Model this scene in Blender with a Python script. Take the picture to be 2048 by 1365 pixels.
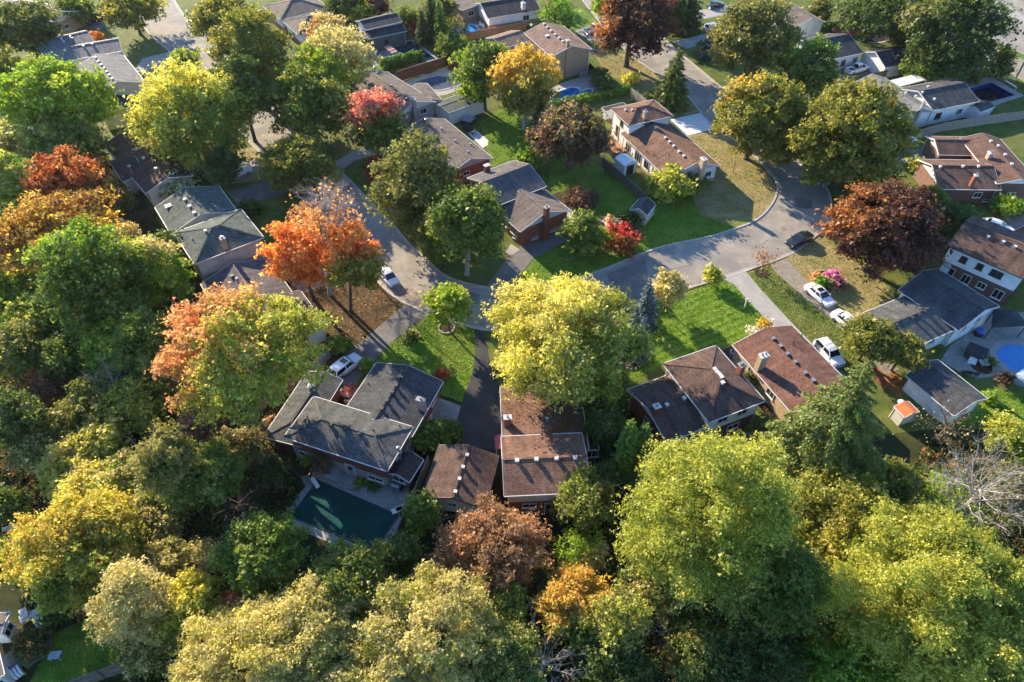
import bpy, math, random
import numpy as np
from mathutils import Vector, Matrix
from mathutils.geometry import tessellate_polygon

for o in list(bpy.data.objects): bpy.data.objects.remove(o)
SC = bpy.context.scene
COL = SC.collection
R = math.radians

# ------------------------------------------------------------------ camera
CAM_H, PITCH, FPX = 65.0, 46.0, 1365.0
cam_d = bpy.data.cameras.new('camera')
cam_d.lens = 24.0; cam_d.sensor_width = 36.0; cam_d.sensor_fit = 'HORIZONTAL'
cam_d.clip_start = 0.5; cam_d.clip_end = 4000
cam = bpy.data.objects.new('camera', cam_d); COL.objects.link(cam)
cam.location = (0, 0, CAM_H); cam.rotation_euler = (R(90 - PITCH), 0, 0)
SC.camera = cam

# ------------------------------------------------------------------ sky, sun, exposure
SUN_EL, SUN_AZ = 21.0, 128.0           # degrees; azimuth counted from +x towards +y
world = bpy.data.worlds.new('World'); SC.world = world; world.use_nodes = True
wn = world.node_tree; wn.nodes.clear()
sky = wn.nodes.new('ShaderNodeTexSky'); sky.sky_type = 'NISHITA'; sky.sun_disc = False
sky.sun_elevation = R(SUN_EL); sky.sun_rotation = R(90 - SUN_AZ)
sky.air_density = 1.0; sky.dust_density = 0.2; sky.ozone_density = 6.0
bg = wn.nodes.new('ShaderNodeBackground'); bg.inputs['Strength'].default_value = 0.14
wo = wn.nodes.new('ShaderNodeOutputWorld')
wn.links.new(sky.outputs['Color'], bg.inputs['Color']); wn.links.new(bg.outputs['Background'], wo.inputs['Surface'])
sun_d = bpy.data.lights.new('sun', 'SUN'); sun_d.energy = 5.0; sun_d.angle = R(0.55); sun_d.color = (1.0, 0.83, 0.60)
sun = bpy.data.objects.new('sun', sun_d); COL.objects.link(sun)
to_sun = Vector((math.cos(R(SUN_AZ)) * math.cos(R(SUN_EL)), math.sin(R(SUN_AZ)) * math.cos(R(SUN_EL)), math.sin(R(SUN_EL))))
sun.rotation_euler = to_sun.to_track_quat('Z', 'Y').to_euler(); sun.location = to_sun * 300
SC.view_settings.view_transform = 'Standard'; SC.view_settings.look = 'None'
SC.view_settings.exposure = 1.6; SC.view_settings.gamma = 1.0; SC.view_settings.use_curve_mapping = False
SC.render.engine = 'CYCLES'
cy = SC.cycles
cy.max_bounces = 5; cy.diffuse_bounces = 3; cy.glossy_bounces = 2; cy.transmission_bounces = 3; cy.transparent_max_bounces = 4
cy.caustics_reflective = False; cy.caustics_refractive = False; cy.sample_clamp_indirect = 3.0
cy.use_denoising = True; cy.denoiser = 'OPENIMAGEDENOISE'
cy.use_adaptive_sampling = True; cy.adaptive_threshold = 0.02
SC.render.film_transparent = False

# ------------------------------------------------------------------ pixel -> place
CP, SP = math.cos(R(PITCH)), math.sin(R(PITCH))
def P(px, py, z=0.0):
    """point of the horizontal plane at height z seen at photograph pixel (px, py)"""
    x = (px - 1024.0) / FPX; y = -(py - 682.5) / FPX
    dx, dy, dz = x, CP + y * SP, -SP + y * CP
    k = (CAM_H - z) / -dz
    return Vector((dx * k, dy * k, z))
def depth(p):
    return p.y * CP + (CAM_H - p.z) * SP

# ------------------------------------------------------------------ tagging
def tag(o, label=None, cat=None, group=None, kind=None):
    if label: o['label'] = label
    if cat: o['category'] = cat
    if group: o['group'] = group
    if kind: o['kind'] = kind
    return o
def empty(name, loc, label=None, cat=None, group=None):
    o = bpy.data.objects.new(name, None); COL.objects.link(o); o.location = loc
    o.empty_display_size = 0.2
    return tag(o, label, cat, group)
def copy_tree(o, parent=None):
    c = o.copy(); COL.objects.link(c); c.parent = parent
    for ch in list(o.children): copy_tree(ch, c)
    return c

# ------------------------------------------------------------------ mesh builder (points are given in world space)
class MB:
    def __init__(s): s.v = []; s.f = []; s.uv = []
    def face(s, pts, uv=None):
        i = len(s.v); s.v += [tuple(p) for p in pts]; s.f.append(tuple(range(i, i + len(pts))))
        s.uv.append(uv if uv else [(p[0], p[1]) for p in pts]); return s
    def raw(s, vs, fs):
        i = len(s.v); s.v += [tuple(p) for p in vs]
        for f in fs:
            s.f.append(tuple(i + k for k in f)); s.uv.append([(vs[k][0], vs[k][1]) for k in f])
        return s
    def box(s, c, d, u=(1, 0, 0), w=(0, 0, 1)):
        c = Vector(c); u = Vector(u).normalized(); w = Vector(w).normalized(); v = w.cross(u).normalized(); w = u.cross(v)
        a, b, e = u * d[0] / 2, v * d[1] / 2, w * d[2] / 2
        vs = [c + i * a + j * b + k * e for k in (-1, 1) for i, j in ((-1, -1), (1, -1), (1, 1), (-1, 1))]
        return s.raw(vs, [(3, 2, 1, 0), (4, 5, 6, 7), (0, 1, 5, 4), (1, 2, 6, 5), (2, 3, 7, 6), (3, 0, 4, 7)])
    def beam(s, a, b, w, h, up=(0, 0, 1)):
        a = Vector(a); b = Vector(b); u = b - a
        if u.length < 1e-6: return s
        up = Vector(up)
        if abs(u.normalized().dot(up.normalized())) > 0.98: up = Vector((1, 0, 0))
        v = up.cross(u).normalized(); ww = u.normalized().cross(v)
        return s.box((a + b) / 2, (u.length, w, h), u, ww)
    def prism(s, poly, z0, z1):
        poly = [Vector((p[0], p[1], 0)) for p in poly]; n = len(poly)
        area = sum(poly[i].x * poly[(i + 1) % n].y - poly[(i + 1) % n].x * poly[i].y for i in range(n))
        if area < 0: poly.reverse()
        tri = tessellate_polygon([poly])
        vs = [Vector((p.x, p.y, z0)) for p in poly] + [Vector((p.x, p.y, z1)) for p in poly]
        fs = []
        for t in tri:
            a, b, c = [poly[k] for k in t]
            if (b - a).cross(c - a).z < 0: t = (t[0], t[2], t[1])
            fs.append(tuple(n + k for k in t)); fs.append((t[0], t[2], t[1]))
        fs += [(i, (i + 1) % n, n + (i + 1) % n, n + i) for i in range(n)]
        return s.raw(vs, fs)
    def sheet(s, poly, z):
        poly = [Vector((p[0], p[1], 0)) for p in poly]
        vs = [Vector((p.x, p.y, z)) for p in poly]; fs = []
        for t in tessellate_polygon([poly]):
            a, b, c = [poly[k] for k in t]
            if (b - a).cross(c - a).z < 0: t = (t[0], t[2], t[1])
            fs.append(t)
        return s.raw(vs, fs)
    def tube(s, pts, rad, n=6, cap=True):
        pts = [Vector(p) for p in pts]; rings = []
        vs = []; fs = []
        for i, p in enumerate(pts):
            d = (pts[min(i + 1, len(pts) - 1)] - pts[max(i - 1, 0)])
            d = d.normalized() if d.length > 1e-9 else Vector((0, 0, 1))
            ref = Vector((1, 0, 0)) if abs(d.x) < 0.8 else Vector((0, 1, 0))
            a = d.cross(ref).normalized(); b = d.cross(a)
            r = rad[i] if hasattr(rad, '__len__') else rad
            vs += [p + (a * math.cos(2 * math.pi * k / n) + b * math.sin(2 * math.pi * k / n)) * r for k in range(n)]
        for i in range(len(pts) - 1):
            fs += [(i * n + k, i * n + (k + 1) % n, (i + 1) * n + (k + 1) % n, (i + 1) * n + k) for k in range(n)]
        if cap:
            fs.append(tuple(reversed(range(n)))); fs.append(tuple(range((len(pts) - 1) * n, len(pts) * n)))
        return s.raw(vs, fs)
    def lathe(s, c, prof, n=16):
        c = Vector(c); vs = []; fs = []
        for r, z in prof: vs += [c + Vector((r * math.cos(2 * math.pi * k / n), r * math.sin(2 * math.pi * k / n), z)) for k in range(n)]
        for i in range(len(prof) - 1):
            fs += [(i * n + k, i * n + (k + 1) % n, (i + 1) * n + (k + 1) % n, (i + 1) * n + k) for k in range(n)]
        fs.append(tuple(reversed(range(n)))); fs.append(tuple(range((len(prof) - 1) * n, len(prof) * n)))
        return s.raw(vs, fs)
    def build(s, name, mat, parent=None, smooth=False, origin=None):
        me = bpy.data.meshes.new(name)
        base = Vector((0, 0, 0)); q = parent
        while q is not None: base += q.location; q = q.parent
        off = base if origin is None else Vector(origin)
        me.from_pydata([(p[0] - off.x, p[1] - off.y, p[2] - off.z) for p in s.v], [], s.f)
        uvl = me.uv_layers.new(name='UVMap')
        flat = [c for face in s.uv for p in face for c in p]
        uvl.data.foreach_set('uv', flat)
        if smooth: me.polygons.foreach_set('use_smooth', [True] * len(me.polygons))
        me.materials.append(mat if not isinstance(mat, str) else M(mat))
        o = bpy.data.objects.new(name, me); COL.objects.link(o)
        if origin is not None: o.location = Vector(origin) - base
        if parent is not None: o.parent = parent
        return o
def center_build(mb, name, mat, smooth=False):
    """one-mesh thing whose origin sits at the middle of its base"""
    xs = [p[0] for p in mb.v]; ys = [p[1] for p in mb.v]; zs = [p[2] for p in mb.v]
    return mb.build(name, mat, None, smooth, ((min(xs) + max(xs)) / 2, (min(ys) + max(ys)) / 2, min(zs)))

# ------------------------------------------------------------------ materials
MATS = {}
def nt_new(name):
    m = bpy.data.materials.new(name); m.use_nodes = True
    nt = m.node_tree; nt.nodes.clear()
    return m, nt, nt.nodes, nt.links
def ramp(nodes, stops):
    r = nodes.new('ShaderNodeValToRGB'); e = r.color_ramp.elements
    while len(e) < len(stops): e.new(0.5)
    for el, (p, c) in zip(e, stops): el.position = p; el.color = (*c, 1)
    return r
def surf(name, stops, scale=3.0, detail=6, rough=0.85, bump=0.3, bscale=None, bdist=0.02, spec=0.3, fine=None, coord='Object', metallic=0.0, big=None):
    """noise-coloured surface: stops = ramp of base colours; fine = (scale, amount) of a second fine speckle; big = (scale, colour, amount)"""
    m, nt, N, L = nt_new(name)
    out = N.new('ShaderNodeOutputMaterial'); b = N.new('ShaderNodeBsdfPrincipled')
    if coord == 'World': src = N.new('ShaderNodeNewGeometry').outputs['Position']
    else: src = N.new('ShaderNodeTexCoord').outputs[coord]
    n1 = N.new('ShaderNodeTexNoise'); n1.inputs['Scale'].default_value = scale; n1.inputs['Detail'].default_value = detail; n1.inputs['Roughness'].default_value = 0.62
    L.new(src, n1.inputs['Vector'])
    r = ramp(N, stops); L.new(n1.outputs['Fac'], r.inputs['Fac']); colr = r.outputs['Color']
    if fine:
        n2 = N.new('ShaderNodeTexNoise'); n2.inputs['Scale'].default_value = fine[0]; n2.inputs['Detail'].default_value = 3
        L.new(src, n2.inputs['Vector'])
        mp = N.new('ShaderNodeMapRange'); mp.inputs[1].default_value = 0.3; mp.inputs[2].default_value = 0.7
        mp.inputs[3].default_value = 1 - fine[1]; mp.inputs[4].default_value = 1 + fine[1]; L.new(n2.outputs['Fac'], mp.inputs[0])
        mx = N.new('ShaderNodeMix'); mx.data_type = 'RGBA'; mx.blend_type = 'MULTIPLY'; mx.inputs[0].default_value = 1
        L.new(colr, mx.inputs[6]); L.new(mp.outputs[0], mx.inputs[7]); colr = mx.outputs[2]
    if big:
        n3 = N.new('ShaderNodeTexNoise'); n3.inputs['Scale'].default_value = big[0]; n3.inputs['Detail'].default_value = 4
        L.new(src, n3.inputs['Vector'])
        mp = N.new('ShaderNodeMapRange'); mp.inputs[1].default_value = 0.45; mp.inputs[2].default_value = 0.65
        mp.inputs[3].default_value = 0; mp.inputs[4].default_value = big[2]; L.new(n3.outputs['Fac'], mp.inputs[0])
        mx = N.new('ShaderNodeMix'); mx.data_type = 'RGBA'; L.new(mp.outputs[0], mx.inputs[0])
        L.new(colr, mx.inputs[6]); mx.inputs[7].default_value = (*big[1], 1); colr = mx.outputs[2]
    L.new(colr, b.inputs['Base Color'])
    b.inputs['Roughness'].default_value = rough; b.inputs['Specular IOR Level'].default_value = spec; b.inputs['Metallic'].default_value = metallic
    if bump:
        nb = N.new('ShaderNodeTexNoise'); nb.inputs['Scale'].default_value = bscale or scale * 4; nb.inputs['Detail'].default_value = 4
        L.new(src, nb.inputs['Vector']); bp = N.new('ShaderNodeBump'); bp.inputs['Strength'].default_value = bump; bp.inputs['Distance'].default_value = bdist
        L.new(nb.outputs['Fac'], bp.inputs['Height']); L.new(bp.outputs['Normal'], b.inputs['Normal'])
    L.new(b.outputs[0], out.inputs[0]); MATS[name] = m; return m
def mown(name, ang=25, period=1.1, amt=0.22):
    """give a grass material the alternating stripes a mower leaves"""
    m = MATS[name]; nt = m.node_tree; N, L = nt.nodes, nt.links
    b = next(n for n in N if n.type == 'BSDF_PRINCIPLED'); src = b.inputs['Base Color'].links[0].from_socket
    g = N.new('ShaderNodeNewGeometry'); mp = N.new('ShaderNodeMapping'); mp.inputs['Rotation'].default_value = (0, 0, math.radians(ang)); L.new(g.outputs['Position'], mp.inputs['Vector'])
    w = N.new('ShaderNodeTexWave'); w.inputs['Scale'].default_value = 0.31 / period; w.inputs['Distortion'].default_value = 1.2; w.inputs['Detail'].default_value = 2; L.new(mp.outputs[0], w.inputs['Vector'])
    r = N.new('ShaderNodeMapRange'); r.inputs[3].default_value = 1 - amt; r.inputs[4].default_value = 1 + amt; L.new(w.outputs['Fac'], r.inputs[0])
    mx = N.new('ShaderNodeMix'); mx.data_type = 'RGBA'; mx.blend_type = 'MULTIPLY'; mx.inputs[0].default_value = 1
    L.new(src, mx.inputs[6]); L.new(r.outputs[0], mx.inputs[7]); L.new(mx.outputs[2], b.inputs['Base Color'])
def sc(c, k): return tuple(min(1, x * k) for x in c)
def plain(name, c, rough=0.6, var=0.18, scale=2.0, **kw):
    return surf(name, [(0.3, sc(c, 1 - var)), (0.7, sc(c, 1 + var))], scale=scale, rough=rough, bump=kw.pop('bump', 0.15), **kw)
def shingle(name, c, c2=None, var=0.22):
    """asphalt shingles: courses and tabs from the roof's own UVs (metres along the eave and up the slope)"""
    m, nt, N, L = nt_new(name); c2 = c2 or sc(c, 0.72)
    out = N.new('ShaderNodeOutputMaterial'); b = N.new('ShaderNodeBsdfPrincipled')
    uv = N.new('ShaderNodeUVMap'); uv.uv_map = 'UVMap'
    br = N.new('ShaderNodeTexBrick'); br.inputs['Scale'].default_value = 1.0; br.inputs['Brick Width'].default_value = 0.33
    br.inputs['Row Height'].default_value = 0.16; br.inputs['Mortar Size'].default_value = 0.012; br.inputs['Mortar Smooth'].default_value = 0.4
    br.inputs['Color1'].default_value = (*sc(c, 1 + var), 1); br.inputs['Color2'].default_value = (*c2, 1); br.inputs['Mortar'].default_value = (*sc(c, 0.55), 1)
    br.inputs['Bias'].default_value = -0.1
    L.new(uv.outputs[0], br.inputs['Vector'])
    n = N.new('ShaderNodeTexNoise'); n.inputs['Scale'].default_value = 0.55; n.inputs['Detail'].default_value = 7; L.new(uv.outputs[0], n.inputs['Vector'])
    mp = N.new('ShaderNodeMapRange'); mp.inputs[1].default_value = 0.3; mp.inputs[2].default_value = 0.7; mp.inputs[3].default_value = 0.78; mp.inputs[4].default_value = 1.2
    L.new(n.outputs['Fac'], mp.inputs[0])
    mx = N.new('ShaderNodeMix'); mx.data_type = 'RGBA'; mx.blend_type = 'MULTIPLY'; mx.inputs[0].default_value = 1
    L.new(br.outputs['Color'], mx.inputs[6]); L.new(mp.outputs[0], mx.inputs[7])
    n2 = N.new('ShaderNodeTexNoise'); n2.inputs['Scale'].default_value = 9; n2.inputs['Detail'].default_value = 3; L.new(uv.outputs[0], n2.inputs['Vector'])
    mp2 = N.new('ShaderNodeMapRange'); mp2.inputs[1].default_value = 0.3; mp2.inputs[2].default_value = 0.7; mp2.inputs[3].default_value = 0.8; mp2.inputs[4].default_value = 1.2
    L.new(n2.outputs['Fac'], mp2.inputs[0])
    mx2 = N.new('ShaderNodeMix'); mx2.data_type = 'RGBA'; mx2.blend_type = 'MULTIPLY'; mx2.inputs[0].default_value = 1
    L.new(mx.outputs[2], mx2.inputs[6]); L.new(mp2.outputs[0], mx2.inputs[7])
    mv = N.new('ShaderNodeMapping'); mv.inputs['Scale'].default_value = (1.6, 0.16, 1); L.new(uv.outputs[0], mv.inputs['Vector'])
    n4 = N.new('ShaderNodeTexNoise'); n4.inputs['Scale'].default_value = 1.0; n4.inputs['Detail'].default_value = 5; L.new(mv.outputs[0], n4.inputs['Vector'])
    mp4 = N.new('ShaderNodeMapRange'); mp4.inputs[1].default_value = 0.35; mp4.inputs[2].default_value = 0.7; mp4.inputs[3].default_value = 1.1; mp4.inputs[4].default_value = 0.68; L.new(n4.outputs['Fac'], mp4.inputs[0])
    mx4 = N.new('ShaderNodeMix'); mx4.data_type = 'RGBA'; mx4.blend_type = 'MULTIPLY'; mx4.inputs[0].default_value = 1
    L.new(mx2.outputs[2], mx4.inputs[6]); L.new(mp4.outputs[0], mx4.inputs[7]); L.new(mx4.outputs[2], b.inputs['Base Color'])
    # relief: every course steps down towards the eave (saw tooth along v) plus grit
    sep = N.new('ShaderNodeSeparateXYZ'); L.new(uv.outputs[0], sep.inputs[0])
    dv = N.new('ShaderNodeMath'); dv.operation = 'DIVIDE'; dv.inputs[1].default_value = 0.32; L.new(sep.outputs[1], dv.inputs[0])
    fr = N.new('ShaderNodeMath'); fr.operation = 'FRACT'; L.new(dv.outputs[0], fr.inputs[0])
    iv = N.new('ShaderNodeMath'); iv.operation = 'SUBTRACT'; iv.inputs[0].default_value = 1; L.new(fr.outputs[0], iv.inputs[1])
    ad = N.new('ShaderNodeMath'); ad.operation = 'MULTIPLY_ADD'; ad.inputs[1].default_value = 0.9; L.new(n2.outputs['Fac'], ad.inputs[0]); L.new(iv.outputs[0], ad.inputs[2])
    bp = N.new('ShaderNodeBump'); bp.inputs['Strength'].default_value = 0.9; bp.inputs['Distance'].default_value = 0.035
    L.new(ad.outputs[0], bp.inputs['Height']); L.new(bp.outputs['Normal'], b.inputs['Normal'])
    b.inputs['Roughness'].default_value = 0.9; b.inputs['Specular IOR Level'].default_value = 0.15
    L.new(b.outputs[0], out.inputs[0]); MATS[name] = m; return m
def wallmat(name, c, kind='brick'):
    m, nt, N, L = nt_new(name)
    out = N.new('ShaderNodeOutputMaterial'); b = N.new('ShaderNodeBsdfPrincipled')
    tc = N.new('ShaderNodeUVMap'); tc.uv_map = 'UVMap'
    if kind == 'brick':
        t = N.new('ShaderNodeTexBrick'); t.inputs['Scale'].default_value = 1; t.inputs['Brick Width'].default_value = 0.24; t.inputs['Row Height'].default_value = 0.085
        t.inputs['Mortar Size'].default_value = 0.008; t.inputs['Color1'].default_value = (*sc(c, 1.2), 1); t.inputs['Color2'].default_value = (*sc(c, 0.75), 1); t.inputs['Mortar'].default_value = (*sc(c, 1.1), 1)
        L.new(tc.outputs[0], t.inputs['Vector']); colr = t.outputs['Color']; h = t.outputs['Fac']
    else:
        sep = N.new('ShaderNodeSeparateXYZ'); L.new(tc.outputs[0], sep.inputs[0])
        dv = N.new('ShaderNodeMath'); dv.operation = 'DIVIDE'; dv.inputs[1].default_value = 0.2 if kind == 'siding' else 0.3; L.new(sep.outputs[1], dv.inputs[0])
        fr = N.new('ShaderNodeMath'); fr.operation = 'FRACT'; L.new(dv.outputs[0], fr.inputs[0]); h = fr.outputs[0]
        r = ramp(N, [(0.0, sc(c, 0.6)), (0.12, c), (1.0, c)]); L.new(h, r.inputs['Fac']); colr = r.outputs['Color']
    n = N.new('ShaderNodeTexNoise'); n.inputs['Scale'].default_value = 0.8; n.inputs['Detail'].default_value = 6; L.new(tc.outputs[0], n.inputs['Vector'])
    mp = N.new('ShaderNodeMapRange'); mp.inputs[1].default_value = 0.3; mp.inputs[2].default_value = 0.7; mp.inputs[3].default_value = 0.85; mp.inputs[4].default_value = 1.1; L.new(n.outputs['Fac'], mp.inputs[0])
    mx = N.new('ShaderNodeMix'); mx.data_type = 'RGBA'; mx.blend_type = 'MULTIPLY'; mx.inputs[0].default_value = 1
    L.new(colr, mx.inputs[6]); L.new(mp.outputs[0], mx.inputs[7]); L.new(mx.outputs[2], b.inputs['Base Color'])
    bp = N.new('ShaderNodeBump'); bp.inputs['Strength'].default_value = 0.4; bp.inputs['Distance'].default_value = 0.012; L.new(h, bp.inputs['Height']); L.new(bp.outputs['Normal'], b.inputs['Normal'])
    b.inputs['Roughness'].default_value = 0.75
    L.new(b.outputs[0], out.inputs[0]); MATS[name] = m; return m
def glossy(name, c, rough=0.25, coat=0.0, metallic=0.0, spec=0.5, var=0.04):
    m = surf(name, [(0.3, sc(c, 1 - var)), (0.7, sc(c, 1 + var))], scale=1.5, rough=rough, bump=0, spec=spec, metallic=metallic)
    for n in m.node_tree.nodes:
        if n.type == 'BSDF_PRINCIPLED': n.inputs['Coat Weight'].default_value = coat; n.inputs['Coat Roughness'].default_value = 0.08
    return m
def leafmat(name, trans=0.42, rough=0.6):
    m, nt, N, L = nt_new(name)
    out = N.new('ShaderNodeOutputMaterial'); at = N.new('ShaderNodeAttribute'); at.attribute_name = 'leafcol'
    d = N.new('ShaderNodeBsdfDiffuse'); t = N.new('ShaderNodeBsdfTranslucent'); mx = N.new('ShaderNodeMixShader'); mx.inputs[0].default_value = trans
    g = N.new('ShaderNodeBsdfGlossy'); g.inputs['Roughness'].default_value = 0.5; g.inputs['Color'].default_value = (0.6, 0.6, 0.6, 1)
    hs = N.new('ShaderNodeHueSaturation'); hs.inputs['Saturation'].default_value = 1.02; hs.inputs['Value'].default_value = 1.15
    L.new(at.outputs['Color'], d.inputs['Color']); L.new(at.outputs['Color'], hs.inputs['Color']); L.new(hs.outputs[0], t.inputs['Color'])
    L.new(d.outputs[0], mx.inputs[1]); L.new(t.outputs[0], mx.inputs[2])
    m2 = N.new('ShaderNodeMixShader'); m2.inputs[0].default_value = 0.035; L.new(mx.outputs[0], m2.inputs[1]); L.new(g.outputs[0], m2.inputs[2])
    L.new(m2.outputs[0], out.inputs[0]); MATS[name] = m; return m
def M(n): return MATS[n]

leafmat('leaf', 0.5); leafmat('needle', 0.35)
surf('ground', [(0.32, (0.016, 0.015, 0.008)), (0.5, (0.036, 0.040, 0.013)), (0.7, (0.060, 0.068, 0.018))], scale=0.35, detail=9, bump=0.9, bscale=6, bdist=0.06, fine=(9, 0.4), coord='World', spec=0.1)
surf('grass', [(0.3, (0.045, 0.072, 0.012)), (0.5, (0.085, 0.118, 0.022)), (0.72, (0.150, 0.165, 0.044))], scale=0.45, detail=8, bump=1.0, bscale=7, bdist=0.07, fine=(8, 0.38), coord='World', spec=0.1, big=(0.12, (0.16, 0.15, 0.05), 0.45))
surf('grass_lush', [(0.3, (0.058, 0.112, 0.012)), (0.5, (0.112, 0.190, 0.021)), (0.75, (0.190, 0.245, 0.042))], scale=0.5, detail=8, bump=1.0, bscale=7, bdist=0.07, fine=(8, 0.35), coord='World', spec=0.1)
surf('grass_mown', [(0.3, (0.066, 0.125, 0.012)), (0.5, (0.125, 0.210, 0.021)), (0.75, (0.205, 0.262, 0.042))], scale=0.5, detail=8, bump=1.0, bscale=7, bdist=0.07, fine=(8, 0.35), coord='World', spec=0.1); mown('grass_mown', 62)
surf('grass_dry', [(0.28, (0.150, 0.145, 0.045)), (0.5, (0.270, 0.215, 0.098)), (0.7, (0.370, 0.280, 0.150))], scale=0.35, detail=9, bump=0.9, bscale=7, bdist=0.05, fine=(8, 0.3), coord='World', spec=0.1)
surf('litter', [(0.3, (0.035, 0.030, 0.014)), (0.5, (0.075, 0.055, 0.024)), (0.72, (0.140, 0.085, 0.038))], scale=1.2, detail=9, bump=1.0, bscale=9, bdist=0.06, fine=(11, 0.5), coord='World', spec=0.1)
surf('litter_orange', [(0.3, (0.12, 0.05, 0.02)), (0.5, (0.30, 0.13, 0.04)), (0.72, (0.46, 0.22, 0.07))], scale=2, detail=9, bump=1.0, bscale=9, bdist=0.05, fine=(11, 0.5), coord='World', spec=0.1)
surf('mulch', [(0.3, (0.030, 0.020, 0.014)), (0.7, (0.085, 0.055, 0.035))], scale=3, bump=1.0, bscale=9, bdist=0.06, fine=(12, 0.5), coord='World', spec=0.1)
surf('asphalt_road', [(0.3, (0.205, 0.185, 0.155)), (0.5, (0.272, 0.246, 0.204)), (0.7, (0.345, 0.308, 0.250))], scale=0.45, detail=12, bump=0.5, bscale=16, bdist=0.015, fine=(11, 0.22), coord='World', rough=0.9, big=(0.16, (0.180, 0.168, 0.152), 0.75), spec=0.2)
surf('asphalt_new', [(0.3, (0.028, 0.028, 0.029)), (0.7, (0.055, 0.054, 0.053))], scale=0.5, detail=9, bump=0.4, bscale=18, bdist=0.012, fine=(14, 0.25), coord='World', rough=0.85, spec=0.25)
surf('asphalt_old', [(0.3, (0.115, 0.108, 0.100)), (0.7, (0.185, 0.172, 0.155))], scale=0.7, detail=9, bump=0.4, bscale=18, bdist=0.012, fine=(14, 0.22), coord='World', rough=0.9, spec=0.2)
surf('concrete', [(0.3, (0.26, 0.245, 0.22)), (0.7, (0.36, 0.34, 0.305))], scale=0.6, detail=9, bump=0.3, bscale=14, bdist=0.008, fine=(12, 0.1), coord='World', rough=0.85, spec=0.2)
surf('concrete_white', [(0.3, (0.50, 0.49, 0.46)), (0.7, (0.62, 0.61, 0.58))], scale=0.6, detail=8, bump=0.2, bscale=14, bdist=0.006, fine=(12, 0.06), coord='World', rough=0.85, spec=0.2)
surf('concrete_pool', [(0.3, (0.24, 0.225, 0.20)), (0.7, (0.36, 0.335, 0.30))], scale=1.1, detail=9, bump=0.3, bscale=12, bdist=0.008, fine=(12, 0.14), coord='World', rough=0.85)
surf('kerb', [(0.3, (0.30, 0.28, 0.25)), (0.7, (0.44, 0.41, 0.36))], scale=1.2, detail=8, bump=0.3, bscale=12, bdist=0.01, coord='World')
surf('gravel', [(0.3, (0.17, 0.15, 0.12)), (0.7, (0.27, 0.235, 0.185))], scale=1.5, detail=9, bump=1.0, bscale=16, bdist=0.03, fine=(14, 0.35), coord='World')
surf('flagstone', [(0.3, (0.19, 0.18, 0.165)), (0.7, (0.33, 0.31, 0.28))], scale=1.0, detail=7, bump=0.4, bscale=9, bdist=0.01, fine=(10, 0.2), coord='World')
surf('stone', [(0.3, (0.22, 0.20, 0.18)), (0.7, (0.40, 0.37, 0.33))], scale=1.7, bump=0.6, bscale=6, coord='World')
shingle('sh_brown', (0.190, 0.108, 0.074)); shingle('sh_brown_dk', (0.115, 0.074, 0.058)); shingle('sh_redbrown', (0.185, 0.094, 0.066))
shingle('sh_grey', (0.100, 0.102, 0.098)); shingle('sh_slate', (0.072, 0.075, 0.078)); shingle('sh_green', (0.098, 0.118, 0.100)); shingle('sh_black', (0.052, 0.052, 0.056))
shingle('sh_taupe', (0.165, 0.138, 0.116)); shingle('sh_purple', (0.120, 0.106, 0.106)); shingle('sh_dkbrown', (0.070, 0.052, 0.045)); shingle('sh_umber', (0.140, 0.086, 0.064)); shingle('sh_tan', (0.215, 0.145, 0.108)); shingle('sh_ltgrey', (0.185, 0.185, 0.175))
wallmat('brick_red', (0.235, 0.075, 0.048)); wallmat('brick_tan', (0.340, 0.225, 0.145)); wallmat('brick_beige', (0.480, 0.350, 0.215)); wallmat('brick_dark', (0.150, 0.078, 0.058)); wallmat('brick_grey', (0.330, 0.310, 0.290)); wallmat('brick_pink', (0.420, 0.270, 0.235))
wallmat('siding_white', (0.830, 0.820, 0.790), 'siding'); wallmat('siding_cream', (0.580, 0.545, 0.450), 'siding'); wallmat('siding_grey', (0.330, 0.335, 0.345), 'siding'); wallmat('siding_dark', (0.100, 0.100, 0.105), 'siding'); wallmat('siding_pale', (0.640, 0.640, 0.620), 'siding')
plain('trim_white', (0.60, 0.59, 0.56), 0.5, 0.05); plain('trim_dark', (0.05, 0.045, 0.042), 0.5, 0.1); plain('vent_white', (0.56, 0.55, 0.52), 0.5, 0.05); plain('vent_dark', (0.055, 0.052, 0.05), 0.6); plain('metal_grey', (0.36, 0.36, 0.36), 0.4, 0.08, metallic=0.6)
plain('basement', (0.30, 0.29, 0.27), 0.85, 0.15); plain('stucco', (0.62, 0.60, 0.55), 0.85, 0.06)
plain('door_dark', (0.10, 0.045, 0.035), 0.5); plain('door_white', (0.68, 0.68, 0.66), 0.5, 0.05); plain('door_grey', (0.28, 0.28, 0.28), 0.5, 0.06)
glossy('glass', (0.018, 0.022, 0.028), 0.06, spec=0.7); glossy('glass_car', (0.012, 0.014, 0.017), 0.05, spec=0.8)
surf('wood_fence', [(0.3, (0.115, 0.088, 0.066)), (0.7, (0.200, 0.155, 0.115))], scale=2.2, detail=8, bump=0.4, coord='World'); surf('wood_grey', [(0.3, (0.20, 0.18, 0.155)), (0.7, (0.32, 0.29, 0.25))], scale=2.2, detail=8, bump=0.4, coord='World')
surf('wood_red', [(0.3, (0.130, 0.048, 0.030)), (0.7, (0.200, 0.078, 0.046))], scale=2.2, detail=8, bump=0.4, coord='World'); surf('wood_orange', [(0.3, (0.33, 0.17, 0.075)), (0.7, (0.46, 0.26, 0.12))], scale=2.5, detail=8, bump=0.4, coord='World'); surf('wood_dark', [(0.3, (0.045, 0.038, 0.03)), (0.7, (0.085, 0.07, 0.055))], scale=2.2, detail=8, bump=0.4, coord='World')
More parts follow.
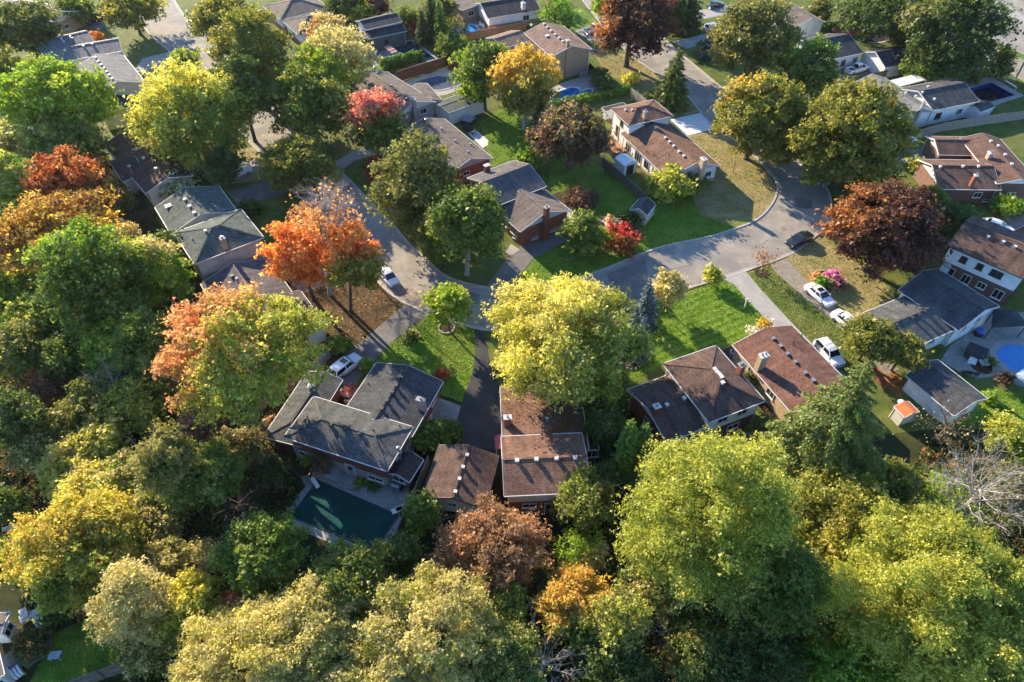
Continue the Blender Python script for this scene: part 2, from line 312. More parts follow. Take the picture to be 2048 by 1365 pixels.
surf('bark', [(0.3, (0.060, 0.048, 0.038)), (0.7, (0.140, 0.115, 0.092))], scale=3, detail=8, bump=0.9, bscale=9, bdist=0.03); surf('bark_pale', [(0.3, (0.24, 0.22, 0.19)), (0.7, (0.46, 0.43, 0.38))], scale=3, detail=8, bump=0.6, bscale=9, bdist=0.02); surf('bark_birch', [(0.35, (0.30, 0.28, 0.25)), (0.6, (0.60, 0.58, 0.54))], scale=4, detail=8, bump=0.4)
glossy('car_white', (0.78, 0.79, 0.80), 0.28, coat=1.0); glossy('car_black', (0.018, 0.020, 0.022), 0.25, coat=1.0); glossy('car_blue', (0.035, 0.055, 0.085), 0.25, coat=1.0); glossy('car_silver', (0.36, 0.38, 0.40), 0.3, coat=1.0, metallic=0.4)
plain('tyre', (0.018, 0.018, 0.018), 0.85); glossy('rim', (0.42, 0.43, 0.44), 0.3, metallic=0.8); glossy('lamp_clear', (0.55, 0.56, 0.58), 0.1); glossy('lamp_red', (0.40, 0.012, 0.012), 0.15); plain('plastic_black', (0.03, 0.03, 0.032), 0.55)
glossy('plastic_white', (0.74, 0.74, 0.73), 0.4); glossy('plastic_blue', (0.02, 0.09, 0.32), 0.4); glossy('plastic_red', (0.55, 0.03, 0.03), 0.4); glossy('plastic_teal', (0.06, 0.38, 0.42), 0.4); plain('metal_red', (0.42, 0.045, 0.04), 0.45)
plain('orange_shingle', (0.50, 0.15, 0.05), 0.8)
surf('cover_green', [(0.25, (0.004, 0.036, 0.034)), (0.5, (0.007, 0.058, 0.052)), (0.75, (0.012, 0.088, 0.072))], scale=0.4, detail=9, bump=0.25, bscale=5, bdist=0.03, rough=0.85, spec=0.08, big=(1.1, (0.055, 0.06, 0.035), 0.25)); surf('cover_blue', [(0.3, (0.02, 0.16, 0.42)), (0.7, (0.035, 0.24, 0.55))], scale=1.2, bump=0.5, bscale=3, bdist=0.05, rough=0.35); surf('cover_slate', [(0.3, (0.035, 0.060, 0.100)), (0.7, (0.050, 0.08, 0.13))], scale=1.2, bump=0.2, rough=0.85, spec=0.1); surf('cover_black', [(0.3, (0.010, 0.011, 0.013)), (0.7, (0.025, 0.026, 0.03))], scale=1.2, bump=0.4, rough=0.85, spec=0.08)
def water(name, c, rough=0.06):
    m = surf(name, [(0.3, sc(c, 0.8)), (0.7, sc(c, 1.15))], scale=0.5, rough=rough, bump=0.12, bscale=4, bdist=0.03, spec=0.25, coord='World'); return m
water('water_blue', (0.02, 0.17, 0.36)); water('water_dark', (0.006, 0.014, 0.022)); water('water_teal', (0.010, 0.045, 0.060))
plain('pool_wall', (0.014, 0.03, 0.15), 0.4); plain('flower_pink', (0.55, 0.12, 0.30), 0.7); plain('tarp_red', (0.45, 0.06, 0.05), 0.6)
plain('soundwall', (0.26, 0.27, 0.275), 0.85, 0.12); plain('fabric_dark', (0.03, 0.034, 0.04), 0.8); plain('fabric_pale', (0.35, 0.42, 0.46), 0.8); plain('stripe_cloth', (0.38, 0.24, 0.22), 0.8)
# ================================================================== the setting: ground, roads, kerbs, drives, lawns
def smooth(pts, k=6, closed=False):
    out = []; n = len(pts)
    rng = range(n if closed else n - 1)
    for i in rng:
        p0, p1, p2, p3 = (pts[(i - 1) % n] if closed or i > 0 else pts[i]), pts[i], pts[(i + 1) % n], (pts[(i + 2) % n] if closed or i + 2 < n else pts[(i + 1) % n])
        for j in range(k):
            t = j / k; t2 = t * t; t3 = t2 * t
            out.append(tuple(0.5 * (2 * b + (c - a) * t + (2 * a - 5 * b + 4 * c - d) * t2 + (3 * b - a - 3 * c + d) * t3) for a, b, c, d in zip(p0, p1, p2, p3)))
    if not closed: out.append(tuple(pts[-1]))
    return out
def px(pts, z=0.0): return [P(x, y, z) for x, y in pts]
def sheet(name, pts, z, mat, sm=0, kind='structure'):
    w = [(p.x, p.y) for p in px(pts)]
    if sm: w = smooth(w, sm, True)
    o = MB().sheet(w, z).build(name, mat); return tag(o, kind=kind)
g = MB(); S = 1500
g.face([(-S, -S + 300, 0), (S, -S + 300, 0), (S, S + 300, 0), (-S, S + 300, 0)])
tag(g.build('ground', 'ground'), kind='structure')

# street: two kerb lines given at ground level
K_IN = [(1143, -30), (1202, 47), (1258, 108), (1331, 158), (1372, 188), (1403, 226), (1432, 258), (1470, 282), (1513, 316), (1537, 341), (1554, 364), (1555, 388), (1540, 417), (1513, 442), (1472, 459), (1414, 477), (1314, 499), (1203, 543), (1120, 568), (1060, 580), (999, 580), (964, 575), (923, 567), (882, 549), (847, 517), (817, 490), (782, 449), (738, 405), (700, 364), (660, 328), (590, 268), (520, 190), (440, 97), (372, 38), (330, -30)]
K_OUT = [(1215, -30), (1270, 25), (1334, 85), (1381, 126), (1452, 185), (1510, 235), (1560, 285), (1607, 338), (1640, 365), (1657, 390), (1659, 423), (1646, 452), (1631, 470), (1584, 505), (1493, 540), (1443, 556), (1379, 575), (1300, 602), (1210, 632), (1110, 654), (1030, 662), (967, 658), (920, 646), (857, 627), (826, 611), (801, 600), (770, 576), (720, 520), (670, 455), (622, 398), (570, 345), (505, 290), (465, 240), (395, 155), (340, 103), (289, 53), (255, -30)]
def wpts(pts, k=6): return smooth([(p.x, p.y) for p in px(pts)], k)
kin, kout = wpts(K_IN), wpts(K_OUT)
o = MB().sheet(kin + kout[::-1], 0.020).build('road', 'asphalt_road'); tag(o, kind='structure')
def kerb(line, side, gaps=(), name='kerb', w=0.32, h=0.13, mat='kerb'):
    """a raised kerb along a line, lowered to a lip where drives cross (gaps: (point, half width))"""
    L = [Vector((x, y, 0)) for x, y in line]
    # resample every 0.8 m
    out = [L[0]]; acc = 0
    for a, b in zip(L, L[1:]):
        d = (b - a).length; n = max(1, int(d / 0.8))
        for i in range(1, n + 1): out.append(a.lerp(b, i / n))
    L = out; vs = []; fs = []
    for i, p in enumerate(L):
        t = (L[min(i + 1, len(L) - 1)] - L[max(i - 1, 0)]).normalized(); nrm = Vector((-t.y, t.x, 0)) * side
        hh = h
        for gp, hw in gaps:
            d = (p - gp).length
            if d < hw + 0.8: hh = min(hh, 0.045 + (h - 0.045) * max(0, d - hw) / 0.8)
        vs += [p + Vector((0, 0, 0.0)), p + Vector((0, 0, hh)), p + nrm * w + Vector((0, 0, hh)), p + nrm * w]
    for i in range(len(L) - 1):
        a = i * 4; b = a + 4
        for k in range(3): fs.append((a + k, b + k, b + k + 1, a + k + 1))
    fs += [(0, 1, 2, 3), tuple(len(vs) - 4 + k for k in (3, 2, 1, 0))]
    return tag(MB().raw(vs, fs).build(name, mat), kind='structure')
def gp(x, y, hw): return (P(x, y), hw)
kerb(kin, -1, [gp(1418, 242, 3.4), gp(985, 578, 2.3), gp(1180, 20, 3), gp(690, 352, 2.4)])
kerb(kout, 1, [gp(836, 616, 2.9), gp(959, 657, 1.7), gp(1467, 549, 2.2), gp(1566, 515, 2.2), gp(1362, 108, 2.6), gp(600, 372, 2.6), gp(525, 305, 2.4), gp(318, 84, 2.6), gp(1655, 440, 2.0)])
# gutter pan along both kerbs
def strip(line, side, o0, o1, z, name, mat):
    L = [Vector((x, y, 0)) for x, y in line]; vs = []; fs = []
    for i, p in enumerate(L):
        t = (L[min(i + 1, len(L) - 1)] - L[max(i - 1, 0)]).normalized(); n = Vector((-t.y, t.x, 0)) * side
        vs += [p + n * o0 + Vector((0, 0, z)), p + n * o1 + Vector((0, 0, z))]
    fs = [(2 * i, 2 * i + 2, 2 * i + 3, 2 * i + 1) for i in range(len(L) - 1)]
    return tag(MB().raw(vs, fs).build(name, mat), kind='structure')
strip(kin, 1, 0.01, 0.36, 0.026, 'gutter_pan', 'concrete'); strip(kout, -1, 0.01, 0.36, 0.026, 'gutter_pan', 'concrete')
# road seams and patches, manhole
for a, b in (((1288, 519), (1304, 598)), ((905, 556), (868, 630)), ((765, 440), (690, 480))):
    p, q = P(*a), P(*b); m = MB(); n = 7
    pts = [p.lerp(q, i / n) + Vector((random.Random(i).uniform(-.12, .12), random.Random(i + 9).uniform(-.12, .12), 0.027)) for i in range(n + 1)]
    for s, e in zip(pts, pts[1:]): m.beam(s, e, 0.05, 0.003)
    tag(m.build('road_seam', 'asphalt_new'), kind='structure')
rng = random.Random(8)
for (x, y, dx, dy, n) in ((1330, 545, 60, -18, 7), (1500, 500, 40, -20, 6), (1585, 430, 20, -40, 6), (880, 590, 60, 12, 7), (800, 535, 25, 30, 6), (740, 470, 30, 35, 6), (1340, 120, 40, 25, 6), (1420, 165, 30, 22, 5), (560, 300, 40, 30, 6), (1080, 615, 70, 2, 7), (1610, 380, 18, 24, 5)):
    pts = [P(x + dx * i / n + rng.uniform(-3, 3), y + dy * i / n + rng.uniform(-2, 2)) + Vector((0, 0, 0.0235)) for i in range(n + 1)]; m = MB()
    for p, q in zip(pts, pts[1:]): m.beam(p, q, rng.uniform(0.03, 0.07), 0.003)
    tag(m.build('road_crack', 'asphalt_new'), kind='structure')
sheet('road_patch', [(905, 575), (960, 590), (950, 612), (895, 596)], 0.0225, 'asphalt_old'); sheet('road_patch', [(1590, 395), (1625, 400), (1622, 420), (1588, 414)], 0.0225, 'asphalt_old')
sheet('road_patch', [(1290, 519), (1214, 549), (1238, 618), (1302, 599)], 0.024, 'asphalt_old')
for c, r in ((P(1567, 457), 0.5),):
    h = empty('manhole_cover', (c.x, c.y, 0.02), 'round iron manhole cover in the street by the kerb bend', 'manhole')
    MB().lathe((c.x, c.y, 0.02), [(r, 0), (r, 0.010), (r * 0.86, 0.011)], 20).build('frame', 'metal_grey', h)
    MB().lathe((c.x, c.y, 0.022), [(r * 0.82, 0), (r * 0.82, 0.014), (r * 0.7, 0.016)], 20).build('lid', 'gravel', h)
# arterial road at the top right
sheet('arterial_road', [(1978, 75), (2048, 111), (2200, 190), (2350, 150), (2048, -60), (1900, -60)], 0.02, 'asphalt_road')
sheet('sidewalk', [(1962, -20), (1985, 8), (2060, 62), (2078, 56), (2003, 0), (1985, -20)], 0.03, 'concrete')
a, b = P(1992, 27), P(2060, 78); tag(MB().beam(Vector((a.x, a.y, .031)), Vector((b.x, b.y, .031)), 0.14, 0.006).build('road_seam', 'asphalt_new'), kind='structure')
sheet('verge', [(1955, 52), (1978, 77), (2048, 113), (2120, 150), (2120, 166), (2048, 125), (1972, 88)], 0.012, 'grass_lush')

# lawns: one sheet of ordinary yard grass under the whole neighbourhood, better and worse patches on top
sheet('lawn', [(-300, -60), (2400, -60), (2300, 400), (2150, 760), (1990, 860), (1860, 860), (1560, 890), (1290, 890), (1180, 800), (1010, 780), (700, 770), (560, 720), (400, 560), (300, 420), (200, 300), (-60, 120)], 0.004, 'grass')
sheet('lawn', [(1290, 385), (1335, 358), (1400, 395), (1440, 430), (1400, 470), (1330, 440)], 0.006, 'grass_lush')
sheet('lawn', [(1434, 262), (1472, 288), (1511, 319), (1534, 344), (1550, 366), (1551, 388), (1536, 415), (1510, 439), (1471, 455), (1400, 430), (1380, 380), (1440, 340), (1338, 245), (1375, 272)], 0.010, 'grass_dry')
sheet('lawn', [(1513, 441), (1472, 457), (1414, 475), (1314, 497), (1203, 541), (1120, 566), (1040, 577), (1036, 560), (1070, 517), (1138, 485), (1140, 420), (1095, 375), (1110, 300), (1205, 335), (1285, 390), (1330, 360), (1400, 430)], 0.009, 'grass_lush')
sheet('lawn', [(960, 245), (1010, 215), (1065, 250), (1080, 300), (1060, 330), (1030, 315), (985, 335)], 0.010, 'grass_lush')
sheet('lawn', [(1379, 577), (1443, 558), (1468, 571), (1497, 604), (1540, 651), (1470, 690), (1430, 692), (1330, 725), (1255, 775), (1215, 740), (1240, 660), (1290, 605)], 0.010, 'grass_mown')
sheet('lawn', [(1493, 543), (1539, 530), (1556, 550), (1608, 595), (1644, 622), (1690, 665), (1740, 720), (1740, 770), (1690, 745), (1620, 685), (1578, 641), (1521, 579)], 0.010, 'grass')
sheet('lawn', [(1574, 516), (1584, 508), (1631, 473), (1660, 450), (1720, 520), (1790, 590), (1780, 620), (1725, 640), (1690, 625), (1658, 602), (1608, 558)], 0.010, 'grass_dry')
sheet('lawn', [(862, 630), (920, 648), (948, 656), (952, 690), (946, 742), (924, 805), (880, 790), (888, 765), (815, 728), (755, 726), (780, 690)], 0.010, 'grass_lush')
sheet('lawn', [(770, 578), (801, 601), (812, 610), (722, 684), (690, 700), (640, 660), (600, 590), (560, 560), (580, 510), (700, 510)], 0.009, 'litter')
sheet('lawn', [(880, 552), (923, 570), (970, 577), (1014, 515), (1000, 480), (930, 470), (850, 520)], 0.009, 'grass')
sheet('lawn', [(1182, 100), (1258, 110), (1331, 160), (1372, 190), (1400, 224), (1350, 236), (1300, 195), (1262, 172), (1215, 150)], 0.010, 'grass_dry')
sheet('lawn', [(1340, 84), (1400, 72), (1470, 95), (1500, 160), (1452, 183), (1381, 124)], 0.010, 'grass')
sheet('lawn', [(1080, 30), (1160, 15), (1200, 50), (1180, 62), (1140, 58)], 0.010, 'grass_lush')
sheet('lawn', [(200, 60), (286, 55), (338, 104), (292, 118), (256, 105), (230, 72)], 0.010, 'grass')
sheet('lawn', [(285, 130), (345, 120), (395, 158), (465, 242), (420, 300), (330, 260), (290, 180)], 0.009, 'grass_dry')
sheet('lawn', [(480, 300), (507, 294), (568, 346), (520, 362), (430, 372), (400, 350)], 0.010, 'grass_dry')
sheet('lawn', [(1890, 250), (2060, 232), (2060, 300), (2000, 270), (1950, 265)], 0.010, 'grass')
sheet('lawn', [(1955, 772), (2060, 790), (2060, 850), (1980, 840), (1930, 850), (1910, 838), (1976, 796)], 0.010, 'grass_lush')
sheet('lawn', [(1240, 1400), (1000, 1380)] and [(60, 1365), (110, 1265), (180, 1235), (240, 1260), (235, 1325), (130, 1370)], 0.010, 'grass_lush')
sheet('lawn', [(1830, 940), (1930, 930), (1960, 1000), (1880, 1040), (1830, 1020)], 0.010, 'grass_lush')
sheet('lawn', [(1600, 100), (1740, 30), (1760, 60), (1640, 70)], 0.009, 'litter')
sheet('lawn', [(690, 370), (737, 408), (815, 492), (850, 520), (920, 470), (800, 350), (720, 320)], 0.009, 'grass')
sheet('leaf_bed', [(525, 790), (620, 740), (660, 702), (700, 700), (660, 752), (600, 760), (548, 835), (572, 890), (640, 930), (600, 950), (540, 900), (500, 850)], 0.014, 'litter')
sheet('leaf_bed', [(1205, 720), (1245, 700), (1262, 740), (1240, 780), (1215, 790)], 0.014, 'litter_orange')
sheet('leaf_bed', [(1738, 700), (1760, 700), (1812, 770), (1800, 800), (1770, 770)], 0.014, 'litter_orange')
sheet('garden_bed', [(1445, 700), (1470, 690), (1500, 720), (1620, 880), (1560, 900), (1530, 830)], 0.014, 'mulch')
# drives, paths and patios
def drive(pts, mat, name='driveway', z=0.030): return sheet(name, pts, z, mat)
drive([(1046, 487), (1134, 461), (1140, 480), (1066, 517), (1033, 561), (1000, 580), (972, 574), (1016, 515)], 'asphalt_old')
drive([(1011, 505), (1022, 488), (1040, 500), (1022, 512)], 'concrete', 'path', 0.036)
drive([(813, 606), (858, 628), (812, 660), (752, 716), (704, 778), (640, 748), (694, 706), (722, 684)], 'asphalt_old')
drive([(951, 657), (968, 658), (978, 716), (1001, 779), (1006, 862), (1000, 905), (930, 890), (890, 880), (912, 851), (925, 805), (948, 739)], 'asphalt_new')
drive([(1444, 557), (1490, 542), (1521, 579), (1578, 641), (1622, 686), (1720, 780), (1700, 800), (1590, 690), (1543, 652), (1497, 603), (1468, 570)], 'concrete')
drive([(1540, 531), (1573, 517), (1608, 558), (1658, 602), (1730, 672), (1800, 740), (1770, 750), (1667, 644), (1608, 595), (1556, 550)], 'gravel')
drive([(1340, 240), (1402, 226), (1433, 258), (1375, 272)], 'concrete_white')
drive([(1344, 84), (1404, 70), (1480, 60), (1500, 72), (1420, 84), (1374, 98)], 'concrete')
drive([(1150, 62), (1175, 54), (1212, 58), (1230, 78), (1178, 82)], 'concrete')
drive([(285, 118), (340, 104), (352, 125), (293, 142), (262, 150)], 'concrete')
drive([(400, 348), (481, 326), (510, 318), (526, 340), (478, 360), (420, 364)], 'concrete')
drive([(455, 386), (522, 364), (572, 346), (600, 375), (568, 388), (480, 412)], 'asphalt_old')
drive([(660, 330), (708, 302), (740, 296), (745, 312), (708, 322), (680, 345)], 'concrete')
drive([(560, 545), (600, 530), (700, 520), (725, 548), (640, 575), (600, 590)], 'gravel')
drive([(1780, 300), (1860, 300), (1850, 322), (1790, 330)], 'asphalt_old')
drive([(1960, 440), (2060, 430), (2060, 480), (1975, 488)], 'asphalt_old')
drive([(1655, 425), (1664, 430), (1740, 425), (1850, 430), (1850, 445), (1740, 445), (1658, 446)], 'concrete', 'path')
drive([(1640, 150), (1755, 125), (1760, 145), (1660, 168)], 'asphalt_old')
drive([(130, 30), (220, 28), (260, 40), (200, 60), (150, 55)], 'asphalt_old')
drive([(1375, 25), (1480, 8), (1500, 22), (1400, 40)], 'concrete')
def slabs(corners, nu, nv, name, mat, z=0.05, gap=0.018, skip=(), h=0.08):
    """a patio of concrete slabs with open joints, each slab a piece of its own"""
    A, B, C, D = px(corners)
    base = tag(MB().sheet([(p.x, p.y) for p in (A, B, C, D)], z - 0.025).build(name, 'mulch'), kind='structure')
    rng = random.Random(int(corners[0][0]))
    for i in range(nu):
        for j in range(nv):
            if (i, j) in skip: continue
            def q(s, t): return (A.lerp(B, s)).lerp(D.lerp(C, s), t)
            s0, s1, t0, t1 = i / nu, (i + 1) / nu, j / nv, (j + 1) / nv
            p = [q(s0, t0), q(s1, t0), q(s1, t1), q(s0, t1)]; c = sum(p, Vector()) / 4
            p = [v + (c - v).normalized() * gap for v in p]; dz = rng.uniform(-0.006, 0.006)
            MB().prism(p, z - 0.02, z + dz).build('slab', mat, base)
    return base
# ================================================================== vegetation
RS = np.random.RandomState
def leaf_object(name, cent, nrm, size, colr, parent, mat='leaf', asp=0.62, along=None, rs=None):
    """one crown mesh: a small triangle per leaf clump, turned by its normal"""
    n = len(cent); rs = rs or RS(1)
    nrm = nrm / np.maximum(np.linalg.norm(nrm, axis=1, keepdims=True), 1e-6)
    if along is None: along = rs.normal(size=(n, 3))
    a = along - nrm * np.sum(along * nrm, axis=1, keepdims=True)
    a /= np.maximum(np.linalg.norm(a, axis=1, keepdims=True), 1e-6); b = np.cross(nrm, a)
    s = size[:, None]
    co = np.empty((n, 3, 3), dtype=np.float32)
    co[:, 0] = cent + a * s * 0.62; co[:, 1] = cent - a * s * 0.38 + b * s * asp; co[:, 2] = cent - a * s * 0.38 - b * s * asp
    q = parent; base = np.zeros(3)
    while q is not None: base += np.array(q.location); q = q.parent
    co -= base.astype(np.float32)
    me = bpy.data.meshes.new(name)
    me.vertices.add(3 * n); me.vertices.foreach_set('co', co.reshape(-1))
    me.loops.add(3 * n); me.loops.foreach_set('vertex_index', np.arange(3 * n, dtype=np.int32))
    me.polygons.add(n); me.polygons.foreach_set('loop_start', np.arange(0, 3 * n, 3, dtype=np.int32))
    at = me.attributes.new('leafcol', 'FLOAT_COLOR', 'FACE')
    c4 = np.ones((n, 4), dtype=np.float32); c4[:, :3] = np.clip(colr, 0, 1); at.data.foreach_set('color', c4.reshape(-1))
    me.update(calc_edges=True); me.materials.append(M(mat))
    o = bpy.data.objects.new(name, me); COL.objects.link(o)
    if parent is not None: o.parent = parent
    return o
def wig(v, rs, k=4):
    """cheap smooth noise on unit vectors / positions (k random plane waves)"""
    out = np.zeros(len(v))
    for i in range(k):
        w = rs.normal(size=3) * (1.5 + i * 1.2); out += np.sin(v @ w + rs.uniform(0, 6.28)) / (1 + i * 0.6)
    return out / 2.2
PAL = {  # leaf colours, deep to bright: base colours of the leaves themselves
 'yellow': [(0.24, 0.24, 0.026), (0.38, 0.35, 0.045), (0.5, 0.45, 0.075), (0.56, 0.5, 0.12)],
 'yellow_green': [(0.095, 0.13, 0.018), (0.18, 0.21, 0.026), (0.285, 0.295, 0.04), (0.38, 0.36, 0.06)],
 'lime':     [(0.060, 0.125, 0.012), (0.120, 0.205, 0.016), (0.200, 0.270, 0.022), (0.280, 0.305, 0.035)],
 'pale': [(0.165, 0.15, 0.045), (0.29, 0.255, 0.082), (0.41, 0.35, 0.125), (0.5, 0.425, 0.165)],
 'green': [(0.042, 0.072, 0.011), (0.072, 0.112, 0.015), (0.112, 0.15, 0.021), (0.165, 0.19, 0.032)],
 'dark': [(0.028, 0.046, 0.011), (0.048, 0.074, 0.015), (0.072, 0.102, 0.02), (0.1, 0.13, 0.028)],
 'olive': [(0.052, 0.064, 0.016), (0.096, 0.106, 0.024), (0.15, 0.15, 0.034), (0.215, 0.19, 0.05)],
 'maple': [(0.058, 0.076, 0.012), (0.108, 0.126, 0.018), (0.185, 0.178, 0.026), (0.275, 0.218, 0.04)],
 'gold': [(0.19, 0.14, 0.022), (0.33, 0.22, 0.032), (0.45, 0.3, 0.045), (0.54, 0.38, 0.07)],
 'orange': [(0.3, 0.1, 0.024), (0.46, 0.155, 0.034), (0.58, 0.22, 0.05), (0.6, 0.3, 0.07)],
 'red_orange': [(0.18, 0.040, 0.016), (0.34, 0.066, 0.022), (0.48, 0.105, 0.030), (0.50, 0.17, 0.04)],
 'salmon': [(0.19, 0.125, 0.03), (0.35, 0.19, 0.056), (0.49, 0.235, 0.085), (0.55, 0.28, 0.11)],
 'pink_red': [(0.22, 0.065, 0.045), (0.4, 0.12, 0.08), (0.54, 0.19, 0.12), (0.55, 0.28, 0.15)],
 'scarlet': [(0.12, 0.01, 0.012), (0.26, 0.018, 0.02), (0.38, 0.035, 0.03), (0.42, 0.08, 0.05)],
 'copper': [(0.022, 0.011, 0.01), (0.042, 0.019, 0.014), (0.08, 0.034, 0.02), (0.15, 0.062, 0.028)],
 'plum':     [(0.028, 0.016, 0.014), (0.058, 0.033, 0.026), (0.115, 0.063, 0.034), (0.180, 0.100, 0.050)],
 'bronze': [(0.105, 0.074, 0.034), (0.180, 0.118, 0.056), (0.270, 0.158, 0.080), (0.345, 0.195, 0.105)],
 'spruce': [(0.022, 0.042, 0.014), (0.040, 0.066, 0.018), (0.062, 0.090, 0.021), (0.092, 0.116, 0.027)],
 'spruce_bright': [(0.040, 0.062, 0.012), (0.072, 0.102, 0.017), (0.112, 0.145, 0.023), (0.160, 0.180, 0.034)],  # brighter, yellower needle tones than spruce
 'blue':     [(0.030, 0.055, 0.060), (0.058, 0.092, 0.100), (0.090, 0.130, 0.140), (0.130, 0.165, 0.170)],
 'cedar': [(0.045, 0.09, 0.012), (0.085, 0.15, 0.018), (0.13, 0.2, 0.024), (0.18, 0.235, 0.034)],
 'hedge':    [(0.035, 0.085, 0.010), (0.065, 0.140, 0.013), (0.100, 0.190, 0.016), (0.140, 0.210, 0.024)],
 'white':    [(0.22, 0.22, 0.16), (0.38, 0.37, 0.28), (0.50, 0.48, 0.38), (0.55, 0.52, 0.42)],
 'magenta': [(0.2, 0.06, 0.12), (0.33, 0.1, 0.2), (0.42, 0.16, 0.28), (0.46, 0.24, 0.34)],
 'rust': [(0.085, 0.038, 0.015), (0.165, 0.07, 0.022), (0.27, 0.11, 0.03), (0.36, 0.16, 0.045)],
 'greytwig': [(0.10, 0.085, 0.075), (0.16, 0.14, 0.12), (0.22, 0.19, 0.16), (0.28, 0.24, 0.20)],
}
PALN = {k: np.array(v) for k, v in PAL.items()}
def pick(pal, t):
    p = PALN[pal]; t = np.clip(t, 0, 0.999) * (len(p) - 1); i = t.astype(int); f = (t - i)[:, None]
    return p[i] * (1 - f) + p[i + 1] * f
TREE_LEAVES = 0
GAIN = 1.5
DENS = 1.0
def size_up(cx, cy, rx, ry, clear):
    zc = clear + 4.0
    for _ in range(12):
        c = P(cx, cy, zc); d = depth(c); rh = rx * d / FPX
        e = math.atan2(CAM_H - zc, c.y); rym = ry * d / FPX
        rv = math.sqrt(max(rym ** 2 - (rh * math.sin(e)) ** 2, (0.5 * rh) ** 2)) / 1.0
        rv = rv / math.cos(e) if rym > rh * math.sin(e) * 1.15 else max(0.62 * rh, rv)
        rv = min(rv, 1.55 * rh); zc = clear + rv
    return P(cx, cy, zc), rh, rv, depth(P(cx, cy, zc))
def limbs(mb, base, top, tips, r0, rs):
    """trunk plus limbs bent towards some of the clumps"""
    lean = Vector((rs.uniform(-.3, .3), rs.uniform(-.3, .3), 0))
    mid = base.lerp(top, 0.5) + lean
    mb.tube([base - Vector((0, 0, 0.15)), base + Vector((0, 0, 0.3)), mid, top], [r0 * 1.35, r0, r0 * 0.72, r0 * 0.3], 8)
    for t in tips:
        t = Vector(t); k = rs.uniform(0.25, 0.75); s = base.lerp(mid, k * 2) if k < 0.5 else mid.lerp(top, k * 2 - 1)
        m1 = s.lerp(t, 0.45) + Vector((0, 0, -0.06 * (t - s).length))
        r = r0 * 0.42 * (1.1 - k * 0.5)
        mb.tube([s, m1, t], [r, r * 0.6, r * 0.15], 5, False)
SEED = [100]
def deciduous(cx, cy, rx, ry, pal, label, name='maple_tree', cat='tree', clear=2.0, dens=1.0, leaf=1.0, clump=0.2, droop=0.0, grad=None, group=None, bark='bark', lobes=None, gaps=0.0, spike=0.0, mixpal=None, mixf=0.0, trunk=1.0, flat=1.0, bias=0.0, thin=None, base=None):
    """grad = (palette, (dx,dy,dz), threshold): leaves past a plane through the crown take another palette (turning leaves, and sunlit or shaded sides put into the colour)"""
    global TREE_LEAVES
    SEED[0] += 1; rs = RS(SEED[0])
    c, rh, rv, dp = size_up(cx, cy, rx, ry, clear); rv *= flat; foot = Vector((c.x, c.y, 0))
    if base is not None:        # the trunk's foot shows in the photograph: the crown stands above it
        foot = P(*base); lo, hi = 1.0, 30.0
        for _ in range(40):
            mz = (lo + hi) / 2
            if P(cx, cy, mz).y > foot.y: lo = mz
            else: hi = mz
        c = P(cx, cy, lo); dp = depth(c); rh = rx * dp / FPX; rv = min(max(0.65 * rh, min(rv, c.z - 0.8)), c.z - 0.3)
    ls = max(0.12, 2.3 * dp / (FPX / 2)) * leaf            # leaf clump size: about 2.5 px of the render
    area = math.pi * (rx / 2) * (ry / 2)
    n_leaf = int(max(350, area * 3.0 * dens * DENS / (leaf ** 2)))
    nc = int(np.clip(3.0 / clump ** 2, 18, 220))
    i = np.arange(nc) + 0.5; ph = np.arccos(1 - 1.80 * i / nc); th = math.pi * (1 + 5 ** 0.5) * i + rs.uniform(0, 6)
    d = np.stack([np.cos(th) * np.sin(ph), np.sin(th) * np.sin(ph), np.cos(ph)], 1) + rs.normal(size=(nc, 3)) * 0.12
    d /= np.linalg.norm(d, axis=1, keepdims=True)
    rad = (0.87 + 0.11 * wig(d * 1.7, rs) + 0.08 * wig(d * 3.6, rs)) * rs.uniform(0.82, 1.07, nc)
    if lobes is not None:
        for (lx, ly, lz, amt) in lobes:
            v = np.array([lx, ly, lz]); v = v / np.linalg.norm(v); rad *= 1 + amt * np.clip(d @ v, 0, 1) ** 3
    inner = rs.rand(nc) < 0.28; rad[inner] *= rs.uniform(0.45, 0.75, inner.sum())
    if gaps: keep = rs.rand(nc) > gaps; d, rad = d[keep], rad[keep]; nc = len(d)
    Rv = np.array([rh, rh, rv]); ctr = np.array(c)
    cc = d * rad[:, None] * Rv * (1 - clump * 0.45)
    cc[:, 2] = np.maximum(cc[:, 2], 0.25 - ctr[2])
    cr = clump * (rh * 0.65 + rv * 0.35) * rs.uniform(0.45, 1.5, nc)
    GRP = 4; ng = n_leaf // GRP; n_leaf = ng * GRP          # leaves sit in sprays of four
    w = cr ** 2; k = rs.choice(nc, ng, p=w / w.sum())
    q = rs.normal(size=(ng, 3)); q *= (rs.uniform(0.12, 1.0, ng) ** 0.5 / np.linalg.norm(q, axis=1))[:, None]
    fuzz = rs.rand(ng) < 0.30; q[fuzz] *= 1.5
    hd = d[k] * np.array([1, 1, 0]); hd /= np.maximum(np.linalg.norm(hd, axis=1, keepdims=True), 1e-3)
    al_ = np.sum(q * hd, axis=1, keepdims=True); q = q + hd * al_ * 0.45; q[:, 2] = q[:, 2] * 0.62 - 0.16 * np.maximum(al_[:, 0], 0) + 0.14
    q += d[k] * 0.20; rr = np.linalg.norm(q, axis=1)
    off = q * cr[k][:, None]
    if spike: off += d[k] * (cr[k] * spike * rs.exponential(0.5, ng))[:, None]
    if droop: off[:, 2] -= droop * cr[k] * rs.exponential(0.8, ng)
    pos = cc[k] + off
    nrm = q * 0.25 + d[k] * 0.18 + np.array([0, 0, 0.32]) + rs.normal(size=(ng, 3)) * 0.55
    st_ = rs.normal(size=ng) * 0.13
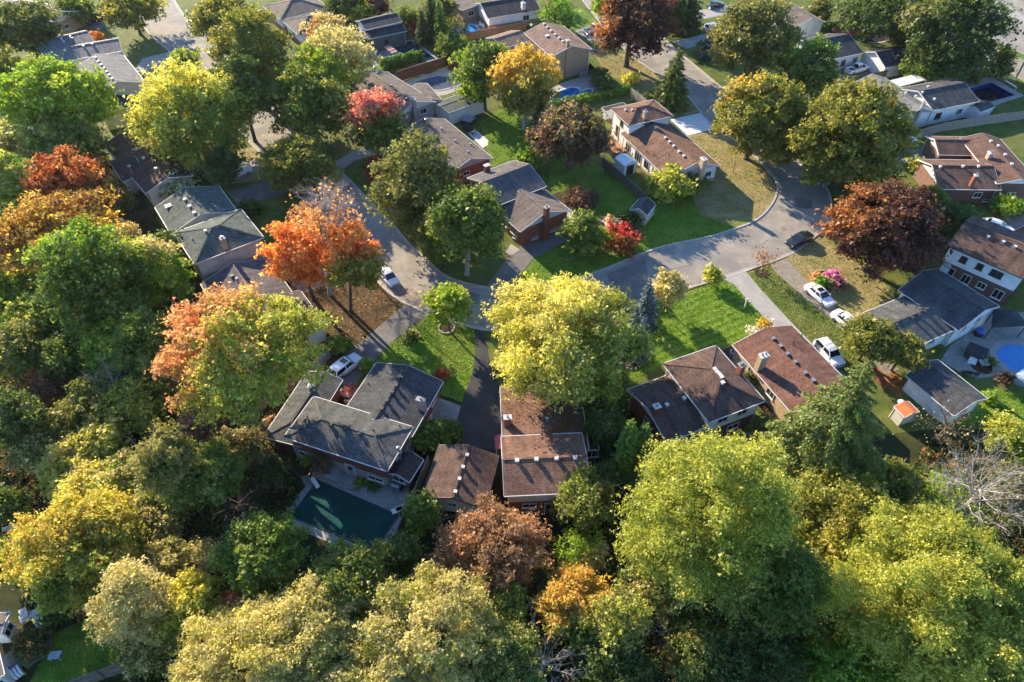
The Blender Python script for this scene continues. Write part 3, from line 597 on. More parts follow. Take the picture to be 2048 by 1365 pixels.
    rep = lambda x: np.repeat(x, GRP, axis=0)
    k, rr, st_ = rep(k), rep(rr), rep(st_)
    pos = rep(pos) + rs.normal(size=(n_leaf, 3)) * ls * np.array([0.75, 0.75, 0.5]); nrm = rep(nrm) + rs.normal(size=(n_leaf, 3)) * 0.35
    pos[:, 2] = np.maximum(pos[:, 2], 0.06 - ctr[2])
    # colour: clump tone + leaf tone (+ brighter palette tones towards the outside of clump and crown)
    out_t = np.linalg.norm(pos / Rv, axis=1)
    ct = rs.uniform(-0.2, 0.2, nc) + 0.16 * wig(d * 2.4, rs)
    t = 0.50 + bias + ct[k] + st_ + rs.normal(size=n_leaf) * 0.11 + 0.12 * (rr - 0.7) + 0.12 * (out_t - 0.8)
    colr = pick(pal, t)
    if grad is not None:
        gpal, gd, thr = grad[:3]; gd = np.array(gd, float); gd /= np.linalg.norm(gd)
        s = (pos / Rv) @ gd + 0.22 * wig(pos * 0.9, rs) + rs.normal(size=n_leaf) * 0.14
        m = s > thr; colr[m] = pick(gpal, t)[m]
    if mixpal:
        ms = wig(d * 3.0, rs)[k] * 0.5 + rs.normal(size=n_leaf) * 0.35; m = ms > np.quantile(ms, 1 - mixf); colr[m] = pick(mixpal, t)[m]
    colr = colr * rs.uniform(0.78, 1.22, (n_leaf, 1)) * GAIN
    keepm = None
    if thin is not None:        # a side that has dropped its leaves
        td, tt, amt = thin; td = np.array(td, float); td /= np.linalg.norm(td)
        keepm = ~(((pos / Rv) @ td > tt) & (rs.rand(n_leaf) < amt))
        pos, nrm, colr = pos[keepm], nrm[keepm], colr[keepm]; n_leaf = len(pos)
    root = empty(name, (foot.x, foot.y, 0), label, cat, group)
    along = None
    if droop: along = rs.normal(size=(n_leaf, 3)) * 0.5 + np.array([0, 0, -1.0])
    leaf_object('crown', ctr + pos, nrm, ls * np.clip(rs.lognormal(-0.08, 0.38, n_leaf), 0.35, 2.0), colr, root, 'leaf', 0.5, along, rs)
    TREE_LEAVES += n_leaf
    mb = MB(); r0 = max(0.05, 0.045 * rh + 0.02 * rv) * trunk
    tips = (ctr + cc * 0.9)[rs.choice(nc, min(nc, 14 if rx > 60 else 7), replace=False)]
    limbs(mb, foot, Vector((c.x, c.y, c.z + rv * 0.25)), tips, r0, rs)
    if thin is not None: twigs(mb, Vector((c.x, c.y, c.z - 0.1 * rv)), [Vector(ctr + x) for x in (cc * 1.12)[(d @ (np.array(thin[0]) / np.linalg.norm(thin[0]))) > thin[1] * 0.6]], r0 * 0.3, rs, 5)
    mb.build('trunk', bark, root, True)
    return root
def twigs(mb, start, tips, r, rs, sub=5):
    for t in tips:
        L = (t - start).length; s = start
        m1 = s.lerp(t, 0.5) + Vector(rs.uniform(-.08, .08, 3) * L)
        mb.tube([s, m1, t], [r, r * 0.6, r * 0.2], 4, False)
        for _ in range(sub):
            k = rs.uniform(0.35, 0.95); a = s.lerp(m1, k * 2) if k < .5 else m1.lerp(t, k * 2 - 1)
            dirv = (t - s).normalized() + Vector(rs.normal(size=3) * 0.55) + Vector((0, 0, 0.25)); b = a + dirv.normalized() * L * rs.uniform(0.18, 0.36)
            mb.tube([a, a.lerp(b, 0.5) + Vector(rs.normal(size=3) * 0.03 * L), b], [r * 0.35, r * 0.22, r * 0.1], 3, False)
            for _ in range(3):
                k2 = rs.uniform(0.3, 1.0); a2 = a.lerp(b, k2); d2 = (b - a).normalized() + Vector(rs.normal(size=3) * 0.7)
                mb.tube([a2, a2 + d2.normalized() * L * rs.uniform(0.08, 0.17)], [r * 0.16, r * 0.07], 3, False)
def bare(cx, cy, rx, ry, label, name='bare_tree', clear=1.5, bark='bark_pale', pal=None, nleaf=0, group=None, n=26, sub=8, cat='tree', thick=1.0):
    SEED[0] += 1; rs = RS(SEED[0])
    c, rh, rv, dp = size_up(cx, cy, rx, ry, clear)
    root = empty(name, (c.x, c.y, 0), label, cat, group); mb = MB()
    i = np.arange(n) + 0.5; ph = np.arccos(1 - 1.35 * i / n); th = math.pi * (1 + 5 ** 0.5) * i
    d = np.stack([np.cos(th) * np.sin(ph), np.sin(th) * np.sin(ph), np.cos(ph)], 1) + rs.normal(size=(n, 3)) * 0.15
    tips = [Vector((c.x + x * rh, c.y + y * rh, c.z + z * rv)) for x, y, z in d * rs.uniform(0.75, 1.05, (n, 1))]
    fork = Vector((c.x, c.y, max(0.5, c.z - rv * 0.75))); r0 = max(0.05, 0.042 * rh) * thick
    mb.tube([Vector((c.x, c.y, -0.15)), fork, Vector((c.x, c.y, c.z + 0.2 * rv))], [r0 * 1.3, r0, r0 * 0.35], 7)
    for j, t in enumerate(tips):
        twigs(mb, fork.lerp(Vector((c.x, c.y, c.z + 0.15 * rv)), rs.rand()), [t], r0 * 0.42, rs, sub)
    mb.build('trunk', bark, root, True)
    if pal:
        pos = np.array(c) + rs.normal(size=(nleaf, 3)) * np.array([rh, rh, rv]) * 0.45
        t = 0.5 + rs.normal(size=nleaf) * 0.25; ls = max(0.13, 2.4 * dp / (FPX / 2))
        leaf_object('crown', pos, rs.normal(size=(nleaf, 3)) + np.array([0, 0, 0.5]), ls * rs.uniform(0.5, 1.2, nleaf), pick(pal, t), root, 'leaf', 0.5, None, rs)
    return root
def conifer(cx, top, base, rx, pal, label, name='spruce_tree', h=None, dens=1.0, droop=0.25, cat='tree', group=None, layers=None, tipc=0.3, narrow=1.0):
    """top / base: image rows of the tip and of the trunk foot; boughs in whorls, each a spray of needle clumps"""
    SEED[0] += 1; rs = RS(SEED[0])
    # a trunk stands upright, so its foot lies on the line from the tree's middle to the point straight below the camera
    nad = 682.5 + FPX / math.tan(R(PITCH)); cx = 1024 + (cx - 1024) * (nad - base) / (nad - (top + base) / 2)
    b = P(cx, base)
    if h is None:
        lo, hi = 0.5, 40.0
        for _ in range(40):
            m = (lo + hi) / 2
            q = Vector((b.x, b.y, m)); yy = ((q.y * SP - (CAM_H - q.z) * CP)) / depth(q); pyy = 682.5 - yy * FPX
            if pyy > top: lo = m
            else: hi = m
        h = (lo + hi) / 2
    dp = depth(Vector((b.x, b.y, h * 0.5))); Rr = rx * dp / FPX
    ls = max(0.13, 2.5 * dp / (FPX / 2))
    area = 0.5 * 2 * rx / 2 * (base - top) / 2 * 1.35
    nb = int(layers or np.clip(h * 2.2, 12, 40)); pts = []; nr = []; al = []; tt = []
    mb = MB(); mb.tube([(b.x, b.y, -0.1), (b.x, b.y, h * 0.5), (b.x, b.y, h * 0.97)], [0.02 * h + 0.03, 0.012 * h, 0.01], 7)
    total = int(max(500, area * 3.4 * dens * DENS)); wsum = 0; boughs = []
    for i in range(nb):
        f = (i + 0.5) / nb; z = h * (0.06 + 0.93 * f); L = Rr * (1 - f) ** (0.85 * narrow) * rs.uniform(0.85, 1.12) + 0.05 * Rr
        k = int(5 + 5 * (1 - f)); a0 = rs.uniform(0, 6.28)
        for j in range(k):
            a = a0 + 2 * math.pi * j / k + rs.uniform(-.25, .25); Lj = L * rs.uniform(0.72, 1.12); boughs.append((z, a, Lj, f)); wsum += Lj ** 1.4 + 0.02
    for z, a, L, f in boughs:
        n = max(4, int(total * (L ** 1.4 + 0.02) / wsum)); s = rs.rand(n) ** 0.65
        dirx, diry = math.cos(a), math.sin(a); lat = rs.normal(size=n) * 0.16 * L * (1.15 - s)
        x = dirx * s * L - diry * lat; y = diry * s * L + dirx * lat
        zz = z + L * (0.10 * s - droop * s ** 2) + 0.10 * L * np.maximum(0, s - 0.75) - np.abs(rs.normal(size=n)) * 0.10 * L * (1 - abs(s - 0.5))
        pts.append(np.stack([b.x + x, b.y + y, zz], 1))
        nr.append(np.stack([rs.normal(size=n) * 0.5, rs.normal(size=n) * 0.5, np.ones(n) * 0.9], 1) + np.array([dirx, diry, 0]) * 0.3)
        sd = np.sign(lat)[:, None] * np.array([[-diry, dirx, 0]])
        al.append(np.array([[dirx, diry, -0.25]]) * 1.0 + sd * 0.6 + rs.normal(size=(n, 3)) * 0.25)
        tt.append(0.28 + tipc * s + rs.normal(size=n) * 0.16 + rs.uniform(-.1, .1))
        mb.tube([(b.x, b.y, z), (b.x + dirx * L * .5, b.y + diry * L * .5, z + L * (0.05 - droop * .25)), (b.x + dirx * L * 0.9, b.y + diry * L * 0.9, z + L * (0.09 - droop * 0.81))], [0.012 * L + 0.012, 0.008 * L + 0.006, 0.004], 3, False)
    pts = np.concatenate(pts); nr = np.concatenate(nr); al = np.concatenate(al); tt = np.concatenate(tt); n = len(pts)
    root = empty(name, (b.x, b.y, 0), label, cat, group)
    pts[:, 2] = np.maximum(pts[:, 2], 0.05)
    leaf_object('crown', pts, nr, ls * rs.uniform(0.7, 1.5, n), pick(pal, tt) * rs.uniform(0.8, 1.2, (n, 1)) * GAIN, root, 'needle', 0.3, al, rs)
    mb.build('trunk', 'bark', root, True)
    return root
def shrub(cx, cy, rx, ry, pal, label, name='shrub', cat='shrub', **kw):
    kw.setdefault('clear', 0.05); kw.setdefault('clump', 0.34); kw.setdefault('trunk', 0.5)
    return deciduous(cx, cy, rx, ry, pal, label, name, cat, **kw)
def hedge(p0, p1, h, w, pal, label, dens=1.0, name='hedge'):
    SEED[0] += 1; rs = RS(SEED[0]); a, b = P(*p0), P(*p1); L = (b - a).length; u = (b - a) / L; v = Vector((-u.y, u.x, 0))
    dp = depth(a.lerp(b, 0.5)); ls = max(0.13, 2.4 * dp / (FPX / 2)); n = int((L * h * 2 + L * w) * (FPX / 2 / dp) ** 2 * 1.6 * dens)
    s = rs.rand(n) * L; q = rs.normal(size=(n, 3)); q /= np.linalg.norm(q, axis=1, keepdims=True)
    f = np.max(np.abs(q), axis=1, keepdims=True); q = q / f ** 0.75 * rs.uniform(0.75, 1.06, (n, 1))
    lump = 1 + 0.10 * np.sin(s * 1.9 + rs.rand() * 6) + 0.07 * np.sin(s * 4.3)
    y = q[:, 1] * w / 2 * lump; z = h / 2 + q[:, 2] * h / 2 * lump; x = s + q[:, 0] * 0.25
    pos = np.stack([a.x + u.x * x + v.x * y, a.y + u.y * x + v.y * y, np.maximum(z, 0.03)], 1)
    nrm = np.stack([v.x * q[:, 1], v.y * q[:, 1], q[:, 2] + 0.3], 1) + rs.normal(size=(n, 3)) * 0.45
    root = empty(name, ((a.x + b.x) / 2, (a.y + b.y) / 2, 0), label, 'hedge')
    t = 0.5 + rs.normal(size=n) * 0.22 + 0.15 * np.sin(s * 2.7)
    leaf_object('foliage', pos, nrm, ls * rs.uniform(0.6, 1.3, n), pick(pal, t) * GAIN, root, 'leaf', 0.5, None, rs)
    mb = MB()
    for k in range(int(L / 0.9) + 1):
        c = a + u * min(L, k * 0.9 + 0.2); mb.tube([c - Vector((0, 0, .1)), c + Vector((rs.uniform(-.1, .1), 0, h * 0.75))], [0.05, 0.015], 5)
    mb.build('stem', 'bark', root)
    return root

def scatter(name, polys, dens_, pal, size, zf, up=0.6, mat='leaf', tone=0.5, seed=3, cap=None, mixpal=None, mixf=0.0):
    """countless small things (grass, undergrowth, fallen leaves): one object of kind stuff"""
    rs = RS(seed); allp = []
    for poly in polys:
        w = np.array([(p.x, p.y) for p in px(poly)]); V_ = [Vector((x, y, 0)) for x, y in w]
        for t in tessellate_polygon([V_]):
            a, b, c = [w[i] for i in t]; ar = abs((b[0] - a[0]) * (c[1] - a[1]) - (b[1] - a[1]) * (c[0] - a[0])) / 2; n = int(ar * dens_)
            r1 = np.sqrt(rs.rand(n))[:, None]; r2 = rs.rand(n)[:, None]; allp.append((1 - r1) * a + r1 * (1 - r2) * b + r1 * r2 * c)
    xy = np.concatenate(allp); n = len(xy); p3 = np.stack([xy[:, 0], xy[:, 1], np.zeros(n)], 1)
    z = zf(p3, rs, n); pos = np.stack([xy[:, 0], xy[:, 1], z], 1)
    nrm = rs.normal(size=(n, 3)) + np.array([0, 0, up]); t = tone + rs.normal(size=n) * 0.2 + 0.2 * wig(p3 * 0.35, rs)
    colr = pick(pal, t)
    if mixpal: m = (wig(p3 * 0.5, rs) * 0.5 + rs.normal(size=n) * 0.4); m = m > np.quantile(m, 1 - mixf); colr[m] = pick(mixpal, t)[m]
    o = leaf_object(name, pos, nrm, size * rs.uniform(0.6, 1.4, n), colr * rs.uniform(0.8, 1.2, (n, 1)) * 1.5, None, mat, 0.5, None, rs)
    return tag(o, kind='stuff')
# ================================================================== house builder
def crop(ox, oy, s): return lambda x, y: (ox + x / s, oy + y / s)
class Block:
    def __init__(b, cs, ze, kind, pitch, ov=0.45):
        pts = [P(x, y, ze) for x, y in cs]; A, B, C = pts[:3]
        ab, bc = B - A, C - B
        a1 = math.atan2(ab.y, ab.x); left = ab.x * bc.y - ab.y * bc.x > 0
        a2 = math.atan2(bc.y, bc.x) - (math.pi / 2 if left else -math.pi / 2)
        da = (a2 - a1 + math.pi) % (2 * math.pi) - math.pi
        w1, w2 = ab.length, bc.length; ang = a1 + da * w2 / (w1 + w2)
        b.u = Vector((math.cos(ang), math.sin(ang), 0)); b.v = Vector((-b.u.y, b.u.x, 0)) * (1 if left else -1)
        ctr = (A + C) / 2; b.lu = abs(ab.dot(b.u)); b.lv = abs(bc.dot(b.v))
        if len(pts) > 3:
            ctr = (A + B + C + pts[3]) / 4; b.lu = (b.lu + abs((C - pts[3]).dot(b.u))) / 2; b.lv = (b.lv + abs((A - pts[3]).dot(b.v))) / 2
        b.A = ctr - b.u * b.lu / 2 - b.v * b.lv / 2; b.A.z = 0
        b.ze, b.kind, b.p, b.ov = ze, kind, pitch, ov
        b.hips = ()
    def pt(b, s, t, z): q = b.A + b.u * s + b.v * t; return Vector((q.x, q.y, z))
    def st(b, p): d = Vector(p) - b.A; return d.dot(b.u), d.dot(b.v)
    def rz(b, s, t):
        k = b.kind
        if k == 'flat': return b.ze
        if k == 'shed': return b.ze + b.p * t
        if k == 'hip': return b.ze + b.p * max(0, min(s, b.lu - s, t, b.lv - t))
        along, l, m = (s, b.lu, min(t, b.lv - t)) if k == 'gu' else (t, b.lv, min(s, b.lu - s))
        if 0 in b.hips: m = min(m, along)
        if 1 in b.hips: m = min(m, l - along)
        return b.ze + b.p * m
    def polys(b):
        lu, lv, k = b.lu, b.lv, b.kind
        if k in ('flat', 'shed'): return [[(0, 0), (lu, 0), (lu, lv), (0, lv)]]
        if k == 'hip':
            if lu >= lv: r = lv / 2; a, c = (r, r), (lu - r, r); return [[(0, 0), (lu, 0), c, a], [(lu, lv), (0, lv), a, c], [(lu, 0), (lu, lv), c], [(0, lv), (0, 0), a]]
            r = lu / 2; a, c = (r, r), (r, lv - r); return [[(0, lv), (0, 0), a, c], [(lu, 0), (lu, lv), c, a], [(0, 0), (lu, 0), a], [(lu, lv), (0, lv), c]]
        sw = (lambda x: x) if k == 'gu' else (lambda x: [(q, p) for p, q in x])
        l, w = (lu, lv) if k == 'gu' else (lv, lu); r = w / 2
        e0 = r if 0 in b.hips else 0; e1 = l - r if 1 in b.hips else l
        out = [sw([(0, 0), (l, 0), (e1, r), (e0, r)]), sw([(l, w), (0, w), (e0, r), (e1, r)])]
        if 0 in b.hips: out.append(sw([(0, w), (0, 0), (e0, r)]))
        if 1 in b.hips: out.append(sw([(l, 0), (l, w), (e1, r)]))
        return out
    def on_roof(b, x, y):
        z = b.ze + 0.5
        for _ in range(25): q = P(x, y, z); z = b.rz(*b.st(q))
        q = P(x, y, z); return q
    def edge(b, e, inset):
        o = inset; lu, lv = b.lu, b.lv
        return [((o, o), (lu - o, o)), ((lu - o, o), (lu - o, lv - o)), ((lu - o, lv - o), (o, lv - o)), ((o, lv - o), (o, o))][e]
    def out(b, e): return [-b.v, b.u, b.v, -b.u][e]
    def is_gable(b, e):
        if b.kind == 'gu' and e in (1, 3): return (1 if e == 1 else 0) not in b.hips
        if b.kind == 'gv' and e in (0, 2): return (0 if e == 0 else 1) not in b.hips
        return False
def slope_uv(pts):
    n = (pts[1] - pts[0]).cross(pts[2] - pts[0]).normalized()
    if n.z < 0: n = -n
    e = Vector((0, 0, 1)).cross(n)
    e = e.normalized() if e.length > 1e-4 else Vector((1, 0, 0)); up = n.cross(e)
    return [(p.dot(e), p.dot(up)) for p in pts]
class House:
    def __init__(h, name, label, blocks, cat='house', group=None):
        h.bl = []
        b0 = blocks[0]; bb = Block(b0['c'], b0['ze'], b0['k'], b0.get('p', 0.33), b0.get('ov', 0.45))
        c = bb.pt(bb.lu / 2, bb.lv / 2, 0); h.root = empty(name, (c.x, c.y, 0), label, cat, group)
        for b in blocks: h.block(b)
    def block(h, d):
        b = Block(d['c'], d['ze'], d['k'], d.get('p', 0.33), d.get('ov', 0.45)); b.hips = d.get('hips', ()); h.bl.append(b)
        T = 0.16; root = h.root; trim = d.get('trim', 'trim_white'); i = len(h.bl) * 0.004
        # roof: slopes with thickness
        m = MB(); polys = b.polys()
        for poly in polys:
            top = [b.pt(s, t, b.rz(s, t) + i) for s, t in poly]
            n = (top[1] - top[0]).cross(top[2] - top[0]); top2 = top if n.z > 0 else top[::-1]
            m.face(top2, slope_uv(top2)); bot = [p - Vector((0, 0, T)) for p in top2][::-1]; m.face(bot)
        outl = [(0, 0), (b.lu, 0), (b.lu, b.lv), (0, b.lv)]
        for e in range(4):
            a, c = outl[e], outl[(e + 1) % 4]; seq = [a, c]
            if b.is_gable(e): seq = [a, ((a[0] + c[0]) / 2, (a[1] + c[1]) / 2), c]
            for p, q in zip(seq, seq[1:]):
                m.face([b.pt(*p, b.rz(*p) - T + i), b.pt(*q, b.rz(*q) - T + i), b.pt(*q, b.rz(*q) + i), b.pt(*p, b.rz(*p) + i)])
        roof = m.build('roof', d['roof'], root)
        if d.get('rl'): roof['label'] = d['rl']
        # ridge and hip caps
        if b.kind not in ('flat', 'shed'):
            cnt = {}
            for poly in polys:
                for p, q in zip(poly, poly[1:] + poly[:1]):
                    key = tuple(sorted([(round(p[0], 3), round(p[1], 3)), (round(q[0], 3), round(q[1], 3))])); cnt[key] = cnt.get(key, 0) + 1
            m = MB()
            for (p, q), n in cnt.items():
                if n == 2:
                    A_, B_ = b.pt(*p, b.rz(*p) + 0.012 + i), b.pt(*q, b.rz(*q) + 0.012 + i); m.beam(A_, B_, 0.26, 0.035)
            if m.v: m.build('ridge_cap', d['roof'], roof)
        # gutters on eaves, boards on rakes
        for e in range(4):
            if e in d.get('nogut', ()): continue
            a, c = outl[e], outl[(e + 1) % 4]; o = b.out(e) * 0.055; m = MB()
            if b.is_gable(e) or b.kind == 'shed':
                mid = ((a[0] + c[0]) / 2, (a[1] + c[1]) / 2)
                for p, q in ((a, mid), (mid, c)):
                    m.beam(b.pt(*p, b.rz(*p) - 0.09) + o * 0.6, b.pt(*q, b.rz(*q) - 0.09) + o * 0.6, 0.05, 0.19)
                m.build('rake_board', trim, roof)
            else:
                m.beam(b.pt(*a, b.ze - 0.06) + o, b.pt(*c, b.ze - 0.06) + o, 0.08, 0.11).build('gutter', trim, roof)
        # walls
        ov = b.ov; m = MB(); zb = d.get('zb', -0.05)
        if d.get('wall'):
            for e in range(4):
                a, c = b.edge(e, ov); L = math.hypot(c[0] - a[0], c[1] - a[1]); za, zc = b.rz(*a) - T, b.rz(*c) - T
                zt = min(b.ze + 0.02, za) if not b.is_gable(e) else za
                poly = [b.pt(*a, zb), b.pt(*c, zb), b.pt(*c, zc)]; uv = [(0, 0), (L, 0), (L, zc)]
                if b.is_gable(e):
                    mm = ((a[0] + c[0]) / 2, (a[1] + c[1]) / 2); zm = b.rz(*mm) - T; poly.append(b.pt(*mm, zm)); uv.append((L / 2, zm))
                poly.append(b.pt(*a, za)); uv.append((0, za)); m.face(poly, uv)
            m.build('wall', d['wall'], root)
            if d.get('low'):
                lm, zs = d['low']; m = MB()
                for e in range(4):
                    a, c = b.edge(e, ov); L = math.hypot(c[0] - a[0], c[1] - a[1]); o = b.out(e) * 0.04
                    q = [b.pt(*a, zb) + o, b.pt(*c, zb) + o, b.pt(*c, zs) + o, b.pt(*a, zs) + o]; m.face(q, [(0, 0), (L, 0), (L, zs), (0, zs)])
                    m.face([q[3], q[2], q[2] - o * 1.5, q[3] - o * 1.5])
                m.build('lower_wall', lm, root)
            if d.get('gm'):
                for e in range(4):
                    if b.is_gable(e):
                        a, c = b.edge(e, ov); mm = ((a[0] + c[0]) / 2, (a[1] + c[1]) / 2); o = b.out(e) * 0.05; L = math.hypot(c[0] - a[0], c[1] - a[1])
                        zg = b.ze - T
                        MB().face([b.pt(*a, zg) + o, b.pt(*c, zg) + o, b.pt(*mm, b.rz(*mm) - T) + o], [(0, 0), (L, 0), (L / 2, 2)]).build('gable', d['gm'], root)
            else:
                pass
            # corner down pipes
            if d.get('pipe', True):
                for (s, t) in ((ov, ov), (b.lu - ov, b.lv - ov)):
                    q = b.pt(s, t, 0) - (b.u * (1 if s > ov else -1) + b.v * (1 if t > ov else -1)) * 0.0
                    dd = (b.u * (1 if s > ov else -1)) * 0.07
                    MB().beam(q + dd + Vector((0, 0, 0.0)), q + dd + Vector((0, 0, b.ze - 0.2)), 0.08, 0.08).build('downpipe', trim, root)
        for w in d.get('win', ()): h.window(b, *w, low=d.get('low'))
        for w in d.get('door', ()): h.door(b, *w, low=d.get('low'))
        return b
    def _frame(h, b, e, f, low, zc):
        a, c = b.edge(e, b.ov); A_, C_ = b.pt(*a, 0), b.pt(*c, 0); ax = (C_ - A_).normalized(); o = b.out(e)
        off = 0.055 if low and zc < low[1] else 0.015
        return A_.lerp(C_, f) + o * off, ax, o
    def window(h, b, e, f, w, hh, zc, trim='trim_white', mun=1, low=None, off=0.0):
        p, ax, o = h._frame(b, e, f, low, zc); p = p + o * off; up = Vector((0, 0, 1)); c = p + up * zc; t = 0.09
        m = MB()
        m.box(c + up * (hh / 2 - t / 2) + o * 0.03, (w, 0.07, t), ax); m.box(c - up * (hh / 2 - t / 2) + o * 0.03, (w, 0.07, t), ax)
        for s in (-1, 1): m.box(c + ax * s * (w / 2 - t / 2) + o * 0.03, (t, 0.07, hh - 2 * t), ax)
        for k in range(mun): m.box(c + ax * (w * ((k + 1) / (mun + 1) - 0.5)) + o * 0.025, (0.055, 0.05, hh - 2 * t), ax)
        win = m.build('window', trim, h.root)
        for k in range(mun + 1):
            x0 = w * (k / (mun + 1) - 0.5) + t * 0.6; x1 = w * ((k + 1) / (mun + 1) - 0.5) - t * 0.6
            MB().box(c + ax * (x0 + x1) / 2 + o * 0.012, (x1 - x0, 0.02, hh - 1.6 * t), ax).build('pane', 'glass', win)
        MB().box(c - up * (hh / 2 + 0.04) + o * 0.07, (w + 0.16, 0.16, 0.07), ax).build('sill', trim, win)
    def door(h, b, e, f, w, hh, z0=0.05, mat='door_white', trim='trim_white', low=None, garage=False):
        p, ax, o = h._frame(b, e, f, low, z0 + 1); up = Vector((0, 0, 1)); m = MB(); t = 0.1
        for s in (-1, 1): m.box(p + ax * s * (w / 2 + t / 2) + up * (z0 + hh / 2) + o * 0.03, (t, 0.09, hh), ax)
        m.box(p + up * (z0 + hh + t / 2) + o * 0.03, (w + 2 * t, 0.09, t), ax); fr = m.build('door_frame', trim, h.root)
        if garage:
            n = 4
            for k in range(n): MB().box(p + up * (z0 + hh * (k + 0.5) / n) + o * 0.02, (w - 0.02, 0.05, hh / n - 0.03), ax).build('panel', mat, fr)
        else:
            MB().box(p + up * (z0 + hh / 2) + o * 0.02, (w - 0.02, 0.05, hh - 0.02), ax).build('door_leaf', mat, fr)
            MB().box(p + up * (z0 + 1.0) + ax * (w * 0.38) + o * 0.07, (0.12, 0.06, 0.04), ax).build('handle', 'metal_grey', fr)
            MB().box(p + up * (z0 + hh * 0.72) + o * 0.05, (w * 0.5, 0.02, hh * 0.3), ax).build('pane', 'glass', fr)
    def vents(h, bi, pts, mat='vent_white', s=0.42, name='roof_vent', hh=0.26):
        b = h.bl[bi]
        for x, y in pts:
            q = b.on_roof(x, y); m = MB()
            m.box(q + Vector((0, 0, 0.06)), (s * 0.8, s * 0.8, 0.3), b.u); m.box(q + Vector((0, 0, hh)), (s, s, 0.1), b.u); m.build(name, mat, h.root)
    def pipes(h, bi, pts, mat='vent_dark', r=0.06, hh=0.5):
        b = h.bl[bi]
        for x, y in pts:
            q = b.on_roof(x, y); MB().lathe(q + Vector((0, 0, -0.1)), [(r * 2, 0), (r * 2, 0.12), (r, 0.2), (r, hh)], 10).build('vent_pipe', mat, h.root)
    def flue(h, bi, x, y, r=0.11, hh=1.3, mat='metal_grey'):
        b = h.bl[bi]; q = b.on_roof(x, y); MB().lathe(q - Vector((0, 0, 0.2)), [(r, 0), (r, hh), (r * 1.9, hh + 0.02), (r * 1.9, hh + 0.16), (r * 0.5, hh + 0.26)], 12).build('flue_pipe', mat, h.root)
    def chimney(h, bi, x, y, w=0.7, d=0.7, up=1.2, mat='brick_red', ground=False, cap='concrete', pots=1, rot=None):
        """x, y: pixel of the stack's middle where it leaves the roof; up: height above that"""
        b = h.bl[bi]; q = b.on_roof(x, y); z0 = -0.05 if ground else q.z - 0.8; zt = q.z + up; c = Vector((q.x, q.y, 0))
        m = MB(); hw, hd = b.u * w / 2, b.v * d / 2
        ring = [c - hw - hd, c + hw - hd, c + hw + hd, c - hw + hd]
        for k in range(4):
            a, e = ring[k], ring[(k + 1) % 4]; L = (e - a).length; m.face([a + Vector((0, 0, z0)), e + Vector((0, 0, z0)), e + Vector((0, 0, zt)), a + Vector((0, 0, zt))], [(0, z0), (L, z0), (L, zt), (0, zt)])
        m.face([p + Vector((0, 0, zt)) for p in ring]); ch = m.build('chimney', mat, h.root)
        MB().box(c + Vector((0, 0, zt + 0.05)), (w + 0.14, d + 0.14, 0.10), b.u).build('chimney_cap', cap, ch)
        for k in range(pots):
            o = b.u * ((k - (pots - 1) / 2) * w * 0.5); MB().lathe(c + o + Vector((0, 0, zt + 0.1)), [(0.13, 0), (0.12, 0.28), (0.16, 0.3), (0.16, 0.34)], 10).build('chimney_pot', 'metal_grey', ch)
# ================================================================== the houses
k53 = crop(530, 700, 4.55); k94 = crop(940, 730, 4.55); k50 = crop(500, 650, 3.0327); k12 = crop(1200, 550, 3.4115)
k113 = crop(1130, 180, 4.55); k70 = crop(700, 250, 3.4115); kB = crop(500, 0, 3.4115); k20 = crop(200, 300, 3.4115); k0 = crop(0, 0, 3.4115)
kC = crop(1000, 0, 3.4115); kD = crop(1500, 0, 3.4124); kE = crop(1528, 300, 3.4115); kF = crop(1528, 650, 3.4115); kG = crop(0, 950, 3.288)

# brick bungalow with grey roof behind the covered pool
H1 = House('brick_house', 'brick house with slate grey L-shaped hip roof beside the green covered pool', [
 dict(c=[k53(175, 797), k53(1110, 1097), k53(1347, 703), k53(438, 422)], ze=4.5, k='hip', p=0.30, roof='sh_grey', wall='brick_red', low=('basement', 2.1),
      win=[(0, 0.10, 1.5, 0.7, 1.55, 'trim_white', 1), (0, 0.86, 1.9, 0.75, 1.35, 'trim_white', 1), (1, 0.5, 1.2, 1.1, 3.4)], door=[(0, 0.60, 0.95, 2.0, 0.35, 'door_grey')]),
 dict(c=[k53(1015, 118), k53(1620, 290), k53(1335, 790)], ze=3.5, k='gv', p=0.28, roof='sh_slate', wall='brick_red', low=('basement', 0.9), gm='siding_pale',
      win=[(1, 0.2, 1.4, 1.2, 2.3), (1, 0.75, 1.0, 0.9, 2.3), (0, 0.3, 2.2, 1.4, 2.0, 'trim_white', 2), (0, 0.75, 1.4, 1.2, 2.1)], door=[(3, 0.55, 0.95, 2.0, 0.3, 'door_dark')]),
 dict(c=[(614.6, 743), k53(705, 272), k53(330, 880)], ze=2.7, k='gv', p=0.30, hips=(1,), roof='sh_grey', wall='brick_red', door=[(0, 0.5, 2.6, 2.1, 0.05, 'door_white', 'trim_white')]),
 dict(c=[k53(1105, 1122), k53(1312, 1205), k53(1440, 1000)], ze=2.5, k='gv', p=0.5, ov=0.3, roof='sh_dkbrown', wall='siding_dark', win=[(0, 0.45, 1.5, 0.9, 1.7, 'trim_white', 1)]),
])
H1.vents(0, [k53(600, 690), k53(735, 728), k53(870, 768)], 'vent_dark', 0.4); H1.vents(1, [k53(1245, 258), k53(1195, 335), k53(1160, 395), k53(1110, 472), k53(1066, 545)], 'vent_dark', 0.36)
H1.pipes(0, [k53(985, 735), k53(1025, 780), k53(1228, 700)], hh=0.45); H1.pipes(1, [k53(940, 312)]); H1.vents(2, [k53(405, 250)], 'vent_dark', 0.45); H1.flue(2, *k53(412, 345), r=0.2, hh=0.45, mat='vent_white')
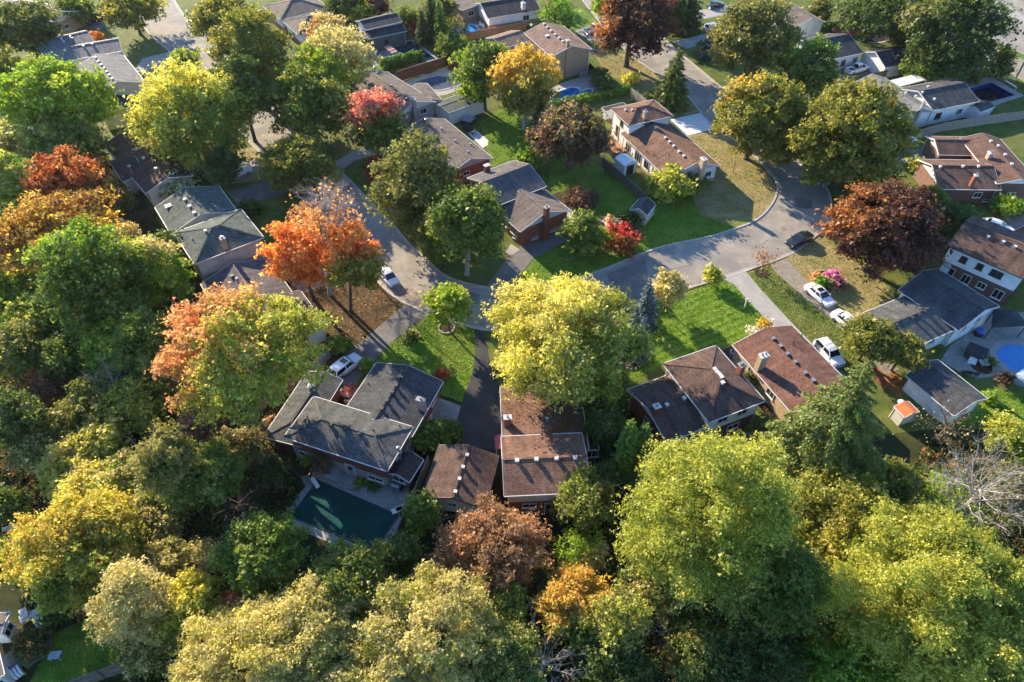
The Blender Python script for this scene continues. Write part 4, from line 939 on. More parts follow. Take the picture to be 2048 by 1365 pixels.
H1.chimney(1, *k53(1430, 540), w=0.95, d=0.5, up=1.7, mat='brick_pink', cap='concrete', pots=1); H1.flue(3, *k53(1235, 1000), r=0.12, hh=2.3)

# brown split-level behind the big locust
H2 = House('split_level_house', 'brown shingled split-level house with cream rear wall under the yellow locust', [
 dict(c=[(1001.5, 874), (1009, 991.5), (1180, 985), (1164, 866)], ze=4.7, k='gv', p=0.30, roof='sh_brown', wall='brick_red', nogut=(),
      win=[(1, 0.28, 1.5, 0.75, 1.9, 'trim_white', 1), (1, 0.8, 1.5, 0.75, 1.9)], door=[(1, 0.55, 0.9, 2.0, 0.1, 'door_dark')]),
 dict(c=[(1000, 772), (1007, 905), (1176, 900), (1160, 770)], ze=3.7, k='gu', p=0.24, hips=(0,), roof='sh_brown', wall='brick_tan', win=[(0, 0.5, 1.4, 1.1, 2.4)]),
 dict(c=[k94(1010, 575), k94(1065, 770), k94(1180, 770)], ze=2.7, k='flat', p=0, ov=0.2, roof='sh_dkbrown', wall='siding_dark', win=[(1, 0.5, 1.6, 1.2, 1.6, 'trim_white', 1)]),
])
b = H2.bl[0]   # cream siding band on the rear wall
a, c = b.edge(1, b.ov); q0, q1 = b.pt(*a, 0) + b.u * 0.07, b.pt(*c, 0) + b.u * 0.07
MB().face([q0 + Vector((0, 0, 2.75)), q1 + Vector((0, 0, 2.75)), q1 + Vector((0, 0, 4.55)), q0 + Vector((0, 0, 4.55))], [(0, 0), (9, 0), (9, 1.8), (0, 1.8)]).build('siding_band', 'siding_cream', H2.root)
H2.vents(0, [k94(428, 878), k94(604, 868), k94(787, 860), k94(955, 855)], 'vent_white', 0.42); H2.chimney(1, *k94(342, 545), w=0.55, d=0.75, up=1.3, mat='brick_red', cap='trim_white')
H2.flue(1, *k94(700, 520), r=0.1, hh=0.8); H2.pipes(1, [k94(950, 690)])
q = P(*k94(258, 700), 2.5); mb = MB(); aw = [P(*k94(222, 650), 2.3), P(*k94(232, 768), 2.3), P(*k94(292, 760), 2.75), P(*k94(290, 618), 2.75)]
mb.raw(aw + [p - Vector((0, 0, 0.1)) for p in aw], [(0, 1, 2, 3), (7, 6, 5, 4), (0, 4, 5, 1), (1, 5, 6, 2), (2, 6, 7, 3), (3, 7, 4, 0)]); mb.build('porch_awning', 'metal_red', H2.root)
for p in aw[:2]: MB().beam(Vector((p.x + 0.1, p.y, 0)), Vector((p.x + 0.1, p.y, 2.2)), 0.08, 0.08).build('awning_post', 'trim_white', H2.root)

# garage between
H3 = House('garage', 'detached garage with brown shingled gable roof beside the black asphalt driveway', [
 dict(c=[k50(1165, 727), k50(1502, 795), k50(1435, 1100), k50(1020, 1055)], ze=2.7, k='gv', p=0.30, roof='sh_brown_dk', wall='siding_cream', trim='trim_dark', win=[(2, 0.55, 1.0, 0.7, 1.5)], door=[(0, 0.5, 2.6, 2.1, 0.05, 'door_white')]),
], 'garage')
H3.vents(0, [k50(1318, 795), k50(1293, 868), k50(1272, 940), k50(1247, 1018)], 'vent_white', 0.36)

# split level with two brown roofs
H4 = House('split_level_house', 'brown roofed split-level house with white rear siding and low wing beside bright lawn', [
 dict(c=[(1326, 728), (1432, 691), (1530, 802), (1418, 845)], ze=5.0, k='hip', p=0.36, roof='sh_brown_dk', wall='siding_white', low=('brick_dark', 2.3), win=[(2, 0.3, 1.4, 1.0, 3.7), (2, 0.7, 1.4, 1.0, 3.7), (2, 0.4, 1.6, 1.0, 1.4), (1, 0.5, 1.4, 1.0, 3.7)]),
 dict(c=[k12(190, 780), k12(455, 690), k12(745, 1040), k12(440, 1140)], ze=3.4, k='gu', p=0.32, roof='sh_brown_dk', wall='brick_red', gm='siding_white', win=[(3, 0.5, 1.2, 0.9, 2.0), (2, 0.35, 1.6, 1.1, 2.0), (2, 0.75, 1.6, 1.1, 2.0)]),
])
H4.vents(0, [k12(780, 650), k12(797, 671), k12(812, 686), k12(828, 704), k12(835, 742)], 'vent_white', 0.42); H4.vents(1, [k12(455, 893), k12(572, 848)], 'vent_white', 0.42)
H4.chimney(1, *k12(378, 940), w=0.7, d=0.6, up=1.1, mat='brick_red', cap='trim_white', pots=1); H4.chimney(0, *k12(948, 672), w=0.6, d=0.7, up=1.4, mat='brick_red', cap='concrete', pots=2)

# long brown bungalow with beige brick
H5 = House('bungalow', 'long bungalow with reddish brown gable roof and beige brick wall by concrete driveway', [
 dict(c=[(1466, 690), (1584, 651), (1708, 778), (1590, 835)], ze=3.1, k='gv', p=0.30, roof='sh_redbrown', wall='brick_beige', win=[(3, 0.35, 1.4, 1.0, 1.9), (3, 0.7, 1.1, 0.9, 1.9), (0, 0.3, 2.0, 1.3, 1.7, 'trim_white', 2)], door=[(0, 0.7, 0.95, 2.0, 0.1, 'door_dark')]),
])
H5.vents(0, [k12(1180, 441), k12(1230, 492), k12(1276, 545), k12(1330, 600), k12(1396, 675), k12(1452, 726), k12(1500, 780)], 'metal_grey', 0.42)
H5.chimney(0, *k12(1085, 635), w=1.0, d=0.7, up=2.2, mat='brick_beige', cap='trim_white', pots=2); H5.pipes(0, [k12(1315, 470), k12(1370, 425)], 'vent_dark', 0.07, 0.7)

# white split-level in the bend of the street
H6 = House('split_level_house', 'white split-level house with light brown roofs in the bend of the street', [
 dict(c=[(1223, 218), (1257, 253), (1343, 232), (1309, 198)], ze=5.3, k='hip', p=0.34, roof='sh_brown', wall='siding_white', win=[(0, 0.55, 0.9, 1.2, 4.2, 'trim_dark', 0), (1, 0.4, 0.9, 0.6, 4.7)], door=[(0, 0.35, 0.9, 2.1, 1.0, 'door_dark', 'trim_white')]),
 dict(c=[(1252, 274.5), (1334.6, 360.5), (1434, 331.6), (1336.6, 237)], ze=3.0, k='gu', p=0.36, roof='sh_brown', wall='siding_white', gm='siding_pale', win=[(0, 0.12, 1.6, 1.9, 1.2), (0, 0.36, 2.2, 1.9, 1.3, 'trim_white', 2), (0, 0.55, 1.6, 1.6, 1.4), (0, 0.72, 1.4, 1.9, 1.2, 'trim_white', 1), (1, 0.85, 1.2, 1.0, 1.6)], low=('brick_beige', 0.6)),
])
H6.vents(1, [k113(822, 352), k113(910, 445), k113(947, 482), k113(987, 520), k113(1035, 570), k113(1078, 610)], 'vent_white', 0.4); H6.vents(0, [k113(548, 190), k113(608, 190)], 'vent_white', 0.35)
H6.chimney(0, *k113(722, 258), w=0.7, d=0.6, up=1.2, mat='brick_beige', cap='concrete'); H6.chimney(1, *k113(1248, 690), w=1.0, d=0.7, up=1.2, mat='brick_beige', ground=True, cap='trim_white', pots=1); H6.pipes(1, [k113(740, 565), k113(812, 600), k113(945, 598)], hh=0.5)

# red brick house with dark roofs on the island
H7 = House('brick_house', 'red brick house with dark grey gable roofs beside the curving asphalt drive', [
 dict(c=[k70(810, 362), k70(1115, 240), k70(1335, 420), k70(1008, 552)], ze=4.4, k='gu', p=0.36, roof='sh_purple', wall='brick_red', win=[(2, 0.8, 1.2, 0.8, 3.6)]),
 dict(c=[(993, 420), (1040, 465.5), (1137, 423), (1090, 376)], ze=3.2, k='gu', p=0.36, roof='sh_taupe', wall='brick_red', gm='siding_pale', win=[(1, 0.72, 1.3, 0.45, 0.55), (1, 0.3, 1.1, 0.45, 0.55), (0, 0.3, 1.2, 1.2, 1.8), (0, 0.7, 1.8, 1.3, 1.8, 'trim_white', 2)]),
])
H7.chimney(0, *k70(935, 322), w=0.9, d=0.6, up=1.2, mat='brick_red', cap='trim_white', pots=0); H7.chimney(1, *k70(1340, 606), w=0.6, d=0.75, up=1.1, mat='brick_red', ground=True, cap='concrete')

H8 = House('brick_bungalow', 'red brick bungalow with taupe gable roof behind the dark roofed brick house', [
 dict(c=[(805, 266), (890, 236), (984, 318), (899, 348)], ze=3.1, k='gv', p=0.34, roof='sh_taupe', wall='brick_red', gm='siding_grey', win=[(1, 0.3, 1.8, 1.2, 1.6), (2, 0.6, 1.2, 0.8, 1.8)], door=[(1, 0.6, 1.8, 2.0, 0.05, 'door_white')])])
H8.vents(0, [kB(1305, 885), kB(1400, 968), kB(1505, 992), kB(1487, 1042)], 'metal_grey', 0.4); H8.flue(0, *kB(1205, 855), r=0.14, hh=1.2)

H9 = House('bungalow', 'bungalow with grey brown roof and pale brick gable next to the grid covered pool', [
 dict(c=[(693.5, 173), (793, 231.7), (870, 208), (775, 140)], ze=3.1, k='gu', p=0.34, roof='sh_taupe', wall='brick_grey', gm='siding_pale', win=[(1, 0.72, 1.5, 1.1, 2.0), (0, 0.3, 1.6, 1.2, 1.7), (0, 0.7, 2.0, 1.3, 1.7, 'trim_white', 2)]),
 dict(c=[kB(1080, 590), kB(1200, 575), kB(1312, 672), kB(1215, 705)], ze=2.9, k='gv', p=0.25, roof='sh_taupe', wall='brick_grey', gm='siding_pale')])
H9.chimney(0, *kB(1118, 712), w=0.7, d=0.6, up=0.9, mat='brick_grey', ground=True, cap='trim_white', pots=2); H9.vents(0, [kB(965, 590), kB(1068, 680), kB(868, 503)], 'metal_grey', 0.45); H9.flue(0, *kB(855, 490), r=0.14, hh=1.0)

H10 = House('two_storey_house', 'two storey house with dark green grey roofs and cream siding left of orange maple', [
 dict(c=[(346, 466), (390, 527), (527.5, 476), (482, 418)], ze=5.3, k='hip', p=0.36, roof='sh_green', wall='siding_cream', low=('brick_grey', 2.6), win=[(0, 0.5, 1.4, 1.1, 4.2), (0, 0.5, 1.6, 1.3, 1.5)]),
 dict(c=[(307, 417), (345, 466), (478, 424), (435, 373)], ze=4.2, k='gu', p=0.34, roof='sh_green', wall='siding_cream', win=[(0, 0.3, 1.6, 1.0, 3.0), (0, 0.7, 1.4, 1.0, 1.5)]),
 dict(c=[k20(700, 765), k20(745, 842), k20(870, 795)], ze=2.6, k='flat', p=0, ov=0.25, roof='sh_dkbrown', wall='siding_cream')])
H10.vents(1, [k20(582, 345), k20(615, 392), k20(647, 436)], 'vent_white', 0.45); H10.vents(0, [k20(722, 560)], 'vent_white', 0.4); H10.vents(1, [k20(470, 386)], 'vent_white', 1.0, 'skylight', 0.1); H10.chimney(0, *k20(858, 668), w=0.75, d=0.6, up=1.6, mat='brick_beige', cap='concrete'); H10.pipes(0, [k20(636, 618), k20(806, 545)])

H11 = House('bungalow', 'bungalow with purple grey gable roof behind the salmon tipped maple', [
 dict(c=[(393.5, 567), (534, 522), (600, 598), (455, 650)], ze=3.0, k='gv', p=0.30, roof='sh_purple', wall='siding_cream', gm='siding_cream', win=[(1, 0.5, 1.4, 1.1, 1.7)]),
 dict(c=[(560, 596), (599, 583), (656, 652), (610, 668)], ze=2.8, k='gv', p=0.26, roof='sh_purple', wall='siding_cream', door=[(1, 0.5, 2.4, 2.0, 0.05, 'door_white')])])
H11.vents(0, [k20(903, 868)], 'vent_dark', 0.5); H11.flue(0, *k20(950, 915), r=0.13, hh=1.0)

H12 = House('bungalow', 'brown roofed bungalow half hidden behind the weeping yellow birch', [
 dict(c=[k0(705, 985), k0(1010, 890), k0(1335, 1205), k0(985, 1310)], ze=3.1, k='gv', p=0.30, roof='sh_brown_dk', wall='siding_cream', win=[(3, 0.5, 1.4, 1.0, 1.7), (2, 0.4, 1.6, 1.2, 1.6)]),
 dict(c=[k0(735, 1105), k0(890, 1055), k0(985, 1170), k0(845, 1255)], ze=3.0, k='gu', p=0.34, roof='sh_dkbrown', wall='siding_cream')])
H12.vents(0, [k0(935, 1022), k0(982, 1085), k0(1065, 1158)], 'vent_white', 0.5); H12.flue(1, *k0(905, 1190), r=0.16, hh=1.6)

H13 = House('split_level_house', 'grey roofed split-level house with pale gable beside the lime green tree', [
 dict(c=[k0(500, 470), k0(670, 640), k0(995, 575), k0(845, 375)], ze=5.2, k='gu', p=0.34, roof='sh_ltgrey', wall='siding_pale', win=[(1, 0.3, 1.2, 1.0, 4.0)]),
 dict(c=[k0(300, 365), k0(350, 425), k0(865, 352), k0(777, 245)], ze=4.2, k='gv', p=0.30, roof='sh_ltgrey', wall='siding_pale'),
 dict(c=[k0(650, 720), k0(700, 790), k0(1000, 745), k0(930, 650)], ze=3.0, k='gu', p=0.30, roof='sh_slate', wall='siding_cream', win=[(1, 0.65, 1.4, 0.9, 1.8, 'trim_white', 0)])])
H13.vents(0, [k0(655, 400), k0(675, 426), k0(693, 450), k0(711, 473), k0(730, 497), k0(748, 520), k0(767, 544)], 'vent_white', 0.45); H13.vents(1, [k0(345, 370), k0(445, 350), k0(572, 320), k0(632, 305)], 'vent_white', 0.45); H13.chimney(1, *k0(505, 305), w=0.6, d=0.6, up=1.4, mat='brick_red', cap='trim_white')
H14 = House('bungalow', 'grey roofed bungalow with brick chimney in front of the black pickup', [
 dict(c=[k0(250, 305), k0(300, 370), k0(650, 285), k0(560, 195)], ze=4.0, k='gv', p=0.28, roof='sh_ltgrey', wall='siding_pale')])
H14.vents(0, [k0(390, 228), k0(408, 250), k0(422, 270), k0(437, 290)], 'vent_white', 0.45); H14.chimney(0, *k0(445, 215), w=0.8, d=0.6, up=1.3, mat='brick_red', cap='trim_white', pots=2)
H15 = House('bungalow', 'taupe roofed bungalow by the dark round tree with a drive for the black pickup', [
 dict(c=[k0(-160, 110), k0(300, 215), k0(475, 110), k0(110, -60)], ze=3.2, k='gu', p=0.3, roof='sh_taupe', wall='brick_tan', gm='siding_cream', win=[(1, 0.5, 1.4, 1.0, 1.6)])])
H15.vents(0, [k0(30, 25), k0(110, 12)], 'vent_white', 0.5)

H16 = House('bungalow', 'taupe hip roofed bungalow with white brick wall above the olive street tree', [
 dict(c=[kB(80, 35), kB(205, 140), kB(530, 60), kB(440, -30)], ze=3.2, k='hip', p=0.32, roof='sh_taupe', wall='siding_white', low=('brick_red', 1.2)),
 dict(c=[kB(245, 150), kB(320, 250), kB(625, 165), kB(540, 70)], ze=3.1, k='hip', p=0.36, roof='sh_taupe', wall='siding_white', low=('brick_red', 1.2), win=[(0, 0.5, 1.4, 1.0, 1.8)])])
H16.vents(1, [kB(482, 105)], 'vent_white', 0.4)
H17 = House('pool_house', 'dark blue roofed house with grey rear wall beside the dark teal pool', [
 dict(c=[kB(735, 145), kB(780, 215), kB(1020, 145), kB(975, 85)], ze=4.4, k='gv', p=0.32, roof='sh_black', wall='siding_white'),
 dict(c=[kB(765, 212), kB(1015, 148), kB(1048, 208), kB(815, 278)], ze=3.3, k='gu', p=0.22, roof='sh_black', wall='siding_dark', win=[(2, 0.55, 1.0, 1.8, 1.3, 'trim_dark', 0)]),
 dict(c=[kB(690, 230), kB(775, 215), kB(825, 245), kB(775, 275)], ze=2.9, k='flat', p=0, ov=0.2, roof='sh_taupe', wall='wood_dark')])
H18 = House('bungalow', 'white sided bungalow with dark roof and light chimney near orange wood fence', [
 dict(c=[kC(-150, 60), kC(-80, 125), kC(262, 75), kC(150, -60)], ze=3.3, k='gv', p=0.34, roof='sh_black', wall='siding_white', low=('brick_tan', 1.4), win=[(1, 0.75, 1.6, 1.3, 1.9, 'trim_white', 1)])])
H18.chimney(0, *kC(158, 62), w=1.0, d=0.8, up=1.3, mat='stucco', cap='trim_white', pots=2)
e = House('pergola_deck_house', 'taupe roofed house end with covered deck above the blue tarp pool', [
 dict(c=[kB(1375, 20), kB(1445, 75), kB(1560, 45), kB(1480, -30)], ze=3.2, k='shed', p=0.1, roof='sh_taupe', wall='brick_tan', win=[(1, 0.5, 1.6, 1.2, 1.9)])])
H19 = House('brick_house', 'two storey tan brick house with brown roof beside the blue kidney pool', [
 dict(c=[(1052, 66), (1100, 117), (1179, 98), (1129, 51)], ze=5.2, k='gu', p=0.33, roof='sh_tan', wall='brick_tan', win=[(1, 0.12, 1.8, 1.5, 1.6), (0, 0.4, 1.3, 1.2, 4.0), (0, 0.75, 1.3, 1.2, 4.0)]),
 dict(c=[kC(-90, 260), kC(20, 340), kC(190, 275), kC(90, 205)], ze=4.6, k='gv', p=0.3, roof='sh_tan', wall='brick_tan', win=[(1, 0.5, 1.2, 1.0, 3.6)])])
H19.vents(0, [kC(300, 172), kC(322, 192), kC(348, 218), kC(376, 243), kC(403, 266), kC(428, 289), kC(212, 176)], 'vent_white', 0.45); H19.vents(0, [kC(322, 252)], 'vent_white', 0.8); H19.chimney(0, *kC(460, 318), w=0.7, d=0.6, up=1.2, mat='brick_tan', ground=True, cap='trim_white')

H20 = House('bungalow', 'taupe roofed bungalow with white gable behind the olive street tree', [
 dict(c=[kD(120, 60), kD(300, 205), kD(478, 145), kD(300, 20)], ze=3.0, k='gu', p=0.36, roof='sh_taupe', wall='siding_white', gm='siding_white', win=[(1, 0.2, 0.8, 0.8, 1.7, 'trim_dark', 0)])])
H21 = House('bungalow', 'dark roofed bungalow with white pickup parked at its end', [
 dict(c=[kD(300, 283), kD(540, 226), kD(765, 362), kD(570, 407)], ze=3.1, k='gu', p=0.36, roof='sh_slate', wall='siding_pale', win=[(2, 0.1, 1.2, 1.4, 1.5), (2, 0.5, 1.4, 1.6, 1.4)], door=[(2, 0.75, 0.9, 2.0, 0.05, 'door_dark')])])
H22 = House('garage', 'detached garage with dark roof and white gable front next to white pickup', [
 dict(c=[kD(770, 360), kD(922, 470), kD(1140, 418), kD(1010, 308)], ze=2.6, k='gv', p=0.42, roof='sh_black', wall='siding_pale', gm='siding_white')], 'garage')
b = H22.bl[0]; H22.door(b, 3, 0.5, 2.6, 2.0, 0.05, 'door_grey', garage=True)
H23 = House('bungalow', 'grey roofed bungalow with slim brick chimney and white patio cover behind big maple', [
 dict(c=[kD(1010, 600), kD(1250, 762), kD(1492, 702), kD(1385, 540)], ze=3.3, k='gv', p=0.34, roof='sh_slate', wall='siding_pale', win=[(1, 0.2, 1.4, 1.2, 1.6, 'trim_dark', 1), (1, 0.7, 1.4, 1.2, 1.6)]),
 dict(c=[kD(700, 545), kD(1058, 795), kD(1250, 760), kD(950, 540)], ze=3.3, k='gu', p=0.34, roof='sh_ltgrey', wall='siding_pale', gm='siding_grey')])
H23.vents(0, [kD(1128, 664), kD(1255, 682), kD(1172, 637), kD(1060, 640), kD(1212, 598)], 'vent_white', 0.4); H23.chimney(1, *kD(1170, 738), w=0.5, d=0.5, up=0.9, mat='brick_grey', ground=True, cap='concrete', pots=1)
m = MB(); q = [P(*kD(958, 552), 2.7), P(*kD(1025, 592), 2.7), P(*kD(1203, 546), 2.7), P(*kD(1120, 510), 2.7)]; m.prism(q, 2.62, 2.76); m.build('patio_cover', 'trim_white', H23.root)
for p in q: MB().beam(Vector((p.x, p.y, 0)), Vector((p.x, p.y, 2.62)), 0.1, 0.1).build('post', 'trim_white', H23.root)

H24 = House('brick_house', 'dark brick house with brown cross gables and white gable trim by the copper maple', [
 dict(c=[kD(1150, 1082), kD(1283, 1298), kD(1700, 1290), kD(1560, 1100)], ze=3.2, k='gv', p=0.36, roof='sh_umber', wall='brick_dark', gm='siding_white', win=[(1, 0.72, 1.3, 1.0, 1.9), (1, 0.92, 0.9, 0.5, 0.9)]),
 dict(c=[kD(1450, 950), kD(1680, 1262), kD(1960, 1255), kD(1715, 942)], ze=3.8, k='gu', p=0.30, roof='sh_umber', wall='brick_dark', gm='siding_white', win=[(1, 0.5, 1.4, 0.8, 1.6), (1, 0.1, 1.0, 0.5, 0.9)]),
 dict(c=[kD(1195, 922), kD(1284, 1062), kD(1490, 1057), kD(1540, 945)], ze=3.0, k='gv', p=0.36, roof='sh_umber', wall='brick_dark', gm='siding_white')])
H24.vents(0, [kD(1295, 1145), kD(1450, 1142), kD(1555, 1142)], 'vent_white', 0.4); H24.vents(1, [kD(1640, 970), kD(1690, 1003), kD(1738, 1062), kD(1782, 1127)], 'vent_white', 0.4)
H24.chimney(1, *kD(1622, 1082), w=0.8, d=0.6, up=1.0, mat='brick_pink', cap='trim_white', pots=2); H24.chimney(0, *kD(1503, 1270), w=0.55, d=0.5, up=1.9, mat='brick_red', cap='trim_white', pots=1)
H25 = House('two_storey_house', 'two storey house with brown roof, white upper siding and brick lower storey at frame edge', [
 dict(c=[kE(1250, 665), kE(1774, 868), kE(1960, 690), kE(1440, 420)], ze=5.4, k='gu', p=0.30, roof='sh_brown_dk', wall='siding_white', trim='trim_dark', low=('brick_dark', 2.75),
      win=[(0, 0.24, 0.9, 1.0, 4.15, 'trim_dark', 0), (0, 0.47, 0.9, 1.0, 4.15, 'trim_dark', 0), (0, 0.66, 0.8, 1.0, 4.15, 'trim_dark', 0), (0, 0.74, 0.8, 1.0, 4.15, 'trim_dark', 0), (0, 0.15, 1.5, 1.9, 1.3, 'trim_white', 1), (0, 0.4, 1.2, 1.5, 1.5), (0, 0.62, 1.1, 1.0, 1.6), (0, 0.86, 1.3, 1.5, 1.4)])])
H25.vents(0, [kE(1525, 600), kE(1628, 635), kE(1708, 668)], 'vent_white', 0.4); H25.chimney(0, *kE(1238, 800), w=0.9, d=0.7, up=0.2, mat='stucco', ground=True, cap='concrete', pots=2)
H26 = House('bungalow', 'slate grey roofed house with low side wing beside flagstone pool patio', [
 dict(c=[kE(915, 955), kE(1330, 1235), kE(1592, 1075), kE(1205, 805)], ze=3.6, k='gu', p=0.34, roof='sh_slate', wall='siding_pale', win=[(1, 0.3, 0.9, 1.0, 2.2), (1, 0.7, 0.9, 1.0, 2.2)]),
 dict(c=[kE(672, 1108), kE(985, 1372), kE(1345, 1200), kE(1005, 985)], ze=3.0, k='gv', p=0.32, roof='sh_grey', wall='siding_pale', win=[(1, 0.6, 1.2, 1.0, 1.7)])])
H26.vents(1, [kE(1092, 1108), kE(1052, 1130), kE(1008, 1152)], 'vent_dark', 0.4); H26.vents(0, [kE(1262, 1100)], 'vent_dark', 0.35)
H27 = House('garage', 'long garage with grey gable roof and white wall on the patio edge', [
 dict(c=[kF(980, 347), kF(1300, 632), kF(1522, 492), kF(1172, 236)], ze=2.6, k='gu', p=0.40, roof='sh_slate', wall='siding_white', win=[(1, 0.5, 0.9, 0.7, 1.6)])], 'garage')
H28 = House('shed', 'small shed with bright orange roof behind the tall spruce', [
 dict(c=[kF(900, 560), kF(960, 640), kF(1048, 590), kF(985, 515)], ze=2.0, k='gu', p=0.35, ov=0.15, roof='orange_shingle', wall='siding_cream')], 'shed')
H29 = House('bungalow', 'white house end with rusty roof edge at the right frame border', [
 dict(c=[kE(1705, 600), kE(1740, 640), kE(2000, 560), kE(1960, 470)], ze=0.0 + 3.4, k='gu', p=0.4, roof='sh_redbrown', wall='siding_white', win=[(0, 0.5, 1.6, 1.4, 1.6)])])
H30 = House('bungalow', 'pale sided house corner with taupe roof by the stepping path and lawn chairs', [
 dict(c=[kG(-260, 1260), kG(-130, 1365), kG(70, 1330), kG(-40, 1200)], ze=3.2, k='gu', p=0.3, roof='sh_taupe', wall='siding_white', win=[(1, 0.5, 1.2, 1.0, 1.7)]),
 dict(c=[kG(-140, 930), kG(-90, 1010), kG(60, 1090), kG(0, 900)], ze=3.0, k='gv', p=0.2, roof='sh_taupe', wall='siding_white', win=[(2, 0.5, 1.2, 1.0, 1.6)])])
# small garden buildings
S1 = House('garden_shed', 'small pale green garden shed with grey gable roof on the lawn', [
 dict(c=[k113(607, 1090), k113(752, 1150), k113(812, 1045), k113(665, 985)], ze=2.1, k='gv', p=0.55, ov=0.12, roof='sh_slate', wall='siding_cream')], 'shed')
S2 = House('garden_shed', 'white plastic storage shed with dark door behind the white split-level', [
 dict(c=[k113(457, 625), k113(545, 690), k113(655, 660), k113(560, 580)], ze=2.2, k='gu', p=0.45, ov=0.1, roof='plastic_white', wall='plastic_white')], 'shed')
S2.door(S2.bl[0], 1, 0.5, 1.5, 1.9, 0.05, 'plastic_black')
S3 = House('garden_building', 'low garden building with dark green roof and weathered wall near grid covered pool', [
 dict(c=[kB(1270, 700), kB(1350, 785), kB(1590, 672), kB(1500, 618)], ze=2.7, k='gv', p=0.16, ov=0.2, roof='sh_green', wall='stucco')], 'shed')
S4 = House('gazebo_shed', 'brown roofed garden pavilion in the corner by the sound wall', [
 dict(c=[kD(1395, 425), kD(1550, 480), kD(1610, 415), kD(1440, 365)], ze=2.3, k='hip', p=0.35, ov=0.25, roof='sh_dkbrown', wall='siding_dark', win=[(0, 0.5, 1.0, 0.8, 1.3)])], 'shed')
S5 = House('garden_shed', 'low grey roofed pool shed beside the rectangular navy pool', [
 dict(c=[kD(1478, 722), kD(1575, 768), kD(1665, 730), kD(1590, 686)], ze=2.2, k='gv', p=0.35, ov=0.15, roof='sh_slate', wall='siding_pale')], 'shed')
S6 = House('garden_shed', 'low shed with flat dark roof beneath the hedge by white split-level', [
 dict(c=[kC(700, 735), kC(720, 765), kC(862, 722), kC(842, 700)], ze=2.0, k='flat', p=0, ov=0.1, roof='sh_black', wall='siding_pale')], 'shed')
# ================================================================== fences and walls
def fence(pts, h, mat, label, top=True, name='wood_fence', cap=None, board=0.15, plen=2.4, post=0.11, cat='fence', group=None, slab=False, postmat=None):
    W = [P(x, y, h if top else 0.0) for x, y in pts]; W = [Vector((p.x, p.y, 0)) for p in W]
    c = W[0].lerp(W[-1], 0.5); root = empty(name, (c.x, c.y, 0), label, cat, group); first = True
    for a, b in zip(W, W[1:]):
        L = (b - a).length; n = max(1, round(L / plen)); l = L / n; u = (b - a).normalized(); ang = math.atan2(u.y, u.x)
        m = MB(); x = post / 2 + 0.01; k = 0
        if slab:
            nb = 5
            for j in range(nb): m.box((l / 2, 0, h * (j + 0.5) / nb), (l - post - 0.02, 0.10, h / nb - 0.02))
        else:
            while x < l - post / 2 - 0.03:
                w = min(board, l - post / 2 - x); m.box((x + w / 2, 0.012 * (k % 2), h / 2 + 0.03 - 0.008 * ((k * 7) % 3)), (w - 0.014, 0.022, h - 0.06)); x += w; k += 1
            for z in (0.25 * h, 0.78 * h): m.box((l / 2, -0.045, z), (l - post, 0.04, 0.09))
            if cap: m.box((l / 2, 0.0, h + 0.02), (l, 0.14, 0.04))
        data = None
        for i in range(n):
            if data is None: o = m.build('panel', mat, None); data = o.data
            else: o = bpy.data.objects.new('panel', data); COL.objects.link(o)
            q = a + u * (l * i); o.parent = root; o.location = q - root.location; o.rotation_euler = (0, 0, ang)
        pd = None
        for i in range(0 if first else 1, n + 1):
            if pd is None: o = MB().box((0, 0, h / 2 + 0.04), (post, post, h + 0.12)).build('post', postmat or mat, None); pd = o.data
            else: o = bpy.data.objects.new('post', pd); COL.objects.link(o)
            q = a + u * (l * i); o.parent = root; o.location = q - root.location; o.rotation_euler = (0, 0, ang)
        first = False
    return root
fence([(856, 912), (826, 986), (780, 1092)], 1.9, 'wood_fence', 'tall wooden fence between covered pool and brown garage', cap=True)
fence([k53(575, -8), k53(375, 165), k53(300, 232), k53(0, 405), (500, 822), (478, 880)], 1.7, 'wood_grey', 'pale weathered picket fence beside the leaf covered side yard', board=0.2)
fence([k113(345, 622), k113(640, 862), k113(738, 955)], 1.8, 'wood_fence', 'brown board fence behind the white split-level house', cap=True)
k7 = crop(700, 0, 6.827)
fence([k7(640, 980), k7(970, 880), k7(1270, 790), k7(1330, 770)], 2.3, 'wood_red', 'long red stained board fence between hedge and grid covered pool', cap=True)
fence([k7(1335, 772), k7(1560, 890), k7(1700, 960)], 2.3, 'wood_red', 'red stained corner fence ending under the green maple', cap=True)
fence([k7(1500, 478), k7(1780, 415), k7(2060, 365), (1052, 44)], 1.9, 'wood_orange', 'new orange cedar fence beside the blue tarp pool', cap=True)
fence([kD(1165, 885), kD(1330, 838), kD(1600, 795), kD(1870, 758), (2120, 208)], 1.9, 'wood_grey', 'weathered grey wooden fence with uneven top behind brown gabled house')
fence([(1978, 84), (2048, 122), (2130, 166)], 3.4, 'soundwall', 'tall grey concrete sound wall along the arterial road', name='sound_wall', cat='wall', plen=4.6, post=0.35, slab=True)
fence([kD(835, 500), kD(900, 488), kD(1140, 432), kD(1200, 470)], 1.7, 'wood_fence', 'dark board fence behind the white pickup garage')
fence([kG(430, 1370), kG(640, 1290), kG(775, 1240), kG(905, 1195)], 1.9, 'wood_fence', 'brown fence with dark posts at the end of the shaded back lawn', cap=True, postmat='plastic_black', plen=2.6)
fence([kF(720, 240), kF(850, 400)], 1.5, 'wood_red', 'short red wooden fence behind the twin round trees', board=0.2)
fence([k20(95, 470), k20(365, 392)], 1.7, 'wood_dark', 'dark board fence beside the green roofed house')
fence([k12(1000, 1090), k12(1172, 1022)], 1.1, 'wood_grey', 'low pale fence in the shaded yard behind brown bungalow', cap=True)
fence([kC(895, 602), kC(1002, 690)], 1.7, 'wood_grey', 'pale cedar fence with gate beside the clipped hedge', cap=True)
